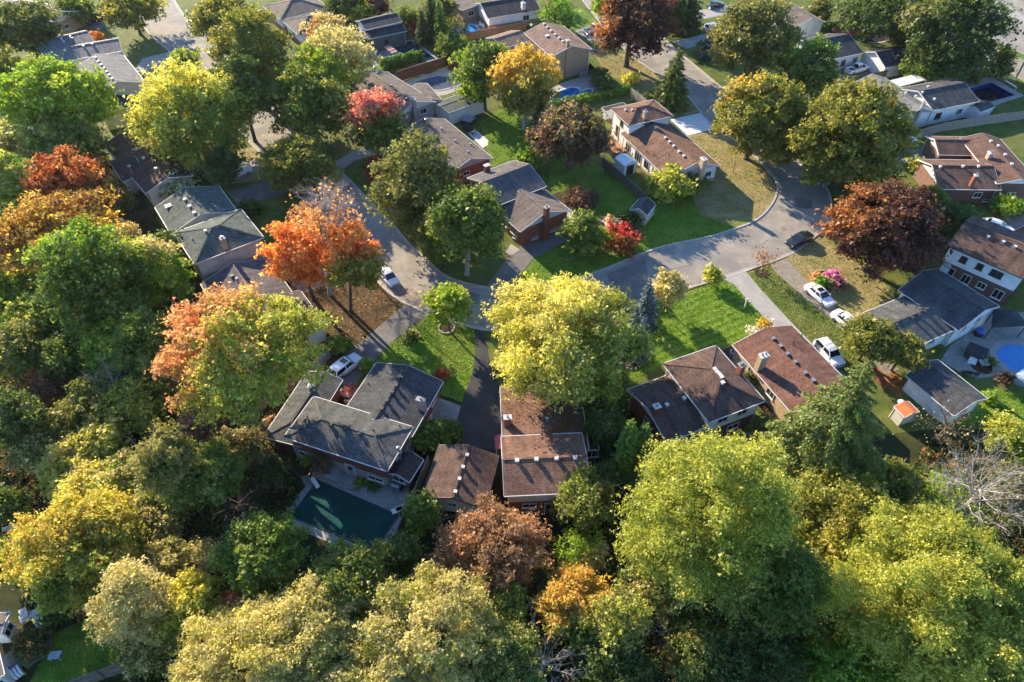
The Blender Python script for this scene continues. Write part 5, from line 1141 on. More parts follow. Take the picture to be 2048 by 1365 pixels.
fence([kC(612, 430), kC(700, 520), kC(762, 580)], 1.3, 'plastic_black', 'black metal fence beside the tan brick house patio', board=0.3)
fence([kE(1330, 425), kE(1440, 510)], 0.25, 'stone', 'low curved stone border near the dark shrubs', name='stone_border', cat='border', plen=0.6, post=0.05, slab=True)
fence([k50(310, 925), k50(250, 870), k50(120, 700)], 0.5, 'wood_fence', 'low timber retaining wall stepping down to the pool', name='timber_wall', cat='wall', plen=2.0, slab=True)
fence([(1150, 38), (1120, 30)], 1.5, 'wood_dark', 'short dark fence by the lawn above the tan brick house')
fence([kG(20, 350), kG(130, 300)], 0.9, 'trim_white', 'short white fence beside the yellow tree', board=0.12)

# ================================================================== pools
def pool(label, outline, top, mat, name='swimming_pool', recess=0.0, cw=0.35, cmat='concrete', wall='pool_wall', sm=0, zt=0.07, grid=None, cat='pool'):
    w = [(p.x, p.y) for p in px(outline)]
    if sm: w = smooth(w, sm, True)
    pts = [Vector((x, y, 0)) for x, y in w]; n = len(pts); c = sum(pts, Vector()) / n
    root = empty(name, (c.x, c.y, 0), label, cat)
    area = sum(pts[i].x * pts[(i + 1) % n].y - pts[(i + 1) % n].x * pts[i].y for i in range(n)); sg = 1 if area > 0 else -1
    ring = []
    for i, p in enumerate(pts):
        t = (pts[(i + 1) % n] - pts[i]).normalized(); t0 = (pts[i] - pts[i - 1]).normalized(); t = (t + t0).normalized(); ring.append(p + Vector((t.y, -t.x, 0)) * sg * cw * 1.15)
    m = MB()
    for i in range(n):
        j = (i + 1) % n
        m.face([pts[i] + Vector((0, 0, zt)), pts[j] + Vector((0, 0, zt)), ring[j] + Vector((0, 0, zt)), ring[i] + Vector((0, 0, zt))]); m.face([ring[i] + Vector((0, 0, zt)), ring[j] + Vector((0, 0, zt)), ring[j], ring[i]]); m.face([pts[j] + Vector((0, 0, zt)), pts[i] + Vector((0, 0, zt)), pts[i] - Vector((0, 0, recess)), pts[j] - Vector((0, 0, recess))])
    m.build('coping', cmat, root)
    if recess:
        m = MB()
        for i in range(n):
            j = (i + 1) % n; a = pts[i].lerp(c, 0.003); b = pts[j].lerp(c, 0.003); m.face([a - Vector((0, 0, 0.02)), b - Vector((0, 0, 0.02)), b - Vector((0, 0, recess)), a - Vector((0, 0, recess))])
        m.build('liner', wall, root)
        MB().sheet(w, -recess + 0.02).build('water', mat, root)
    else:
        m = MB(); # cover: slightly sagging sheet
        m.sheet(w, zt + 0.012); m.build(top, mat, root)
    if grid:
        A, B, C = pts[grid[0]], pts[grid[1]], pts[grid[2]]; m = MB()
        for k in range(1, grid[3]): a = A.lerp(B, k / grid[3]); m.beam(Vector((a.x, a.y, zt + 0.02)), Vector((a.x, a.y, zt + 0.02)) + (C - B), 0.06, 0.01)
        for k in range(1, grid[4]): a = B.lerp(C, k / grid[4]); m.beam(Vector((a.x, a.y, zt + 0.02)), Vector((a.x, a.y, zt + 0.02)) + (A - B), 0.06, 0.01)
        m.build('strap', 'cover_black', root)
    return root
k56 = crop(560, 880, 5.933)
slabs([k56(400, 380), k56(1560, 560), k56(1420, 900), k56(455, 480)], 9, 1, 'pool_deck', 'concrete_pool', z=0.045)
slabs([k56(1420, 905), k56(1540, 880), k56(1330, 1330), k56(1150, 1310)], 1, 5, 'pool_deck', 'concrete_pool', z=0.045)
slabs([k56(300, 560), k56(455, 480), k56(125, 905), k56(40, 870)], 1, 5, 'pool_deck', 'concrete_pool', z=0.045)
slabs([k56(110, 920), k56(1145, 1330), k56(1050, 1420), k56(60, 1000)], 8, 1, 'pool_deck', 'concrete_pool', z=0.045)
pool('rectangular pool under a dark green winter cover behind the brick house', [k56(450, 478), k56(1412, 893), k56(1150, 1300), k56(120, 912)], 'cover', 'cover_green', cw=0.05, zt=0.075)
k18 = crop(1820, 60, 6.825)
NAVY = [k18(680, 835), k18(1105, 720), k18(1430, 895), k18(1010, 1010)]
pool('rectangular navy blue pool half drained beside low grey shed', NAVY, 'water', 'water_dark', recess=1.0, cw=1.1)
sheet('patio', [k18(380, 660), k18(800, 640), k18(1130, 655), k18(1560, 900), k18(1150, 1040), k18(640, 800)], 0.02, 'concrete')
KIDNEY = [(1101, 197), k7(0, 0) and (1120, 183), (1143, 175.5), (1155, 177), (1161, 183), (1172, 180), (1185, 179), (1180, 188), (1150, 193), (1120, 199), (1104, 202)]
pool('bright blue kidney shaped pool between tan brick house and hedge', KIDNEY, 'water', 'water_blue', recess=0.75, cw=0.4, cmat='concrete_white', wall='cover_blue')
sheet('patio', [(1098, 180), (1128, 165), (1178, 150), (1205, 168), (1185, 192), (1105, 206)], 0.014, 'concrete')
pool('dark teal rectangular pool beside the low grey walled pool house', [k7(575, 645), k7(840, 568), k7(1175, 810), k7(900, 880)], 'water', 'water_teal', cw=0.8)
sheet('patio', [k7(300, 720), k7(480, 620), k7(860, 545), k7(1230, 810), k7(960, 900), k7(420, 900), k7(290, 900)], 0.014, 'concrete')
pool('freeform pool under a slate blue safety cover with black straps', [k7(890, 1130), k7(1060, 1075), k7(1200, 1045), k7(1340, 1065), k7(1540, 1075), k7(1560, 1130), k7(1440, 1180), k7(1240, 1230), k7(1000, 1230)], 'cover', 'cover_slate', cw=0.5, grid=(0, 3, 6, 7, 4))
sheet('patio', [k7(760, 1120), k7(1300, 935), k7(1560, 1050), k7(1640, 1180), k7(1300, 1300), k7(1220, 1310), k7(800, 1180)], 0.014, 'concrete')
pool('curved pool with crumpled blue tarp cover by the orange cedar fence', [k7(1380, 260), k7(1450, 300), k7(1560, 345), k7(1680, 350), k7(1740, 420), k7(1620, 450), k7(1520, 475), k7(1420, 430)], 'cover', 'cover_blue', cw=0.5, cmat='concrete_white', sm=3)
sheet('patio', [k7(1380, 220), k7(1700, 280), k7(1960, 330), k7(1900, 420), k7(1510, 490), k7(1360, 420)], 0.014, 'concrete')
k188 = crop(1880, 560, 4.55)
pool('round ended pool under a bright blue cover on the flagstone patio', [k188(515, 660), k188(560, 605), k188(640, 592), k188(760, 605), k188(900, 640), k188(950, 720), k188(900, 800), k188(690, 838), k188(590, 770), k188(530, 715)], 'cover', 'cover_blue', cw=0.75, cmat='concrete', sm=4)
sheet('patio', [k188(0, 740), k188(90, 600), k188(260, 480), k188(480, 280), k188(800, 300), k188(1100, 500), k188(1100, 800), k188(860, 1000), k188(700, 960), k188(480, 880), k188(340, 900), k188(200, 850)], 0.014, 'flagstone')
pool('round black covered garden pond ringed by stone near red tarp', [kD(735, 250), kD(800, 215), kD(900, 205), kD(965, 225), kD(960, 265), kD(870, 290), kD(780, 285)], 'cover', 'cover_black', 'garden_pond', cw=0.6, cmat='stone', sm=3, cat='pond')
# the ground with two openings where recessed pools lie
gm = bpy.data.objects['ground'].data; gm.clear_geometry()
outer = [Vector((-S, -S + 300, 0)), Vector((S, -S + 300, 0)), Vector((S, S + 300, 0)), Vector((-S, S + 300, 0))]
holes = [[Vector((p.x, p.y, 0)) for p in px(h)] for h in (NAVY, KIDNEY)]
vs = outer + holes[0] + holes[1]; fs = []
for t in tessellate_polygon([outer] + holes):
    a, b, c = [vs[k] for k in t]; fs.append(tuple(t) if (b - a).cross(c - a).z > 0 else (t[0], t[2], t[1]))
gm.from_pydata([tuple(v) for v in vs], [], fs)
lw = bpy.data.objects['lawn']; P_ = [v.co.copy() for v in lw.data.vertices]; zl = P_[0].z; vv = [Vector((p.x, p.y, 0)) for p in P_]; fl_ = [vv] + holes; vv = vv + holes[0] + holes[1]; ff = []
for t in tessellate_polygon(fl_):
    a, b, c = [vv[k] for k in t]; ff.append(tuple(t) if (b - a).cross(c - a).z > 0 else (t[0], t[2], t[1]))
lw.data.clear_geometry(); lw.data.from_pydata([(v.x, v.y, zl) for v in vv], [], ff)
for nm in ('patio',):
    for o in [o for o in bpy.data.objects if o.name.startswith(nm)]:
        # a patio around a recessed pool is a ring: cut the opening out of it too
        P_ = [v.co.copy() for v in o.data.vertices]; cc = sum(P_, Vector()) / len(P_)
        for h in holes:
            hc = sum(h, Vector()) / len(h)
            if (hc - cc).length < 9:
                z = P_[0].z; vv = [Vector((p.x, p.y, 0)) for p in P_] + h; ff = []
                for t in tessellate_polygon([vv[:len(P_)], h]):
                    a, b, c = [vv[k] for k in t]; ff.append(tuple(t) if (b - a).cross(c - a).z > 0 else (t[0], t[2], t[1]))
                o.data.clear_geometry(); o.data.from_pydata([(v.x, v.y, z) for v in vv], [], ff)
# white patio slab behind the brick bungalow
sheet('patio', [k70(800, 55), k70(850, 28), k70(945, 110), k70(940, 140), k70(905, 160)], 0.03, 'concrete_white')
sheet('patio', [(876, 795), (922, 812), (913, 852), (850, 836)], 0.016, 'gravel')
# flagstones laid side by side beside the brick house
A, B, C, D = px([(876, 797), (920, 812), (911, 849), (853, 835)]); rng = random.Random(4); nst = 6
fl = bpy.data.objects[[o.name for o in bpy.data.objects if o.name.startswith('patio')][-1]]
for i in range(nst):
    for j in range(nst):
        def q(s, t): return A.lerp(B, s).lerp(D.lerp(C, s), t)
        s0, t0 = i / nst, j / nst; jt = lambda: rng.uniform(0.002, 0.012)
        p = [q(s0 + jt(), t0 + jt()), q(s0 + 1 / nst - jt(), t0 + jt()), q(s0 + 1 / nst - jt(), t0 + 1 / nst - jt()), q(s0 + jt(), t0 + 1 / nst - jt())]
        MB().prism(p, 0.014, 0.045 + rng.uniform(0, .015)).build('flagstone', 'flagstone', fl)

# ================================================================== vehicles
def car(front, rear, kind, mat, label, rack=False, sunroof=False, name=None, group=None, cat=None):
    K = dict(sedan=(4.75, 1.84, 1.46, 0.93, 0.80, 0.98, 1.00, 0.28, -1.00, -1.72), hatch=(4.3, 1.78, 1.50, 0.95, 0.84, 0.95, 1.05, 0.35, -1.45, -1.98),
             suv=(4.65, 1.87, 1.70, 1.06, 0.96, 1.06, 1.05, 0.45, -1.75, -2.15), pickup=(5.7, 1.98, 1.88, 1.12, 1.05, 1.12, 1.30, 0.70, -0.55, -0.72))[kind]
    L, W, Ht, belt, hood, deck, xa, xb, xc, xd = K; pk = kind == 'pickup'
    root = empty(name or ('pickup_truck' if pk else 'parked_car'), (0, 0, 0), label, cat or ('pickup' if pk else 'car'), group)
    hw = W / 2; xs = [-L / 2, -L / 2 + .06, -L / 2 + .3, -L / 2 + .75, xd, -0.3, 0.4, xa, L / 2 - .75, L / 2 - .35, L / 2 - .1, L / 2]
    secs = []
    for x in xs:
        e = min(1, (L / 2 - abs(x)) / 0.55); w = hw * (0.80 + 0.20 * e ** 0.5); low = 0.30 - 0.08 * e
        if x >= xa: f = (x - xa) / (L / 2 - xa); top = belt - 0.06 - (belt - 0.06 - hood * 0.86) * f ** 1.5 - (0.18 if x > L / 2 - 0.05 else 0)
        elif x <= xd and not pk: f = (xd - x) / (L / 2 + xd + 1e-6); top = deck - 0.06 * f - (0.22 if x < -L / 2 + 0.03 else 0)
        else: top = belt
        if pk and x <= xd: rim = belt - 0.02; secs.append([(0, low), (w * .9, low), (w, low + .15), (w, 0.72), (w * .98, rim - 0.06), (w * .96, rim), (w * .86, rim), (w * .84, 0.70), (0, 0.70)])
        else: secs.append([(0, low), (w * .9, low), (w, low + .15), (w, top * 0.66), (w * .985, top * 0.86), (w * .95, top - .03), (w * .84, top + 0.012), (w * .45, top + 0.03), (0, top + .035)])
    m = MB(); vs = []; n = 9
    for x, sx in zip(xs, secs):
        vs += [(x, -y, z) for y, z in reversed(sx)][:n] + [(x, y, z) for y, z in sx][0:]
    k = 2 * n; fs = []
    for i in range(len(xs) - 1):
        for j in range(k - 1):
            fs.append((i * k + j, i * k + j + 1, (i + 1) * k + j + 1, (i + 1) * k + j))
        fs.append((i * k + k - 1, i * k, (i + 1) * k, (i + 1) * k + k - 1))
    fs.append(tuple(range(k))); fs.append(tuple(reversed(range((len(xs) - 1) * k, len(xs) * k))))
    body = MB().raw(vs, fs).build('body', mat, root, True)
    if pk:
        MB().box((-L / 2 + 0.12, 0, 0.93), (0.06, W * .84, 0.40)).build('tailgate', mat, root); MB().box(((xd - L / 2) / 2, 0, 0.715), (L / 2 + xd - 0.3, W * 0.82, 0.02)).build('bed_floor', 'plastic_black', root)
    wb, wr = hw * 0.93, hw * 0.70; zr = Ht - 0.05
    Q = lambda x, y, z: Vector((x, y, z))
    A1, A2 = Q(xa, wb, belt - .02), Q(xa, -wb, belt - .02); B1, B2 = Q(xb, wr, zr), Q(xb, -wr, zr); C1, C2 = Q(xc, wr, zr), Q(xc, -wr, zr); D1, D2 = Q(xd, wb, belt - .02), Q(xd, -wb, belt - .02)
    A1.y *= .93; A2.y *= .93; D1.y *= .93; D2.y *= .93
    MB().face([A1, A2, B2, B1]).build('windscreen', 'glass_car', root); MB().face([D2, D1, C1, C2]).build('rear_window', 'glass_car', root)
    MB().face([A1, B1, C1, D1]).build('side_window', 'glass_car', root); MB().face([A2, D2, C2, B2]).build('side_window', 'glass_car', root)
    m = MB(); gx = [xb + .10, xb - .05, (xb + xc) / 2, xc + .05, xc - .10]; gz = [-.03, .03, .06, .035, -.02]; gy = [-wr - .05, -wr * .6, 0, wr * .6, wr + .05]; gyz = [-.06, 0, .015, 0, -.06]
    vs = [(x, y, zr + a + c) for x, a in zip(gx, gz) for y, c in zip(gy, gyz)]; fs = [(i * 5 + j, i * 5 + j + 1, i * 5 + j + 6, i * 5 + j + 5) for i in range(4) for j in range(4)]
    nn = len(vs); vs += [(x, y, z - 0.07) for x, y, z in vs]; fs += [tuple(nn + q for q in reversed(f)) for f in fs]
    roof = MB().raw(vs, fs).build('roof', mat, root, True)
    for a, b in ((A1, B1), (A2, B2), (D1, C1), (D2, C2)): MB().beam(a, b, 0.09, 0.06).build('pillar', mat, root)
    for s, (f, g) in ((1, (B1, C1)), (-1, (B2, C2))):
        t = f.lerp(g, 0.42); MB().beam(Q(t.x, s * wb * .97, belt - .03), t + Q(0, s * 0.012, 0), 0.10, 0.05).build('pillar', mat, root)
    if sunroof: MB().box((xb - 0.5, 0, zr + 0.068), (0.7, 0.9, 0.03)).build('sunroof', 'glass_car', roof)
    if rack:
        for s in (-1, 1): MB().beam((xb - .1, s * wr * .85, zr + .1), (xc + .1, s * wr * .85, zr + .1), .05, .05).build('roof_rail', 'metal_grey', roof)
        for x in (xb - .4, (xb + xc) / 2, xc + .3): MB().beam((x, -wr * .9, zr + .12), (x, wr * .9, zr + .12), .05, .03).build('roof_bar', 'metal_grey', roof)
    r = 0.33 if not pk else 0.39
    for sx in (L / 2 - 0.88, -L / 2 + 0.92):
        for s in (-1, 1):
            prof = [(r * .62, -.11), (r * .95, -.11), (r, -.07), (r, .07), (r * .95, .11), (r * .62, .11)]
            m = MB(); nseg = 16; vs = []; fs = []
            for rr, yy in prof: vs += [(sx + rr * math.cos(2 * math.pi * q / nseg), s * (hw - .10) + yy, r + rr * math.sin(2 * math.pi * q / nseg)) for q in range(nseg)]
            for i in range(len(prof) - 1): fs += [(i * nseg + q, i * nseg + (q + 1) % nseg, (i + 1) * nseg + (q + 1) % nseg, (i + 1) * nseg + q) for q in range(nseg)]
            fs += [tuple(range(nseg)), tuple(range(5 * nseg, 6 * nseg))]; wh = MB().raw(vs, fs).build('wheel', 'tyre', root)
            MB().tube([(sx, s * (hw - .10) + s * .095, r), (sx, s * (hw - .10) + s * .118, r)], [r * .6, r * .55], 12).build('rim', 'rim', wh)
            vs = [(sx + (r + .06) * math.cos(2 * math.pi * q / 16), s * (hw - .01), r + (r + .06) * math.sin(2 * math.pi * q / 16)) for q in range(16)]
    for s in (-1, 1):
        MB().box((L / 2 - .16, s * hw * .66, hood * .78), (.22, .36, .14)).build('headlight', 'lamp_clear', root); MB().box((-L / 2 + .10, s * hw * .70, deck * .80), (.16, .30, .16)).build('taillight', 'lamp_red', root)
        MB().box((xa - .25, s * (hw + .07), belt + .02), (.12, .18, .13)).build('wing_mirror', mat, root)
    MB().box((L / 2 - .03, 0, hood * .62), (.06, .95, .16)).build('grille', 'plastic_black', root); MB().box((-L / 2 + .01, 0, deck * .6), (.03, .5, .14)).build('number_plate', 'plastic_white', root)
    f, b = P(*front), P(*rear); c = (f + b) / 2; d = f - b
    root.location = (c.x, c.y, 0.045); root.rotation_euler = (0, 0, math.atan2(d.y, d.x)); return root
car((796, 581), (760, 540), 'hatch', 'car_white', 'white hatchback parked at the kerb under the orange maple')
car((717, 721), (668, 760), 'suv', 'car_white', 'white crossover with dark sunroof parked beside the grey roofed garage', sunroof=True)
car((1660, 617), (1614, 578), 'sedan', 'car_white', 'white sedan parked beside the magenta flower bed', sunroof=True)
car((1716, 670), (1669, 634), 'sedan', 'car_white', 'white sedan partly hidden under the twin round trees')
car((1676, 737), (1634, 690), 'suv', 'car_white', 'white sport utility vehicle with roof bars beside the long brown bungalow', rack=True)
car((1573, 497), (1619, 475), 'sedan', 'car_black', 'black sedan parked on the street at the bend near the manhole')
car((603, 535), (570, 556), 'sedan', 'car_black', 'dark sedan in the drive behind the orange maple')
car((394, 354), (428, 336), 'pickup', 'car_blue', 'dark blue pickup beside the brown roofed bungalow')
car((497, 345), (458, 358), 'sedan', 'car_white', 'white sedan on the concrete drive by the small dark tree')
car((166, 52), (222, 35), 'pickup', 'car_black', 'black pickup in the drive at the taupe roofed bungalow')
car((399, 70), (374, 46), 'hatch', 'car_white', 'white car on the street under the olive tree')
car((449, 102), (426, 114), 'sedan', 'car_blue', 'dark sedan at the kerb between the olive street trees')
car((1211, 58), (1168, 71), 'pickup', 'car_white', 'white pickup beside the copper beech tree')
car((1446, 58), (1404, 66), 'suv', 'car_silver', 'silver sport utility vehicle on a drive near the olive street tree')
car((1740, 137), (1684, 152), 'pickup', 'car_white', 'white pickup with empty bed in front of the white gabled garage')
car((1620, 220), (1600, 202), 'sedan', 'car_black', 'dark car glimpsed between two big olive maples')
car((1630, 348), (1646, 382), 'hatch', 'car_silver', 'silver car at the kerb under the olive maple with red tail light showing')
car((599, 264), (578, 243), 'hatch', 'car_white', 'white car on the street under the dark green maple')
car((2018, 470), (1962, 450), 'sedan', 'car_white', 'white sedan on the drive behind the two storey brown roofed house')
car((1450, 11), (1412, 20), 'sedan', 'car_black', 'dark sedan on a far drive by the tall dark spruce')
car((1826, 283), (1790, 292), 'hatch', 'car_white', 'white car nosing out beside the brown gabled brick house')

# ================================================================== garden things
def thing(name, px_, label, cat, z=0.0, group=None): p = P(*px_); return empty(name, (p.x, p.y, z), label, cat, group), Vector((p.x, p.y, z))
V = Vector
# stair landing and steps at the back of the brick house
b = H1.bl[0]; e0 = b.edge(0, b.ov); w0, w1 = b.pt(*e0[0], 0), b.pt(*e0[1], 0); ax = (w1 - w0).normalized(); no = b.out(0)
L0 = (w1 - w0).length
root = empty('patio_stairs', w0.lerp(w1, 0.5) + no * 0.9, 'grey concrete landing with five steps at the back door of the brick house', 'stairs')
MB().box(w0.lerp(w1, 0.36) + no * 0.85 + V((0, 0, .42)), (L0 * .22, 1.5, .84), ax).build('landing', 'concrete_pool', root)
for k in range(5):
    MB().box(w0.lerp(w1, 0.36) + ax * (L0 * .11 + 0.16 + k * .32) + no * .85 + V((0, 0, (0.70 - k * .14) / 2)), (.31, 1.3, .70 - k * .14), ax).build('step', 'concrete_pool', root)
MB().box(w0.lerp(w1, 0.63) + no * .85 + V((0, 0, .10)), (1.6, 1.5, .2), ax).build('threshold', 'concrete_pool', root)
MB().box(w0.lerp(w1, 0.52) + no * 1.66 + V((0, 0, .22)), (L0 * .30, .14, .44), ax).build('parapet', 'stone', root)
# diving board
p, q = P(*k56(390, 480)), P(*k56(468, 600)); r, c = empty('diving_board', (p.x, p.y, 0), 'narrow white diving board at the pool corner', 'diving board'), None
u = (q - p).normalized(); MB().beam(p + V((0, 0, .55)), q + V((0, 0, .6)), .42, .06).build('board', 'plastic_white', r); MB().box(p + u * .45 + V((0, 0, .28)), (.5, .5, .52), u).build('stand', 'metal_grey', r)
# wooden pool step
p = [P(*k56(245, 440)), P(*k56(345, 425)), P(*k56(420, 545)), P(*k56(305, 560))]; r = empty('pool_deck_steps', sum(p, V()) / 4, 'small slatted wooden deck at the corner of the covered pool', 'deck')
for k in range(8):
    a, d_ = p[0].lerp(p[3], (k + .08) / 8), p[1].lerp(p[2], (k + .08) / 8); a2, d2 = p[0].lerp(p[3], (k + .92) / 8), p[1].lerp(p[2], (k + .92) / 8); MB().prism([a, d_, d2, a2], 0.07, 0.17).build('plank', 'wood_grey', r)
def bbq(pxy, label, u=V((1, 0, 0))):
    r, p = thing('barbecue', pxy, label, 'barbecue'); MB().box(p + V((0, 0, .45)), (1.0, .55, .8), u).build('cabinet', 'metal_grey', r)
    m = MB(); n = 8; v_ = V((-u.y, u.x, 0)); vs = []
    for s in (-.5, .5):
        vs += [p + u * s + v_ * (.3 * math.cos(math.pi * k / n)) + V((0, 0, .87 + .28 * math.sin(math.pi * k / n))) for k in range(n + 1)]
    fs = [(k, k + 1, n + 2 + k, n + 1 + k) for k in range(n)] + [tuple(range(n + 1)), tuple(reversed(range(n + 1, 2 * n + 2)))]; m.raw(vs, fs); m.build('lid', 'metal_grey', r)
    for s in (-1, 1): MB().box(p + u * s * .75 + V((0, 0, .86)), (.45, .5, .05), u).build('side_shelf', 'plastic_black', r)
    MB().box(p - v_ * .33 + V((0, 0, 1.0)), (.7, .04, .04), u).build('handle', 'plastic_black', r); return r
bbq(k56(1385, 600), 'grey steel barbecue on the concrete deck by the brown lean-to', ax)
def lounger(pxy, ang, label, mat='plastic_white', cloth='fabric_pale'):
    r, p = thing('sun_lounger', pxy, label, 'lounger'); u = V((math.cos(ang), math.sin(ang), 0)); v_ = V((-u.y, u.x, 0))
    MB().box(p + V((0, 0, .33)), (1.3, .62, .08), u).build('seat', mat, r); a = p - u * .62 + V((0, 0, .36)); bb = p - u * 1.1 + V((0, 0, .82)); MB().beam(a, bb, .62, .07).build('backrest', mat, r)
    for s in (-1, 1):
        for t in (-.5, .55): MB().box(p + u * t + v_ * s * .26 + V((0, 0, .15)), (.06, .06, .3), u).build('leg', mat, r)
    return r
lounger(k56(1400, 850), R(205), 'white plastic lounger at the corner of the covered pool by the fence'); lounger(k56(1450, 820), R(205), 'second white plastic lounger pushed against the fence side')
def chair(p, ang, mat, label, name='garden_chair', group=None):
    r = empty(name, p, label, 'chair', group); u = V((math.cos(ang), math.sin(ang), 0)); v_ = V((-u.y, u.x, 0)); p = V(p)
    MB().box(p + V((0, 0, .43)), (.48, .5, .05), u).build('seat', mat, r); MB().box(p - u * .25 + V((0, 0, .70)), (.05, .5, .52), u).build('backrest', mat, r)
    for s in (-1, 1):
        for t in (-1, 1): MB().box(p + u * t * .2 + v_ * s * .21 + V((0, 0, .2)), (.05, .05, .41), u).build('leg', mat, r)
        MB().box(p + v_ * s * .25 + V((0, 0, .62)), (.45, .05, .04), u).build('armrest', mat, r)
    return r
def table(p, w, d, h, ang, mat, label, name='garden_table', rnd=False):
    p = V(p); r = empty(name, p, label, 'table'); u = V((math.cos(ang), math.sin(ang), 0)); v_ = V((-u.y, u.x, 0))
    if rnd: MB().lathe(p + V((0, 0, h - .05)), [(w / 2, 0), (w / 2, .05)], 18).build('table_top', mat, r); MB().lathe(p, [(.25, 0), (.06, .06), (.05, h - .06)], 8).build('leg', mat, r)
    else:
        MB().box(p + V((0, 0, h - .03)), (w, d, .06), u).build('table_top', mat, r)
        for s in (-1, 1):
            for t in (-1, 1): MB().box(p + u * t * (w / 2 - .08) + v_ * s * (d / 2 - .08) + V((0, 0, (h - .06) / 2)), (.06, .06, h - .06), u).build('leg', mat, r)
    return r
p = P(*k53(770, 440)); table(p, .8, .8, .72, 0, 'plastic_white', 'small round white table in the brick courtyard', rnd=True)
for i, a in enumerate((30, 150, 265)):
    d_ = V((math.cos(R(a)), math.sin(R(a)), 0)) * .85; chair(p + d_, R(a + 180), 'plastic_white', 'white plastic chair at the small courtyard table', group='white courtyard chairs')
sheet('patio', [k53(690, 470), k53(720, 375), k53(820, 390), k53(745, 505)], 0.02, 'litter')
# deck behind the white split-level
c = [P(*k113(310, 470), .9), P(*k113(420, 405), .9), P(*k113(560, 555), .9), P(*k113(440, 580), .9)]; r = empty('wooden_deck', sum(c, V()) / 4 - V((0, 0, .9)), 'sunlit orange wood deck behind the white split-level house', 'deck')
N = 12
for k in range(N):
    a, d_ = c[0].lerp(c[3], (k + .06) / N), c[1].lerp(c[2], (k + .06) / N); a2, d2 = c[0].lerp(c[3], (k + .94) / N), c[1].lerp(c[2], (k + .94) / N); MB().prism([a, d_, d2, a2], .82, .88).build('plank', 'wood_orange', r)
for a, d_ in ((c[0], c[3]), (c[3], c[2]), (c[0], c[1])):
    n = 6
    MB().beam(V((a.x, a.y, 1.75)), V((d_.x, d_.y, 1.75)), .09, .06).build('rail', 'wood_orange', r); MB().beam(V((a.x, a.y, .45)), V((d_.x, d_.y, .45)), .05, .8).build('skirt', 'wood_fence', r)
    for k in range(n + 1): q = a.lerp(d_, k / n); MB().beam(V((q.x, q.y, 0)), V((q.x, q.y, 1.72)), .07, .07).build('post', 'wood_fence', r)
q = c[0].lerp(c[2], .45); table(V((q.x, q.y, .88)), 1.5, .8, .72, R(-40), 'wood_orange', 'orange wood table on the sunlit deck'); q = c[0].lerp(c[1], .55); chair(V((q.x, q.y, .88)), R(-60), 'plastic_red', 'red chair on the sunlit orange deck')
p = P(*k113(1250, 855)); r = empty('air_conditioner', p, 'grey air conditioner unit at the gable of the white split-level', 'air conditioner'); MB().box(p + V((0, 0, .42)), (.8, .8, .8)).build('casing', 'metal_grey', r); MB().lathe(p + V((0, 0, .82)), [(.34, 0), (.34, .03), (.1, .05)], 14).build('fan_grille', 'plastic_black', r)
p = P(*k53(1495, 620)); r = empty('air_conditioner', p, 'pale round-topped air conditioner on the flagstones by the brick house', 'air conditioner'); MB().lathe(p, [(.38, 0), (.38, .65), (.3, .72)], 16).build('casing', 'plastic_white', r); MB().lathe(p + V((0, 0, .72)), [(.26, 0), (.26, .02)], 14).build('fan_grille', 'plastic_black', r)
p = P(*k12(905, 555)); r = empty('air_conditioner', p, 'pale grey air conditioner between the two brown roofed houses', 'air conditioner'); MB().box(p + V((0, 0, .42)), (.85, .8, .8)).build('casing', 'metal_grey', r); MB().lathe(p + V((0, 0, .82)), [(.34, 0), (.34, .03)], 14).build('fan_grille', 'plastic_black', r)
# posts
def post(pxy, h, label, mat, r0=.05, head=None, name='post'):
    r, p = thing(name, pxy, label, 'post'); MB().beam(p - V((0, 0, .1)), p + V((0, 0, h)), r0 * 2, r0 * 2).build('shaft', mat, r)
    if head: MB().box(p + V((0, 0, h + head[2] / 2)), head).build('head', mat, r)
post((1488, 617), 1.5, 'slim white sign post beside the concrete driveway', 'plastic_white', .05, (.45, .08, .32), 'sign_post'); post((1465.5, 345), 1.8, 'thin dark post standing on the dry lawn by the bend', 'wood_dark', .05, (.16, .16, .12)); post((1188, 103), 2.6, 'slim pale lamp post in the round flower bed', 'plastic_white', .05, (.25, .25, .3), 'lamp_post'); post((1205, 355), 1.6, 'short pale pole by the brown board fence', 'metal_grey', .04, (.08, .08, .08)); post((1690, 645), 1.6, 'thin pale stake on the lawn above the second white sedan', 'plastic_white', .03, (.07, .07, .07))
post((1540, 655), 1.3, 'short lamp post at the corner of the long brown bungalow', 'plastic_white', .05, (.22, .22, .25), 'lamp_post')
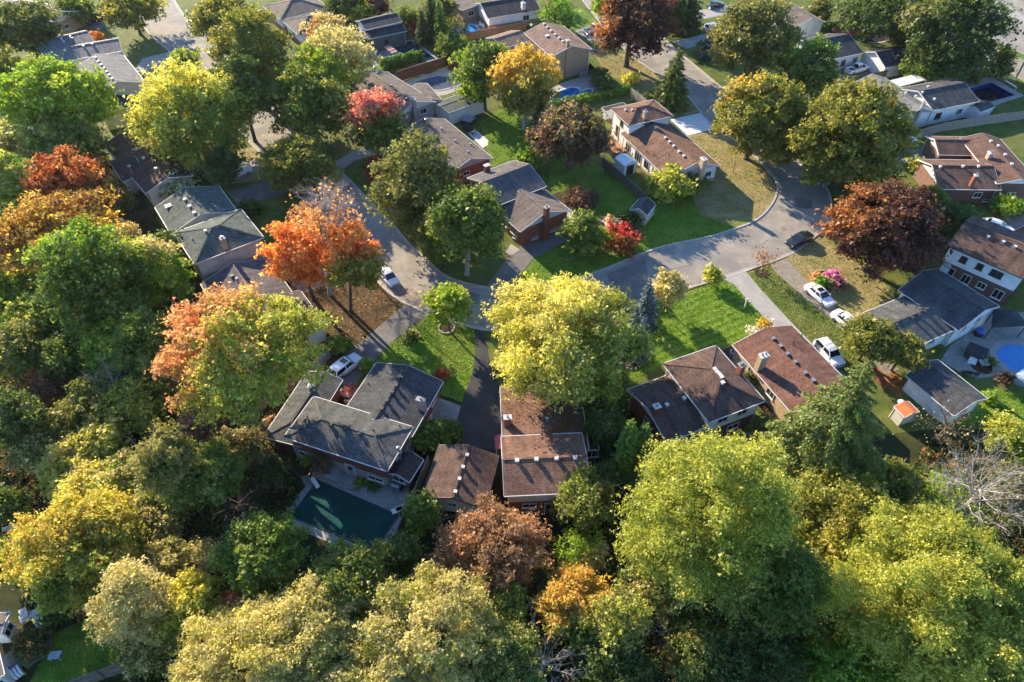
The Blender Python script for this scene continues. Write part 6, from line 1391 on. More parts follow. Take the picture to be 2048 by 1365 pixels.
# stone rings, beds, rocks
def ring(pxy, rad, label, mat='stone', n=14, bed='mulch', name='stone_ring', s=.28):
    r, p = thing(name, pxy, label, 'garden bed'); MB().lathe(p, [(rad, 0), (rad * .96, .05), (.05, .10)], 20).build('soil', bed, r); rng = random.Random(int(pxy[0]))
    for k in range(n):
        a = 2 * math.pi * k / n; q = p + V((math.cos(a), math.sin(a), 0)) * rad; MB().box(q + V((0, 0, .09)), (s * rng.uniform(.8, 1.1), s * .7, rng.uniform(.16, .24)), V((-math.sin(a), math.cos(a), 0))).build('stone', mat, r)
    return r
ring((893, 657), 1.05, 'pale stone ring around the lime sapling on the front lawn', 'kerb', 18); ring((1655, 562), 2.2, 'round flower bed edged with stone beside the white sedan', 'stone', 22); ring((1524, 547), .95, 'mulch ring around the pink sapling', 'litter', 12, s=.18); ring((1188, 105), .9, 'round stone bed at the foot of the lamp post', 'stone', 14); ring((1265, 160), 1.3, 'round planted bed with yellow shrub on the dry lawn', 'stone', 14); ring((822, 672), 1.1, 'stone edged planting on the lawn by the crossover drive', 'stone', 14); ring((1260, 722), 1.5, 'stone edged bed with rocks beside the yellow locust', 'stone', 16)
for k, (x, y, s, lab) in enumerate(((1238, 732, .6, 'white boulder at the edge of the orange leaf bed'), (1250, 718, .45, 'grey boulder among the stones beside the locust'), (1270, 468, .5, 'pale boulder beside the small garden shed'))):
    r, p = thing('boulder', (x, y), lab, 'rock'); rng = RS(k); m = MB(); n = 10; vs = []
    for i in range(5):
        for j in range(n): a = 2 * math.pi * j / n; ph = -0.5 + i * .5; rr = s * math.cos(ph * .9) * rng.uniform(.85, 1.1); vs.append(p + V((rr * math.cos(a), rr * math.sin(a), s * .3 + s * .55 * math.sin(ph))))
    fs = [(i * n + j, i * n + (j + 1) % n, (i + 1) * n + (j + 1) % n, (i + 1) * n + j) for i in range(4) for j in range(n)] + [tuple(reversed(range(n))), tuple(range(4 * n, 5 * n))]; MB().raw(vs, fs).build('stone', 'stone', r, True)
# garden edging by the red shrub
pts = wpts([(1130, 522), (1160, 512), (1220, 512), (1255, 500), (1278, 485), (1281, 458)], 5); strip(pts, 1, 0, .12, .06, 'garden_edging', 'stone')
sheet('garden_bed', [(1150, 505), (1200, 502), (1245, 494), (1272, 478), (1276, 455), (1235, 445), (1180, 450), (1140, 470)], 0.016, 'mulch', 3)
sheet('garden_bed', [(1100, 395), (1150, 378), (1200, 395), (1180, 425), (1140, 430)], 0.016, 'mulch', 3)
p = P(*k70(1130, 790)); r = empty('mail_bench', p, 'small white bench beside the red brick house wall', 'bench'); MB().box(p + V((0, 0, .42)), (1.2, .45, .08), V((1, -.9, 0))).build('seat', 'plastic_white', r)
for s in (-1, 1): MB().box(p + V((1, -.9, 0)).normalized() * s * .5 + V((0, 0, .2)), (.1, .4, .4), V((1, -.9, 0))).build('leg', 'plastic_white', r)
c = [P(*k70(1470, 560)), P(*k70(1530, 600)), P(*k70(1530, 650)), P(*k70(1470, 640))]; sheet('patio', [k70(1440, 540), k70(1500, 560), k70(1540, 610), k70(1510, 660), k70(1470, 640)], 0.03, 'concrete_white')
# right hand patio
def hot_tub():
    p = P(*k188(310, 690)); u = V((1, -.75, 0)).normalized(); r = empty('hot_tub', p, 'dark covered hot tub with white steps on the flagstone patio', 'hot tub')
    MB().box(p + V((0, 0, .42)), (2.2, 2.2, .84), u).build('shell', 'wood_dark', r); MB().box(p + V((0, 0, .90)), (2.3, 2.3, .12), u).build('cover', 'fabric_dark', r)
    for k in range(3): MB().box(p + u.cross(V((0, 0, 1))) * (1.3 + .28 * k) + V((0, 0, .3 - .09 * k)), (.9, .26, .6 - .18 * k), u).build('step', 'plastic_white', r)
hot_tub()
p = P(*k188(375, 790)); r = empty('garden_fountain', p, 'pale stone fountain statue in a dark round bed by the blue pool', 'fountain'); MB().lathe(p, [(1.3, 0), (1.25, .15), (.2, .16)], 18).build('bed', 'mulch', r); MB().lathe(p + V((0, 0, .15)), [(.2, 0), (.1, .1), (.1, .5), (.6, .6), (.65, .7), (.55, .68), (.1, .62), (.1, .95), (.25, 1.05), (.05, 1.1), (.12, 1.3), (.03, 1.5)], 14).build('basin', 'stone', r, True)
p = P(*k188(345, 500)); r = empty('kettle_grill', p, 'round blue lidded grill beside the dark hot tub', 'barbecue'); MB().lathe(p, [(.6, 0), (.62, .5), (.5, .6)], 16).build('base', 'plastic_black', r); MB().lathe(p + V((0, 0, .6)), [(.62, 0), (.6, .2), (.4, .45), (.1, .55)], 16).build('lid', 'plastic_blue', r, True)
def canopy(pts, h, label, mat, rise=.6, name='gazebo', valance=.2):
    c = [P(x, y, h) for x, y in pts]; ctr = sum(c, V()) / len(c); r = empty(name, (ctr.x, ctr.y, 0), label, 'gazebo'); m = MB(); ap = ctr + V((0, 0, rise))
    for k in range(len(c)):
        a, b_ = c[k], c[(k + 1) % len(c)]; m.face([a, b_, ap]); m.face([a - V((0, 0, valance)), b_ - V((0, 0, valance)), b_, a])
    m.build('canopy', mat, r)
    for a in c: MB().beam(V((a.x, a.y, 0)).lerp(V((ctr.x, ctr.y, 0)), .05), V((a.x, a.y, h)).lerp(ctr, .05), .09, .09).build('post', 'plastic_black', r)
    return r
canopy([k188(490, 270), k188(690, 275), k188(800, 410), k188(470, 430)], 2.4, 'dark fabric gazebo on the flagstone patio by the brick house', 'fabric_dark'); canopy([k188(690, 860), k188(900, 690), k188(1050, 880), k188(860, 1010)], 2.4, 'pale grey garden pavilion at the pool edge', 'fabric_pale')
for k, (x, y) in enumerate(((250, 865), (310, 875), (200, 860))): q = P(*k188(x, y)); chair(q, R(70 + 20 * k), 'plastic_black', 'dark patio chair in the row along the garage wall', group='dark chairs by the garage')
# upper pool patio
p = P(*k7(350, 690)); r = empty('garden_umbrella', p, 'closed white garden umbrella by the pool house', 'umbrella'); MB().lathe(p, [(.3, 0), (.3, .08), (.04, .1), (.04, 2.6)], 10).build('pole', 'metal_grey', r); MB().lathe(p + V((0, 0, .9)), [(.22, 0), (.18, .8), (.06, 1.6), (.02, 1.75)], 10).build('canopy', 'plastic_white', r, True)
c = [P(*k7(445, 630), 2.1), P(*k7(530, 612), 2.1), P(*k7(650, 705), 2.1), P(*k7(570, 735), 2.1)]; ctr = sum(c, V()) / 4; r = empty('pergola', (ctr.x, ctr.y, 0), 'small pergola with striped rust cloth beside the teal pool', 'pergola')
for k in range(6): a, d_ = c[0].lerp(c[3], k / 6 + .02), c[1].lerp(c[2], k / 6 + .02); a2, d2 = c[0].lerp(c[3], (k + 1) / 6 - .02), c[1].lerp(c[2], (k + 1) / 6 - .02); MB().prism([a, d_, d2, a2], 2.05, 2.12).build('slat', 'stripe_cloth' if k % 2 else 'wood_red', r)
for a in c: MB().beam(V((a.x, a.y, 0)), V((a.x, a.y, 2.05)), .1, .1).build('post', 'wood_red', r)
lounger(k7(350, 740), R(-50), 'pale blue lounger beside the closed white umbrella', 'fabric_pale'); lounger(k7(410, 780), R(-50), 'navy lounger near the striped pergola', 'plastic_blue')
p = P(*k7(1800, 380)); table(p, 1.3, 1.3, .72, 0, 'plastic_white', 'round white patio table by the blue tarp pool', rnd=True)
for k, a in enumerate((20, 110, 200, 290)): q = p + V((math.cos(R(a)), math.sin(R(a)), 0)) * 1.1; chair(q, R(a + 180), 'plastic_white', 'white chair around the round table by the blue tarp pool', group='white chairs by the tarp pool')
q = P(*k70(830, 60)); table(q, 1.6, 1.0, .72, R(-40), 'plastic_black', 'dark patio table on the white slab'); q = P(*k70(800, 40)); r = empty('covered_grill', q, 'dark covered grill beside the white patio slab', 'barbecue'); MB().box(q + V((0, 0, .5)), (1.4, .8, 1.0), V((1, -.8, 0))).build('cover', 'fabric_dark', r); MB().box(q + V((0, 0, 1.03)), (1.2, .6, .08), V((1, -.8, 0))).build('lid', 'fabric_dark', r)
q = P(*kB(1490, 840)); r = empty('hot_tub', q, 'grey covered hot tub in front of the low garden building', 'hot tub'); MB().box(q + V((0, 0, .42)), (2.1, 2.1, .84), V((1, -.5, 0))).build('shell', 'wood_dark', r); MB().box(q + V((0, 0, .9)), (2.2, 2.2, .12), V((1, -.5, 0))).build('cover', 'siding_grey', r)
# slide and play panel
a, b_ = P(*k18(1365, 560), 1.9), P(*k18(1440, 680), .2); r = empty('pool_slide', (b_.x, b_.y, 0), 'curved turquoise slide against the grey sound wall', 'slide'); m = MB(); prev = None
n = 8
for k in range(n):
    t0, t1 = k / n, (k + 1) / n; f = lambda t: a.lerp(b_, t) + V((0, 0, -.5 * math.sin(math.pi * t))) + V((-.6 * math.sin(math.pi * t), 0, 0)); m.beam(f(t0), f(t1), .55, .06)
m.build('chute', 'plastic_teal', r); MB().beam(V((a.x, a.y, 0)), a, .1, .1).build('leg', 'plastic_teal', r)
q = P(*k18(575, 520)); r = empty('play_panel', q, 'upright turquoise panel beside the brown garden pavilion', 'panel'); MB().box(q + V((0, 0, .95)), (.9, .12, 1.9), V((.5, 1, 0))).build('board', 'plastic_teal', r)
for s in (-1, 1): MB().box(q + V((.5, 1, 0)).normalized() * s * .35 + V((0, 0, .02)), (.1, .5, .06), V((.5, 1, 0))).build('foot', 'plastic_black', r)
q = P(*k18(655, 650)); r = empty('storage_bin', q, 'small purple blue bin on the patio by the pavilion', 'bin'); MB().lathe(q, [(.28, 0), (.34, .7), (.36, .72)], 12).build('tub', 'plastic_blue', r); MB().lathe(q + V((0, 0, .72)), [(.37, 0), (.3, .08)], 12).build('lid', 'plastic_blue', r)
a, b_ = P(*k18(1280, 720)), P(*k18(1430, 815)); r = empty('diving_board', (a.x, a.y, 0), 'long white diving board beside the navy pool', 'diving board'); MB().beam(a + V((0, 0, .5)), b_ + V((0, 0, .5)), .4, .06).build('board', 'plastic_white', r); MB().box(b_ + V((0, 0, .24)), (.4, .4, .48)).build('stand', 'metal_grey', r)
# red tarp
q = [P(*kD(560, 212)), P(*kD(620, 192)), P(*kD(740, 255)), P(*kD(715, 268)), P(*kD(650, 235))]; r = empty('tarp_heap', sum(q, V()) / 5, 'crumpled red tarp heaped behind the dark roofed bungalow', 'tarp')
rng = RS(5); m = MB(); n = 9; A_, B_ = q[0], q[2]; uu = (B_ - A_); vv = V((-uu.y, uu.x, 0)).normalized() * 2.2; vs = [A_ + uu * (i / n) + vv * (j / 5 - .5) + V((0, 0, .15 + .75 * rng.rand() * math.sin(math.pi * (j + .3) / 5.6))) for i in range(n + 1) for j in range(6)]
m.raw(vs, [(i * 6 + j, i * 6 + j + 1, i * 6 + j + 7, i * 6 + j + 6) for i in range(n) for j in range(5)]); m.build('sheet', 'tarp_red', r); MB().box((A_ + B_) / 2 + V((0, 0, .12)), (uu.length * .8, 1.4, .24), uu).build('pile', 'wood_dark', r)
# bottom-left yard
k02 = crop(0, 1180, 7.314)
q = P(*k02(590, 440)); r = empty('garden_sofa', q, 'pale blue corner garden sofa under the yellow tree', 'sofa'); u = V((.8, -1, 0)).normalized(); v_ = V((-u.y, u.x, 0))
MB().box(q + V((0, 0, .25)), (2.2, .8, .4), u).build('seat', 'fabric_pale', r); MB().box(q + v_ * .45 + V((0, 0, .55)), (2.2, .18, .7), u).build('backrest', 'fabric_pale', r); MB().box(q + u * 1.2 + V((0, 0, .4)), (.18, .8, .5), u).build('armrest', 'fabric_pale', r); MB().box(q - u * .9 - v_ * .9 + V((0, 0, .25)), (.8, 1.0, .4), u).build('chaise', 'fabric_pale', r)
q = P(*k02(390, 380)); r = empty('garden_bench', q, 'dark grey storage bench by the blue corner sofa', 'bench'); MB().box(q + V((0, 0, .3)), (1.0, .6, .55), u).build('box', 'siding_grey', r); MB().box(q + V((0, 0, .61)), (1.06, .66, .07), u).build('lid', 'fabric_pale', r)
table(P(*k02(845, 990)), 1.0, .7, .65, R(5), 'fabric_pale', 'small pale folding table on the shaded lawn'); sheet('path', [k02(600, 620), k02(740, 610), k02(770, 800), k02(700, 950), k02(500, 1080), k02(400, 1170), k02(370, 1120), k02(560, 980), k02(640, 830)], 0.022, 'gravel')
q = P(*k02(1195, 305)); r = empty('garden_tile', q, 'small purple paving tile on dark soil', 'tile'); MB().box(q + V((0, 0, .08)), (.6, .5, .12), V((.6, 1, 0))).build('slab', 'flower_pink', r); MB().box(q + V((0, 0, .02)), (.7, .6, .04), V((.6, 1, 0))).build('base', 'mulch', r)
q = P(*k02(230, 1060)); r = empty('steps', q, 'dark deck box with white slatted steps at the house corner', 'steps'); u = V((1, 1.1, 0)).normalized(); MB().box(q + V((0, 0, .4)), (1.6, 1.6, .8), u).build('deck', 'siding_dark', r)
for k in range(6): MB().box(q + V((.4, -1.2, 0)) + u * (-.7 + .28 * k) + V((0, 0, .35)), (.2, 1.1, .7), u).build('slat', 'plastic_white', r)
# paddling pool, bird feeder, bins
q = P(*k12(1058, 1135)); r = empty('paddling_pool', q, 'round blue paddling pool in the shaded yard', 'pool'); MB().lathe(q, [(1.0, 0), (1.02, .35), (.94, .36), (.92, .1), (.9, .1)], 22).build('tub', 'plastic_blue', r); MB().lathe(q + V((0, 0, .25)), [(.92, 0), (.91, .01)], 22).build('water', 'water_dark', r)
q = P(*k56(1310, 545)); r = empty('wooden_crate', P(*kF(895, 605)), 'round white satellite dish beside the orange roofed shed', 'dish'); q = P(*kF(895, 605)); MB().beam(q, q + V((0, 0, 1.9)), .06, .06).build('mast', 'metal_grey', r); r.name = 'satellite_dish'
MB().lathe(q + V((0, 0, 1.9)), [(.05, 0), (.35, .06), (.5, .16), (.52, .17)], 16).build('dish', 'plastic_white', r, True)
q = P(*k56(50, 330)); r = empty('storage_box', q, 'white plastic box lying in the dark garden corner', 'box'); MB().box(q + V((0, 0, .15)), (.7, .5, .3), V((1, .6, 0))).build('body', 'plastic_white', r); MB().box(q + V((0, 0, .325)), (.74, .54, .05), V((1, .6, 0))).build('lid', 'plastic_white', r)
# gate by the cedar fence, plywood shed, garden bin
q0, q1 = P(*kC(890, 690)), P(*kC(935, 680)); r = empty('metal_gate', (q0 + q1) / 2, 'grey barred garden gate beside the hedge and cedar fence', 'gate'); 
for k in range(7): t = q0.lerp(q1, k / 6); MB().beam(t, t + V((0, 0, 1.9)), .06, .05).build('bar', 'metal_grey', r)
for z in (.2, 1.0, 1.85): MB().beam(q0 + V((0, 0, z)), q1 + V((0, 0, z)), .05, .08).build('rail', 'metal_grey', r)
q = P(*kC(565, 525)); r = empty('wood_box', q, 'grey wooden garden box against the tan brick house', 'box'); MB().box(q + V((0, 0, .5)), (1.6, .9, 1.0), V((1, .3, 0))).build('body', 'wood_grey', r); MB().box(q + V((0, 0, 1.04)), (1.7, 1.0, .08), V((1, .3, 0))).build('lid', 'wood_grey', r)
# ================================================================== trees and shrubs
D_ = deciduous
# --- the big ones
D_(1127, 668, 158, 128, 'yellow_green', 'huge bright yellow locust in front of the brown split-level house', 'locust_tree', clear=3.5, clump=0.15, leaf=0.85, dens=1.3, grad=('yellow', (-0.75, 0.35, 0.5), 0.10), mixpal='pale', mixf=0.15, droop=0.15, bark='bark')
D_(600, 508, 58, 62, 'orange', 'orange maple left half of the pair at the street', 'maple_tree', base=(628, 600), clump=0.22, dens=1.3, lobes=[(-1, 0.3, 0.2, 0.2)], bias=0.08)
D_(706, 520, 52, 100, 'orange', 'tall orange and green maple beside the white hatchback', 'maple_tree', base=(702, 622), clump=0.2, dens=1.3, grad=('maple', (0.2, -0.55, -0.75), 0.12), bias=0.05)
D_(648, 420, 72, 42, 'salmon', 'thinning salmon red maple with bare grey twigs above the street', 'maple_tree', base=(660, 590), clump=0.2, dens=0.42, gaps=0.25, thin=((0.2, 0.6, 0.8), 0.1, 0.9), bark='bark_pale')
D_(482, 700, 144, 116, 'yellow_green', 'large maple turning salmon at its tips beside the picket fence', 'maple_tree', base=(512, 852), clump=0.15, dens=1.25, spike=0.35, grad=('salmon', (-0.9, 0.25, 0.25), 0.36), mixpal='salmon', mixf=0.07, bias=0.04, bark='bark_pale', lobes=[(-1, 0, 0, 0.1), (1, 0.2, 0, 0.12)])
D_(190, 560, 95, 112, 'green', 'large dark green maple with lit lime crest in the left woodland', 'maple_tree', clear=2.0, clump=0.17, dens=1.2, grad=('lime', (-0.3, 0.75, 0.6), 0.42), spike=0.2)  # lime grad paints the sunlit crest into the leaf colour
D_(118, 470, 118, 78, 'gold', 'broad golden orange maple above the dark green woodland tree', 'maple_tree', clear=4.0, clump=0.16, dens=1.2, mixpal='rust', mixf=0.35, bias=-0.15)
D_(134, 362, 70, 62, 'rust', 'round red orange maple in the left woodland', 'maple_tree', clear=2.5, clump=0.18, dens=1.25, bias=0.2, mixpal='red_orange', mixf=0.3)
D_(112, 205, 98, 84, 'lime', 'bright lime green tree beside the grey roofed split-level', 'ash_tree', clear=2.5, clump=0.16, dens=1.25, spike=0.25, droop=0.2)
D_(385, 225, 116, 102, 'yellow', 'wide weeping yellow birch beside the street', 'birch_tree', clear=0.8, clump=0.16, dens=1.25, droop=0.7, leaf=0.85, bark='bark_birch', grad=('yellow_green', (0.5, -0.6, -0.3), 0.0), bias=-0.12)
D_(508, 112, 72, 92, 'maple', 'tall olive gold maple between street and pale birch', 'maple_tree', clear=2.0, clump=0.18, dens=1.1)
D_(483, 190, 58, 72, 'dark', 'dark green tree shading the street behind the weeping birch', 'linden_tree', clear=2.5, clump=0.2)
D_(675, 115, 78, 66, 'pale', 'pale yellow birch with airy crown above the green maple', 'birch_tree', clear=4.0, clump=0.16, dens=0.85, leaf=0.8, grad=('lime', (-0.4, -0.5, -0.4), 0.15), bark='bark_birch')
D_(652, 62, 42, 34, 'salmon', 'small buff coloured tree below the taupe roofs', 'birch_tree', clear=4, clump=0.2, dens=0.6, mixpal='pale', mixf=0.5)
D_(615, 205, 78, 78, 'maple', 'round green maple shading the street beside the pale birch', 'maple_tree', clear=1.0, clump=0.18, dens=1.15, mixpal='green', mixf=0.55, bias=-0.12)
D_(598, 330, 76, 60, 'maple', 'broad olive gold maple at the street corner', 'maple_tree', clear=0.8, clump=0.18, dens=1.2)
D_(750, 245, 54, 62, 'green', 'maple with pink red crest in front of the pale brick gable', 'maple_tree', clear=1.5, clump=0.19, dens=1.2, spike=0.3, grad=('pink_red', (-0.35, 0.6, 0.7), -0.02))
D_(753, 338, 17, 28, 'scarlet', 'narrow scarlet shrub beside the olive conifer', 'burning_bush', 'shrub', clear=0.1, clump=0.3, dens=1.4)
D_(838, 372, 80, 100, 'olive', 'feathery olive tree with pointed branch tips beside the street', 'larch_tree', clear=0.8, clump=0.17, dens=1.25, spike=0.55, bias=-0.04)
D_(936, 450, 78, 84, 'green', 'dense green maple with pale trunk at the street bend', 'maple_tree', base=(934, 550), clump=0.17, dens=1.3, bark='bark_pale', bias=0.0)
D_(885, 500, 40, 34, 'green', 'low green spreading shrub tree beside the dense green maple', 'maple_tree', clear=1.0, clump=0.25, dens=1.1)
D_(1050, 165, 64, 72, 'gold', 'golden yellow birch with white trunks above the blue spruce', 'birch_tree', clear=2.5, clump=0.17, dens=1.15, leaf=0.85, bark='bark_birch', droop=0.3, grad=('maple', (0.0, -0.7, -0.6), 0.25), bias=0.05)
D_(968, 145, 58, 64, 'green', 'leafy green maple beside the red stained fence', 'maple_tree', clear=1.5, clump=0.2, dens=1.15, mixpal='lime', mixf=0.35)
conifer(1083, 178, 262, 21, 'blue', 'slim blue spruce between golden birch and plum tree', 'blue_spruce', dens=1.5, droop=0.1)
D_(1140, 272, 76, 66, 'plum', 'wide purple brown plum tree behind the sunlit deck', 'plum_tree', clear=0.8, clump=0.17, dens=1.25, grad=('bronze', (-0.6, 0.5, 0.6), 0.6), mixpal='olive', mixf=0.25)
D_(1268, 42, 76, 74, 'copper', 'tall copper beech with sunlit left side tinted rust on the dry lawn', 'beech_tree', base=(1252, 133), clump=0.17, dens=1.25, grad=('rust', (-0.8, 0.1, 0.2), 0.58), trunk=1.2)  # sunlight on the left side is painted as rust leaves
conifer(1350, 90, 214, 40, 'spruce_bright', 'solitary spruce at the street edge behind the white house', dens=1.2, droop=0.3)
D_(1508, 78, 86, 84, 'olive', 'very large olive brown tree at the far side of the street', 'oak_tree', clear=1.2, clump=0.14, dens=1.25, leaf=0.85, bias=0.05)
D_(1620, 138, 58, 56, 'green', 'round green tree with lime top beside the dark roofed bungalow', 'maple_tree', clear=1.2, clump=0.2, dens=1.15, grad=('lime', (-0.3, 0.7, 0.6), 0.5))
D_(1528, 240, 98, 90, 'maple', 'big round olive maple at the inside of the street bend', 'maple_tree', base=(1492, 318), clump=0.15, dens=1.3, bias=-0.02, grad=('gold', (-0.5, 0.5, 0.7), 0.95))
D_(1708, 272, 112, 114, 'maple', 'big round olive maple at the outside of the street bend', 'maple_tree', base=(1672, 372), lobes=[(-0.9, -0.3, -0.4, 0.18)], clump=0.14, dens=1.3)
D_(1770, 458, 104, 102, 'copper', 'wide copper maple with rust lit side on the corner lawn', 'maple_tree', clear=0.4, clump=0.15, dens=1.3, grad=('rust', (-0.75, 0.35, 0.45), 0.68))  # sun-facing side coloured rust so that it reads as lit
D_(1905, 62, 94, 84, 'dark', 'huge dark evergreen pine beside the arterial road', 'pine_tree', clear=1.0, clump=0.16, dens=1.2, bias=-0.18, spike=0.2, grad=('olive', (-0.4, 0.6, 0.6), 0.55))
conifer(1678, 716, 955, 156, 'spruce_bright', 'great spruce with long drooping boughs behind the long bungalow', dens=1.75, droop=0.45, layers=23, tipc=0.5)
D_(1415, 1032, 156, 176, 'yellow_green', 'towering yellow green locust behind the two brown roofed houses', 'locust_tree', clear=3.0, clump=0.13, dens=1.45, leaf=0.8, droop=0.3, bias=0.08, grad=('green', (0.75, -0.6, -0.6), 0.58))  # shade on the lower right is put into the leaf colour as green
D_(1868, 1190, 206, 180, 'yellow_green', 'massive lime yellow locust in the lower right woodland', 'locust_tree', clear=3.0, clump=0.13, dens=1.5, leaf=0.75, droop=0.25, bias=0.1, grad=('green', (0.45, -0.8, -0.5), 0.66))  # green grad paints the shaded lower near side
D_(1682, 1028, 106, 66, 'maple', 'amber topped woodland maple below the great spruce', 'maple_tree', clear=3.0, clump=0.16, dens=1.2, mixpal='yellow_green', mixf=0.35, bias=0.06)
D_(984, 1104, 104, 92, 'bronze', 'rounded bronze pink tree behind the brown garage', 'serviceberry_tree', clear=1.0, clump=0.14, dens=1.35, leaf=0.75, spike=0.5, mixpal='salmon', mixf=0.22)
D_(1152, 1212, 80, 84, 'gold', 'amber and green tree below the pale sparse shrub', 'maple_tree', clear=2.0, clump=0.17, dens=1.15, grad=('yellow_green', (0.3, -0.7, -0.4), -0.05), mixpal='salmon', mixf=0.12, bias=-0.05)
D_(1160, 1108, 54, 50, 'pale', 'thin pale green shrub tree beside the bronze tree', 'lilac_tree', clear=1.0, clump=0.2, dens=0.6, gaps=0.2, grad=('lime', (-0.5, 0.5, 0.5), 0.1))
D_(1167, 1002, 60, 62, 'olive', 'upright olive juniper behind the cream rear wall', 'juniper_tree', clear=0.4, clump=0.2, dens=1.4, leaf=0.8, spike=0.3, mixpal='lime', mixf=0.25)
conifer(1252, 840, 960, 26, 'cedar', 'taller of the twin column cedars beside the locust', 'cedar_tree', dens=2.0, droop=-0.2, narrow=0.45, layers=34)
conifer(1282, 848, 952, 21, 'cedar', 'shorter of the twin column cedars beside the locust', 'cedar_tree', dens=2.0, droop=-0.2, narrow=0.45, layers=30)
D_(1206, 858, 34, 60, 'dark', 'dark juniper against the side room of the brown split-level', 'juniper_tree', clear=0.3, clump=0.22, dens=1.3, leaf=0.85, mixpal='olive', mixf=0.3)
D_(1180, 795, 38, 44, 'dark', 'dark yew under the yellow locust', 'yew_tree', clear=0.3, clump=0.24, dens=1.1, mixpal='olive', mixf=0.2)
D_(150, 1090, 128, 128, 'yellow', 'large golden yellow tree at the lower left lawn', 'locust_tree', clear=2.5, clump=0.14, dens=1.35, leaf=0.8, droop=0.3, grad=('yellow_green', (0.8, -0.3, -0.3), 0.12), mixpal='gold', mixf=0.35, bias=-0.08)
D_(262, 1210, 70, 92, 'pale', 'pale cream leaved tree beside the shaded back lawn', 'ash_tree', clear=2.0, clump=0.15, dens=1.0, leaf=0.85)
D_(375, 1215, 76, 78, 'yellow', 'soft yellow tree next to the pale cream tree', 'ash_tree', clear=2.0, clump=0.16, dens=1.1, leaf=0.85, grad=('yellow_green', (0.7, -0.5, -0.3), 0.1), bias=-0.1)
D_(395, 1130, 58, 50, 'pale', 'sparse pale shrub tree on dark ground by the pool trees', 'ash_tree', clear=1.2, clump=0.17, dens=0.75, leaf=0.85, gaps=0.15, bias=-0.1)
D_(340, 930, 56, 84, 'olive', 'upright olive brown tree left of the covered pool', 'hornbeam_tree', clear=6.0, clump=0.2, dens=1.3, leaf=0.85, bias=0.2)
D_(415, 950, 72, 66, 'green', 'bright green maple beside the upright olive tree', 'maple_tree', clear=5.0, clump=0.18, dens=1.25, bias=0.14)
D_(520, 1102, 86, 84, 'green', 'green tree at the left edge of the covered pool', 'maple_tree', clear=4.5, bias=0.1, clump=0.17, dens=1.25, mixpal='lime', mixf=0.3)
D_(702, 1170, 94, 64, 'green', 'green tree overhanging the near edge of the covered pool', 'maple_tree', clear=4.5, bias=0.12, clump=0.17, dens=1.25, mixpal='maple', mixf=0.4)
D_(628, 1265, 108, 98, 'pale', 'pale yellow maple crown in the foreground woodland', 'maple_tree', clear=4.0, clump=0.14, dens=1.25, leaf=0.8, mixpal='yellow_green', mixf=0.2, spike=0.2, bias=0.05)
D_(858, 1260, 142, 112, 'pale', 'wide buff and green maple crown in the foreground woodland', 'maple_tree', clear=3.5, clump=0.13, dens=1.3, leaf=0.8, mixpal='yellow_green', mixf=0.22, spike=0.2, bias=0.05)
D_(470, 1338, 140, 90, 'pale', 'straw yellow crown beside the brown fence', 'ash_tree', clear=3.0, clump=0.14, dens=1.2, leaf=0.8, mixpal='yellow', mixf=0.3)
D_(720, 1370, 130, 70, 'pale', 'yellow green crown below the pale maples', 'maple_tree', clear=2.0, clump=0.15, dens=1.2, leaf=0.8, mixpal='yellow_green', mixf=0.4)
D_(985, 1345, 110, 78, 'green', 'green tree among bare twigs in the foreground', 'maple_tree', clear=2.0, clump=0.16, dens=1.1, leaf=0.85, mixpal='pale', mixf=0.3)
bare(1085, 1325, 78, 62, 'leafless grey shrub tree in the foreground woodland', n=24, pal='pale', nleaf=260)
bare(905, 1215, 60, 40, 'bare brown twigs between foreground maple crowns', n=12, bark='bark')
D_(1230, 1330, 90, 70, 'dark', 'shaded dark green tree in the lower woodland', 'maple_tree', clear=1.0, clump=0.2, dens=1.0, bias=0.1)
D_(1560, 1180, 84, 110, 'green', 'shaded green tree between the two lime locusts', 'maple_tree', clear=1.5, clump=0.18, dens=1.1, bias=-0.05)
D_(1500, 1320, 120, 80, 'dark', 'dark undergrowth tree below the towering locust', 'maple_tree', clear=0.8, clump=0.18, dens=0.9)
D_(1320, 1180, 84, 60, 'pale', 'yellowing lower crown beneath the towering locust', 'maple_tree', clear=2.0, clump=0.18, dens=0.9, mixpal='green', mixf=0.4, bias=-0.15)
D_(1700, 1360, 110, 60, 'lime', 'lime green crown at the bottom edge beside the massive locust', 'maple_tree', clear=2.0, clump=0.17, dens=1.1, bias=-0.15)
bare(655, 402, 66, 34, 'mauve grey leafless crown top behind the orange maples', n=34, clear=5.0, sub=10, bark='bark_pale', thick=0.6)
# --- right side
bare(1955, 985, 110, 112, 'large bare grey tree over bright undergrowth', n=34, clear=1.0, pal='pale', nleaf=500, sub=9, thick=0.75)
D_(1895, 1015, 66, 60, 'lime', 'lime understorey shrub beneath the bare grey tree', 'maple_tree', clear=0.5, clump=0.2, dens=0.9)
D_(2030, 880, 56, 50, 'yellow_green', 'yellow green tree at the lawn edge beside the bare tree', 'maple_tree', clear=2.0, clump=0.2, dens=1.1)
D_(2035, 985, 50, 60, 'olive', 'brownish crown behind the bare grey tree', 'maple_tree', clear=2.0, clump=0.2, dens=0.7, mixpal='greytwig', mixf=0.4)
bare(1895, 850, 62, 36, 'small leafless tree beside the long garage', n=18, pal='pale', nleaf=160, bark='bark')
D_(1741, 676, 54, 48, 'maple', 'taller of twin round trees by the red fence', 'pear_tree', clear=1.5, clump=0.2, dens=1.3, bias=-0.06)
D_(1806, 702, 44, 36, 'maple', 'lower of twin round trees beside slate wing', 'pear_tree', clear=2.0, clump=0.22, dens=1.3)
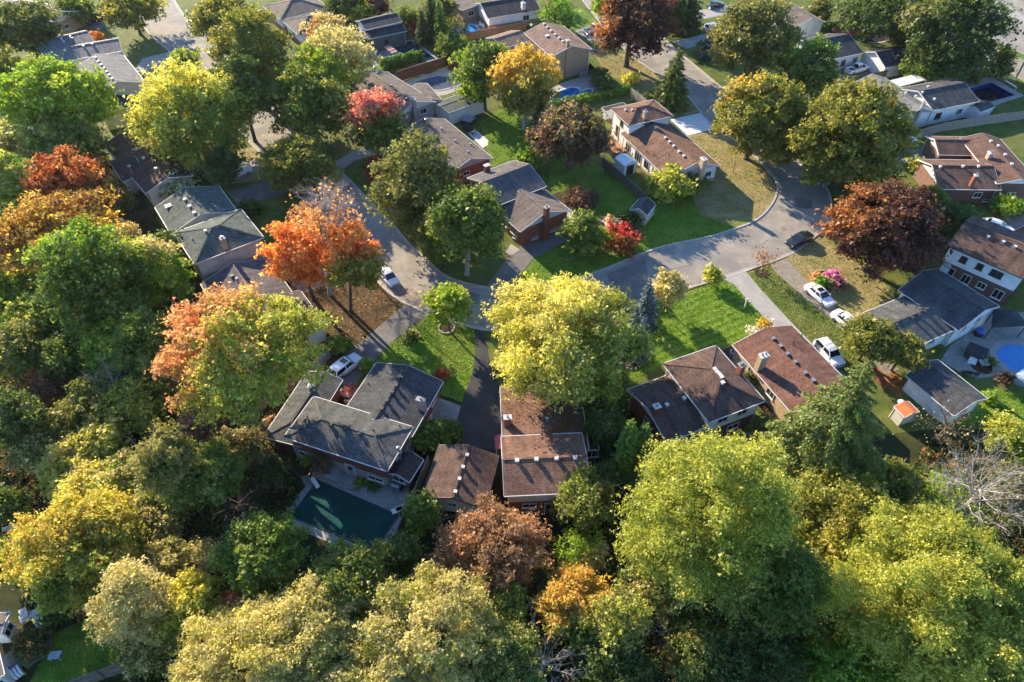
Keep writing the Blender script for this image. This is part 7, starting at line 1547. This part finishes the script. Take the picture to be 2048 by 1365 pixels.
D_(2012, 412, 28, 22, 'lime', 'bright green rounded shrub beside the brick house corner', 'shrub', 'shrub', clear=0.1, clump=0.3, dens=1.3, bias=-0.1)
D_(1905, 445, 40, 40, 'dark', 'dark shrub mass behind the copper maple', 'yew_tree', clear=0.1, clump=0.3, dens=1.1)
D_(1862, 400, 22, 34, 'green', 'clipped green shrub at the copper maple edge', 'shrub', 'shrub', clear=0.1, clump=0.3)
D_(1835, 330, 16, 16, 'yellow_green', 'yellow green bush at the white gable porch', 'shrub', 'shrub', clear=0.1, clump=0.35)
D_(1750, 30, 78, 44, 'dark', 'dark tree behind the stone ringed pond', 'oak_tree', clear=1.5, clump=0.2, dens=1.0)
D_(1835, 50, 50, 50, 'dark', 'dark tree next to the huge pine', 'oak_tree', clear=1.0, clump=0.2, dens=1.0, bias=-0.1)
D_(1640, 22, 26, 22, 'olive', 'small olive shrub beside the white gabled bungalow', 'shrub', 'shrub', clear=0.2, clump=0.3)
hedge((1600, 70), (1745, 42), 1.2, 1.4, 'hedge', 'low green hedge behind the dark roofed bungalow')
D_(2005, 128, 24, 28, 'olive', 'rounded dark olive shrub in front of the sound wall', 'shrub', 'shrub', clear=0.1, clump=0.3, bias=-0.2)
D_(1945, 155, 14, 12, 'olive', 'small shrub on the patio edge by the pavilion', 'shrub', 'shrub', clear=0.1, clump=0.35, bias=-0.2)
D_(1795, 65, 18, 16, 'bronze', 'brown shrub beside the black covered pond', 'shrub', 'shrub', clear=0.1, clump=0.35)
D_(1850, 138, 46, 30, 'green', 'shaded green bushes behind the dark garage fence', 'shrub', 'shrub', clear=0.2, clump=0.25, bias=-0.15)
D_(1730, 330, 60, 44, 'dark', 'shaded low boughs beneath the outer round maple', 'maple_tree', clear=0.8, clump=0.22, dens=0.9)
D_(1945, 690, 1, 1, 'green', 'small potted shrub by the stone fountain', 'shrub', 'shrub', clear=0.1) if False else None
D_(1978, 722, 8, 8, 'green', 'small green shrub beside the stone fountain', 'shrub', 'shrub', clear=0.05, clump=0.4)
D_(2010, 758, 14, 14, 'plum', 'rounded purple red shrub at the patio edge', 'shrub', 'shrub', clear=0.05, clump=0.35)
D_(1980, 795, 16, 14, 'lime', 'lime shrub at the garage corner', 'shrub', 'shrub', clear=0.05, clump=0.35)
# --- middle
D_(895, 610, 41, 46, 'lime', 'lime yellow sapling standing in the pale stone ring', 'maple_tree', clear=1.8, clump=0.22, dens=1.2, trunk=0.8, bias=0.18)
D_(1338, 573, 34, 38, 'pale', 'pale yellow sapling at the mown front lawn', 'maple_tree', clear=1.6, clump=0.22, dens=1.2, trunk=0.7)
D_(1427, 551, 17, 17, 'yellow_green', 'small round yellow sapling at the driveway mouth', 'maple_tree', clear=0.6, clump=0.28, dens=1.4, trunk=0.7, bias=0.1)
bare(1530, 516, 27, 25, 'sparse pink leaved sapling in a mulch ring', 'maple_tree', n=20, clear=1.3, pal='salmon', nleaf=190, sub=6)
conifer(1293, 556, 645, 32, 'blue', 'blue green spruce beside the pale yellow sapling', 'blue_spruce', dens=1.3, droop=0.25)
conifer(1283, 628, 715, 30, 'blue', 'blue spruce tucked against the yellow locust', 'blue_spruce', dens=1.1, droop=0.25)
D_(1342, 368, 46, 34, 'yellow_green', 'bright yellow green shrubs at the gable of the white split-level', 'shrub', 'shrub', clear=0.2, clump=0.25, dens=1.3, bias=-0.02)
D_(1385, 368, 22, 20, 'green', 'green shrub against the beige chimney', 'shrub', 'shrub', clear=0.1, clump=0.3)
D_(1164, 468, 40, 42, 'green', 'rounded green garden tree beside the brick gable', 'maple_tree', clear=0.3, clump=0.22, dens=1.25, bias=0.1)
D_(1190, 480, 20, 28, 'lime', 'lime shrub squeezed beside the red shrub', 'shrub', 'shrub', clear=0.1, clump=0.3, bias=-0.1)
D_(1240, 480, 35, 21, 'rust', 'wide red burning bush in the garden bed', 'burning_bush', 'shrub', clear=0.05, clump=0.25, dens=1.4, grad=('scarlet', (0.3, 0.8, 0.5), 0.35), bias=0.05)
D_(1222, 448, 22, 14, 'salmon', 'buff flowering hydrangea behind the burning bush', 'hydrangea', 'shrub', clear=0.05, clump=0.35, mixpal='white', mixf=0.4)
D_(1262, 440, 22, 14, 'dark', 'dark green bush beside the garden shed', 'shrub', 'shrub', clear=0.05, clump=0.35)
D_(1160, 400, 36, 18, 'plum', 'low dark purple shrubs behind the brick house', 'shrub', 'shrub', clear=0.05, clump=0.3)
D_(1055, 318, 28, 16, 'lime', 'low lime shrubs at the lawn edge by the dark roof', 'shrub', 'shrub', clear=0.05, clump=0.3, bias=-0.1)
D_(1645, 566, 13, 12, 'hedge', 'clipped green ball shrub in the round flower bed', 'shrub', 'shrub', clear=0.05, clump=0.4, dens=1.5)
D_(1664, 553, 15, 11, 'magenta', 'magenta flowering shrub in the round flower bed', 'flower_clump', 'flowers', clear=0.05, clump=0.35, dens=1.5)
D_(1634, 556, 7, 6, 'salmon', 'salmon flowers at the edge of the round bed', 'flower_clump', 'flowers', clear=0.05, clump=0.4)
D_(1668, 570, 14, 8, 'plum', 'dark pink speckled low flowers in the round bed', 'flower_clump', 'flowers', clear=0.02, clump=0.4, mixpal='magenta', mixf=0.35)
D_(1528, 650, 12, 9, 'gold', 'amber shrub at the bungalow corner', 'shrub', 'shrub', clear=0.05, clump=0.35)
D_(1508, 664, 14, 8, 'white', 'pale hydrangea at the bungalow corner', 'hydrangea', 'shrub', clear=0.05, clump=0.35)
D_(1262, 158, 16, 10, 'yellow', 'yellow shrub in the round bed on the dry lawn', 'shrub', 'shrub', clear=0.05, clump=0.35)
D_(1300, 195, 12, 8, 'dark', 'small dark shrub behind the white house', 'shrub', 'shrub', clear=0.05, clump=0.4)
D_(1198, 150, 18, 14, 'dark', 'dark round evergreen beside the black fence', 'shrub', 'shrub', clear=0.05, clump=0.35)
D_(1206, 168, 18, 14, 'dark', 'second dark evergreen at the hedge end', 'shrub', 'shrub', clear=0.05, clump=0.35)
hedge((1106, 216), (1262, 186), 1.5, 1.6, 'hedge', 'long clipped hedge between blue pool and white house')
hedge(k7(440, 960), k7(990, 830), 2.3, 2.0, 'hedge', 'bright green cedar hedge behind the red stained fence', 1.2)
D_(680, 690, 22, 20, 'green', 'green shrub beside the crossover drive', 'shrub', 'shrub', clear=0.1, clump=0.3, mixpal='lime', mixf=0.3)
D_(735, 732, 14, 14, 'lime', 'small lime shrub at the front corner of brick house', 'shrub', 'shrub', clear=0.05, clump=0.35, bias=-0.1)
D_(860, 872, 38, 34, 'green', 'rounded green bush between brick house and garage', 'shrub', 'shrub', clear=0.1, clump=0.25, dens=1.3, mixpal='yellow_green', mixf=0.2)
D_(898, 862, 26, 22, 'green', 'smaller green bush at the driveway end', 'shrub', 'shrub', clear=0.1, clump=0.3)
D_(882, 750, 14, 10, 'red_orange', 'red shrub at the lawn corner of the brick house', 'shrub', 'shrub', clear=0.05, clump=0.35)
D_(700, 783, 12, 7, 'pink_red', 'coral flowers in the brick courtyard', 'flower_clump', 'flowers', clear=0.05, clump=0.4)
D_(822, 672, 15, 9, 'green', 'mixed low plants in the stone edged planting', 'flower_clump', 'flowers', clear=0.05, clump=0.35, mixpal='pale', mixf=0.3)
D_(840, 1030, 34, 48, 'green', 'leafy green shrub between pool fence and bronze tree', 'shrub', 'shrub', clear=0.2, clump=0.25, mixpal='lime', mixf=0.3)
bare(880, 1035, 34, 30, 'grey twiggy shrub beside the pool fence', 'twiggy_shrub', n=18, clear=0.2, cat='shrub')
D_(615, 918, 10, 12, 'lime', 'bright lime potted shrub at the basement wall', 'shrub', 'shrub', clear=0.3, clump=0.4)
D_(645, 925, 18, 22, 'bronze', 'brown withered shrub beside the concrete landing', 'shrub', 'shrub', clear=0.1, clump=0.3, bias=-0.2)
for i, (x, y, pl, nm) in enumerate(((722, 963, 'yellow_green', 'yellow green plant'), (750, 970, 'green', 'green leafy plant'))):
    D_(x, y, 11, 9, pl, nm + ' in the bed along the pool deck', 'flower_clump', 'flowers', clear=0.05, clump=0.4)
# --- upper left
D_(45, 55, 68, 56, 'dark', 'dark round tree beside the taupe roofed bungalow', 'oak_tree', clear=1.5, clump=0.18, dens=1.2, mixpal='olive', mixf=0.4)
D_(262, 18, 62, 36, 'maple', 'olive street tree above the small lawn', 'maple_tree', clear=2.0, clump=0.2, dens=1.1)
D_(452, 40, 66, 46, 'maple', 'olive tree leaning over the street top', 'maple_tree', clear=2.0, clump=0.18, dens=1.1)
D_(25, 150, 40, 50, 'maple', 'olive tree at the woodland edge by the lime tree', 'maple_tree', clear=2.0, clump=0.2)
D_(28, 205, 44, 40, 'green', 'green tree below the lime tree at frame border', 'maple_tree', clear=1.0, clump=0.2)
D_(58, 290, 88, 60, 'pale', 'pale blossom coloured tree above the red maple', 'ash_tree', clear=2.0, clump=0.15, dens=1.1, leaf=0.85, mixpal='lime', mixf=0.35)
D_(158, 296, 52, 48, 'olive', 'shaded olive tree between lime tree and brown bungalow', 'maple_tree', clear=1.5, clump=0.2, mixpal='lime', mixf=0.25)
D_(32, 372, 46, 64, 'lime', 'pale lime tree left of the red maple', 'ash_tree', clear=1.5, clump=0.18, mixpal='pale', mixf=0.4)
D_(205, 400, 48, 46, 'olive', 'brown green shrubs below the red maple', 'shrub', 'shrub', clear=0.5, clump=0.2, mixpal='rust', mixf=0.25)
D_(348, 368, 36, 24, 'white', 'white flowering shrub beside the brown bungalow', 'hydrangea_tree', 'shrub', clear=0.5, clump=0.22, dens=1.0, mixpal='lime', mixf=0.35)
D_(448, 332, 34, 34, 'dark', 'small dark green tree on the lawn between two cars', 'linden_tree', clear=1.5, clump=0.25, dens=1.3)
D_(368, 120, 24, 26, 'lime', 'small lime tree by the street drive', 'maple_tree', clear=1.0, clump=0.25, mixpal='pale', mixf=0.3)
D_(190, 75, 14, 8, 'orange', 'small orange shrub beside the grey roof', 'shrub', 'shrub', clear=0.05, clump=0.4)
D_(150, 20, 40, 26, 'green', 'green shrubs behind the black pickup', 'shrub', 'shrub', clear=0.5, clump=0.25)
D_(345, 500, 52, 44, 'green', 'green shrubs behind the green roofed house', 'shrub', 'shrub', clear=0.5, clump=0.2, mixpal='dark', mixf=0.3)
D_(312, 545, 62, 70, 'lime', 'pale lime tree leaning on the dark green maple', 'ash_tree', clear=1.5, clump=0.17, dens=1.2, grad=('pale', (-0.2, 0.7, 0.7), 0.35))
D_(245, 470, 32, 26, 'pale', 'buff twiggy crown behind the golden maple', 'ash_tree', clear=3.0, clump=0.22, dens=0.8, mixpal='salmon', mixf=0.3)
D_(105, 520, 40, 34, 'salmon', 'peach leaved tree between golden and dark green maples', 'ash_tree', clear=2.5, clump=0.2, dens=0.9)
# --- left woodland
WL = [(28, 590, 52, 50, 'lime', 'lime crown of the woodland edge below the golden maple', 'green', .5), (88, 640, 62, 60, 'yellow_green', 'green amber woodland tree at left', 'green', .4), (40, 700, 60, 60, 'olive', 'dark woodland tree at the left border', 'green', .3), (130, 720, 56, 52, 'green', 'blue green woodland tree with lit top', 'dark', .4),
      (218, 690, 70, 62, 'lime', 'leafy green woodland tree with yellow green crest', 'yellow_green', .35), (300, 700, 70, 80, 'green', 'shaded green tree beside the salmon tipped maple', 'green', .4), (90, 770, 52, 40, 'rust', 'rust brown shrub in the woodland shade', 'plum', .4), (195, 800, 70, 50, 'olive', 'dark shaded thicket tree', 'green', .3), (290, 800, 66, 60, 'yellow_green', 'dark tree under the salmon tipped maple', 'olive', .4),
      (120, 850, 48, 40, 'olive', 'shaded tree above the dark clearing', 'olive', .4), (35, 840, 50, 60, 'dark', 'dark tree at the left border above the clearing', 'green', .2), (210, 880, 58, 44, 'yellow_green', 'olive twiggy tree above the pale crowns', 'pale', .3), (120, 925, 56, 40, 'yellow_green', 'yellow green crown above the golden yellow tree', 'pale', .4), (240, 960, 62, 54, 'pale', 'pale green crown beside the upright olive tree', 'lime', .5),
      (170, 970, 60, 48, 'yellow', 'yellow crown behind the golden yellow tree', 'pale', .4), (300, 1045, 70, 52, 'olive', 'shaded olive thicket left of the pool', 'pale', .4), (30, 1120, 40, 70, 'dark', 'dark tree left of the golden yellow tree', 'green', .3), (20, 1010, 30, 40, 'green', 'green shrubs by the white fence', 'dark', .4), (480, 900, 50, 50, 'olive', 'shaded tree trunk thicket beside leaf covered yard', 'plum', .3),
      (420, 840, 60, 50, 'bronze', 'dark undergrowth below the salmon tipped maple', 'plum', .4), (540, 860, 30, 24, 'bronze', 'brown shrub at the timber wall', 'dark', .4), (540, 950, 40, 36, 'dark', 'dark shrubs above the pool corner', 'plum', .3), (600, 1200, 56, 36, 'dark', 'dark gap shrub between green pool trees', 'green', .3), (480, 1220, 40, 44, 'rust', 'orange red shrub in the foreground woodland', 'red_orange', .5),
      (800, 1110, 40, 50, 'dark', 'shaded shrub below the pool fence', 'green', .3), (300, 1290, 60, 44, 'olive', 'olive shrubs beside the brown fence', 'pale', .3), (110, 1225, 30, 22, 'dark', 'dark shrub beside the corner sofa', 'green', .4), (60, 1290, 34, 26, 'dark', 'dark shrubs along the house corner path', 'plum', .3), (1090, 1170, 40, 40, 'dark', 'shaded shrub right of bronze tree', 'olive', .4), (1280, 990, 30, 60, 'dark', 'dark shrub between cedars and locust', 'green', .2), (1210, 960, 30, 44, 'dark', 'shaded shrub below the cedars', 'olive', .2)]
for x, y, rx, ry, pl, lb, mp, mf in WL:
    nm = 'woodland_tree' if rx > 44 else 'shrub'
    D_(x, y, rx, ry, pl, lb, nm, 'tree' if rx > 44 else 'shrub', clear=1.2 if rx > 44 else 0.2, clump=0.19, dens=1.15, mixpal=mp, mixf=mf, bias=0.14)
WL2 = [(60, 900, 40, 34, 'olive', 'small olive crown at the dark clearing edge', 'pale', .3), (330, 1000, 50, 40, 'lime', 'lime crown behind the shaded olive thicket', 'olive', .4), (560, 1210, 50, 40, 'yellow_green', 'yellow green crown between pool trees and pale maples', 'green', .4), (760, 1215, 50, 44, 'yellow_green', 'yellow green crown below the overhanging pool tree', 'pale', .4), (1010, 1215, 50, 44, 'green', 'green crown under the bronze tree', 'yellow_green', .4), (1240, 1240, 56, 60, 'yellow_green', 'olive yellow crown beside the towering locust', 'olive', .5), (1400, 1300, 70, 56, 'olive', 'olive crown at the foot of the towering locust', 'green', .5), (330, 1120, 50, 44, 'olive', 'olive bush between the pale shrub tree and golden tree', 'pale', .4), (1790, 960, 50, 40, 'olive', 'olive brown crown beneath the great spruce', 'green', .5), (400, 760, 60, 50, 'olive', 'shaded boughs under the salmon tipped maple', 'olive', .4), (60, 640, 50, 44, 'lime', 'lime crown at the left woodland border', 'green', .5), (170, 640, 60, 44, 'green', 'green crown below the dark maple crest', 'lime', .4)]
for x, y, rx, ry, pl, lb, mp, mf in WL2: D_(x, y, rx, ry, pl, lb, 'woodland_tree', 'tree', clear=2.5, clump=0.19, dens=1.1, mixpal=mp, mixf=mf, bias=0.14)
bare(480, 1010, 58, 46, 'purple grey leafless shrub above the green pool tree', n=26, bark='bark', sub=9)
bare(395, 880, 62, 60, 'leafless grey brown tree under the salmon tipped maple', n=22, bark='bark')
bare(225, 760, 44, 60, 'pale dead branches in the woodland shade', n=14, sub=6)
bare(290, 905, 40, 40, 'grey dead branches above the upright olive tree', n=12, sub=6)
bare(500, 1170, 40, 34, 'grey twigs above the orange red shrub', n=16, pal='rust', nleaf=120)
bare(1050, 1250, 44, 34, 'brown leafless twigs between buff maple and amber tree', n=14, bark='bark')
bare(1345, 1260, 60, 40, 'pale leafless twigs under the towering locust', n=16)
# --- upper middle
D_(722, 28, 26, 22, 'yellow_green', 'yellow green bush behind the dark roofed pool house', 'shrub', 'shrub', clear=0.2, clump=0.3, bias=-0.1)
D_(745, 10, 34, 26, 'plum', 'purple brown tree at the top by the pool house', 'plum_tree', clear=0.5, clump=0.25)
D_(690, 8, 44, 26, 'dark', 'dark tree top above the taupe roofs', 'oak_tree', clear=1.0, clump=0.25)
for i, (x, t, b_, r_, pl, lb) in enumerate(((862, -20, 80, 22, 'spruce', 'tall dark cedar behind the teal pool'), (880, 0, 92, 18, 'cedar', 'green cedar with brown tips beside the tarp pool'), (845, 20, 90, 20, 'spruce', 'dark cedar next to the pool corner'), (902, 60, 112, 14, 'spruce', 'small dark cedar at the orange fence end'), (1375, -40, 62, 40, 'spruce', 'tall dark spruce at the far street edge'), (1420, 55, 118, 20, 'blue', 'small blue spruce beside the olive street tree'))):
    conifer(x, t, b_, r_, pl, lb, 'cedar_tree' if x < 1000 else 'spruce_tree', dens=1.3, droop=0.2, narrow=0.7)
D_(895, 95, 30, 22, 'green', 'green shrubs at the far end of the teal pool', 'shrub', 'shrub', clear=0.1, clump=0.3, mixpal='lime', mixf=0.3)
D_(925, 92, 24, 14, 'green', 'green shrubs along the orange cedar fence', 'shrub', 'shrub', clear=0.1, clump=0.3)
D_(838, 55, 18, 14, 'red_orange', 'dark red shrub by the pool house corner', 'shrub', 'shrub', clear=0.1, clump=0.3, bias=-0.3)
D_(812, 38, 26, 22, 'green', 'pale green shrub beside the dark roof', 'shrub', 'shrub', clear=0.2, clump=0.3)
D_(1115, 8, 22, 14, 'bronze', 'small copper tree at the top lawn', 'shrub', 'shrub', clear=0.3, clump=0.3)
D_(1110, 28, 46, 10, 'hedge', 'green hedge bushes on the top lawn', 'shrub', 'shrub', clear=0.05, clump=0.3)
D_(1205, 15, 22, 24, 'lime', 'lime tree beside the copper beech', 'maple_tree', clear=1.0, clump=0.25)
D_(1330, 20, 40, 40, 'dark', 'dark tree behind the copper beech', 'oak_tree', clear=1.0, clump=0.2)
D_(1408, 92, 10, 12, 'green', 'small clipped shrub on the kerb lawn', 'shrub', 'shrub', clear=0.05, clump=0.4)
D_(880, 15, 40, 24, 'olive', 'brown green tree top behind the cedars', 'oak_tree', clear=2.0, clump=0.25)
D_(995, 118, 30, 30, 'maple', 'olive crown between green maple and golden birch', 'maple_tree', clear=3.0, clump=0.25)
D_(700, 180, 20, 20, 'dark', 'dark shrub at the front of the grey brown bungalow', 'shrub', 'shrub', clear=0.1, clump=0.3)
D_(610, 300, 26, 20, 'dark', 'shaded shrub under the corner maple', 'shrub', 'shrub', clear=0.1, clump=0.3)
D_(500, 420, 22, 16, 'dark', 'dark shrub at the front of the green roofed house', 'shrub', 'shrub', clear=0.1, clump=0.3)
D_(1305, 905, 20, 18, 'green', 'low green shrub by the brick wing', 'shrub', 'shrub', clear=0.05, clump=0.35)
D_(1495, 760, 12, 26, 'olive', 'weedy plants between the two brown roofed houses', 'shrub', 'shrub', clear=0.02, clump=0.35, bias=0.1)
D_(1535, 855, 18, 22, 'olive', 'weedy plants along the beige brick wall', 'shrub', 'shrub', clear=0.02, clump=0.35)
# --- undergrowth, grass blades and fallen leaves: nobody could count these
WOODS = [[(-40, 440), (240, 430), (300, 520), (420, 640), (500, 820), (560, 920), (600, 1000), (560, 1080), (620, 1130), (800, 1110), (1080, 1130), (1260, 1000), (1340, 930), (1560, 930), (1800, 960), (1860, 880), (2100, 900), (2100, 1420), (260, 1420), (250, 1300), (230, 1240), (110, 1240), (40, 1160), (-60, 1100)]]
scatter('undergrowth', WOODS, 46, 'dark', 0.24, lambda p, rs, n: np.maximum(0.03, (0.45 + 0.55 * wig(p * 0.5, rs)) * rs.uniform(0.1, 1.3, n)), 0.5, seed=11, mixpal='rust', mixf=0.22, tone=0.45)
BACK = [[(0, 250), (130, 230), (230, 330), (300, 400), (240, 440), (0, 440)], [(820, 20), (920, 20), (960, 110), (890, 115), (830, 75)], [(1180, 750), (1250, 740), (1290, 860), (1290, 960), (1190, 950)], [(1740, 10), (1850, 30), (1900, 130), (1840, 150), (1780, 90)], [(1830, 400), (1960, 400), (1930, 450), (1850, 500)]]
scatter('undergrowth', BACK, 30, 'dark', 0.3, lambda p, rs, n: np.maximum(0.03, (0.35 + 0.45 * wig(p * 0.6, rs)) * rs.uniform(0.1, 1.3, n)), 0.5, seed=12, mixpal='olive', mixf=0.4)
LUSH = [[(1379, 577), (1443, 560), (1468, 572), (1497, 605), (1540, 651), (1470, 688), (1430, 690), (1330, 724), (1262, 770), (1262, 700), (1290, 605)], [(862, 632), (920, 650), (946, 658), (950, 690), (944, 742), (922, 803), (882, 788), (888, 765), (815, 728), (755, 724), (780, 690)],
        [(1510, 441), (1472, 458), (1414, 476), (1314, 498), (1203, 542), (1120, 567), (1045, 576), (1070, 520), (1138, 487), (1150, 430), (1110, 370), (1205, 340), (1285, 395), (1330, 365), (1400, 430)], [(1960, 775), (2048, 790), (2048, 850), (1980, 838), (1935, 848), (1976, 798)], [(60, 1365), (110, 1270), (180, 1240), (238, 1262), (233, 1322), (130, 1365)], [(965, 248), (1010, 218), (1062, 250), (1078, 300), (1058, 328), (1030, 315), (988, 333)]]
scatter('grass_blades', LUSH, 34, 'lime', 0.15, lambda p, rs, n: rs.uniform(0.02, 0.06, n), 0.3, seed=13, tone=0.42)
DRYL = [[(1436, 264), (1472, 290), (1511, 321), (1532, 346), (1548, 368), (1549, 388), (1534, 413), (1508, 437), (1471, 453), (1400, 430), (1380, 380), (1440, 340), (1345, 250), (1375, 274)], [(1574, 518), (1584, 510), (1631, 475), (1660, 452), (1720, 520), (1790, 590), (1780, 618), (1725, 638), (1690, 623), (1658, 600), (1610, 558)], [(1495, 545), (1538, 532), (1556, 552), (1608, 597), (1644, 624), (1690, 667), (1736, 720), (1736, 766), (1690, 742), (1622, 684), (1580, 640), (1523, 580)], [(1184, 102), (1258, 112), (1331, 162), (1370, 190), (1398, 222), (1350, 234), (1300, 195), (1262, 172), (1215, 150)]]
scatter('grass_blades', DRYL, 24, 'pale', 0.15, lambda p, rs, n: rs.uniform(0.02, 0.05, n), 0.3, seed=14, tone=0.25, mixpal='lime', mixf=0.4)
LIT = [[(770, 580), (812, 612), (722, 684), (640, 660), (600, 590), (560, 560), (580, 510), (700, 510)], [(525, 790), (620, 740), (660, 752), (548, 835), (572, 890), (500, 850)], [(760, 560), (830, 580), (860, 630), (800, 600)]]
scatter('fallen_leaves', LIT, 12, 'rust', 0.17, lambda p, rs, n: rs.uniform(0.035, 0.05, n), 3.0, seed=15, mixpal='orange', mixf=0.25)
scatter('fallen_leaves', [[(1203, 700), (1250, 700), (1262, 745), (1215, 795)], [(1420, 560), (1440, 560), (1330, 610), (1300, 640), (1380, 590)], [(860, 630), (960, 655), (940, 740), (880, 760)]], 9, 'gold', 0.16, lambda p, rs, n: rs.uniform(0.03, 0.045, n), 3.0, seed=16, mixpal='bronze', mixf=0.3)
# drifts of leaves in the gutters and in the roof valley of the brown split-level
rs = RS(21); pts_ = []
for line, side in ((kin, 1), (kout, -1)):
    Lp = [Vector((x, y, 0)) for x, y in line]
    for a, b in zip(Lp, Lp[1:]):
        t = (b - a).normalized(); nn = Vector((-t.y, t.x, 0)) * side; n = int((b - a).length * 7 * max(0.1, 0.6 + 0.7 * math.sin(a.x * 0.31 + a.y * 0.17)))
        for _ in range(n): q = a.lerp(b, rs.rand()) + nn * (0.05 + abs(rs.normal()) * 0.35); pts_.append((q.x, q.y, 0.035 + 0.03 * rs.rand()))
rb = H2.bl[1]
for _ in range(900):
    f = rs.rand(); x, y = 1092 + 62 * f + rs.normal() * (5 + 9 * f), 878 - 46 * f + rs.normal() * (3 + 6 * f)
    q = rb.on_roof(x, y); s_, t_ = rb.st(q)
    if 0.1 < s_ < rb.lu - .1 and 0.1 < t_ < rb.lv - .1: pts_.append((q.x, q.y, q.z + 0.04))
for _ in range(700):
    q = rb.on_roof(rs.uniform(1010, 1160), 790 + 60 * rs.rand() ** 1.5); s_, t_ = rb.st(q)
    if 0.1 < s_ < rb.lu - .1 and 0.1 < t_ < rb.lv - .1: pts_.append((q.x, q.y, q.z + 0.04))
pts_ = np.array(pts_); n = len(pts_)
tag(leaf_object('fallen_leaves', pts_, rs.normal(size=(n, 3)) * 0.5 + np.array([0, 0, 1.2]), rs.uniform(0.09, 0.2, n), pick('rust', 0.6 + rs.normal(size=n) * 0.25) * 1.1, None, 'leaf', 0.5, None, rs), kind='stuff')
print('leaves', TREE_LEAVES)

# ================================================================== thin autumn haze over the whole place
m, nt, N, L = nt_new('haze'); out = N.new('ShaderNodeOutputMaterial'); pv = N.new('ShaderNodeVolumePrincipled')
pv.inputs['Color'].default_value = (0.92, 0.95, 1.0, 1); pv.inputs['Density'].default_value = 0.00004; pv.inputs['Anisotropy'].default_value = 0.3
L.new(pv.outputs[0], out.inputs['Volume']); MATS['haze'] = m
hz = MB().box((0, 300, 33.5), (3200, 3200, 69.0)).build('haze', m); tag(hz, kind='stuff')
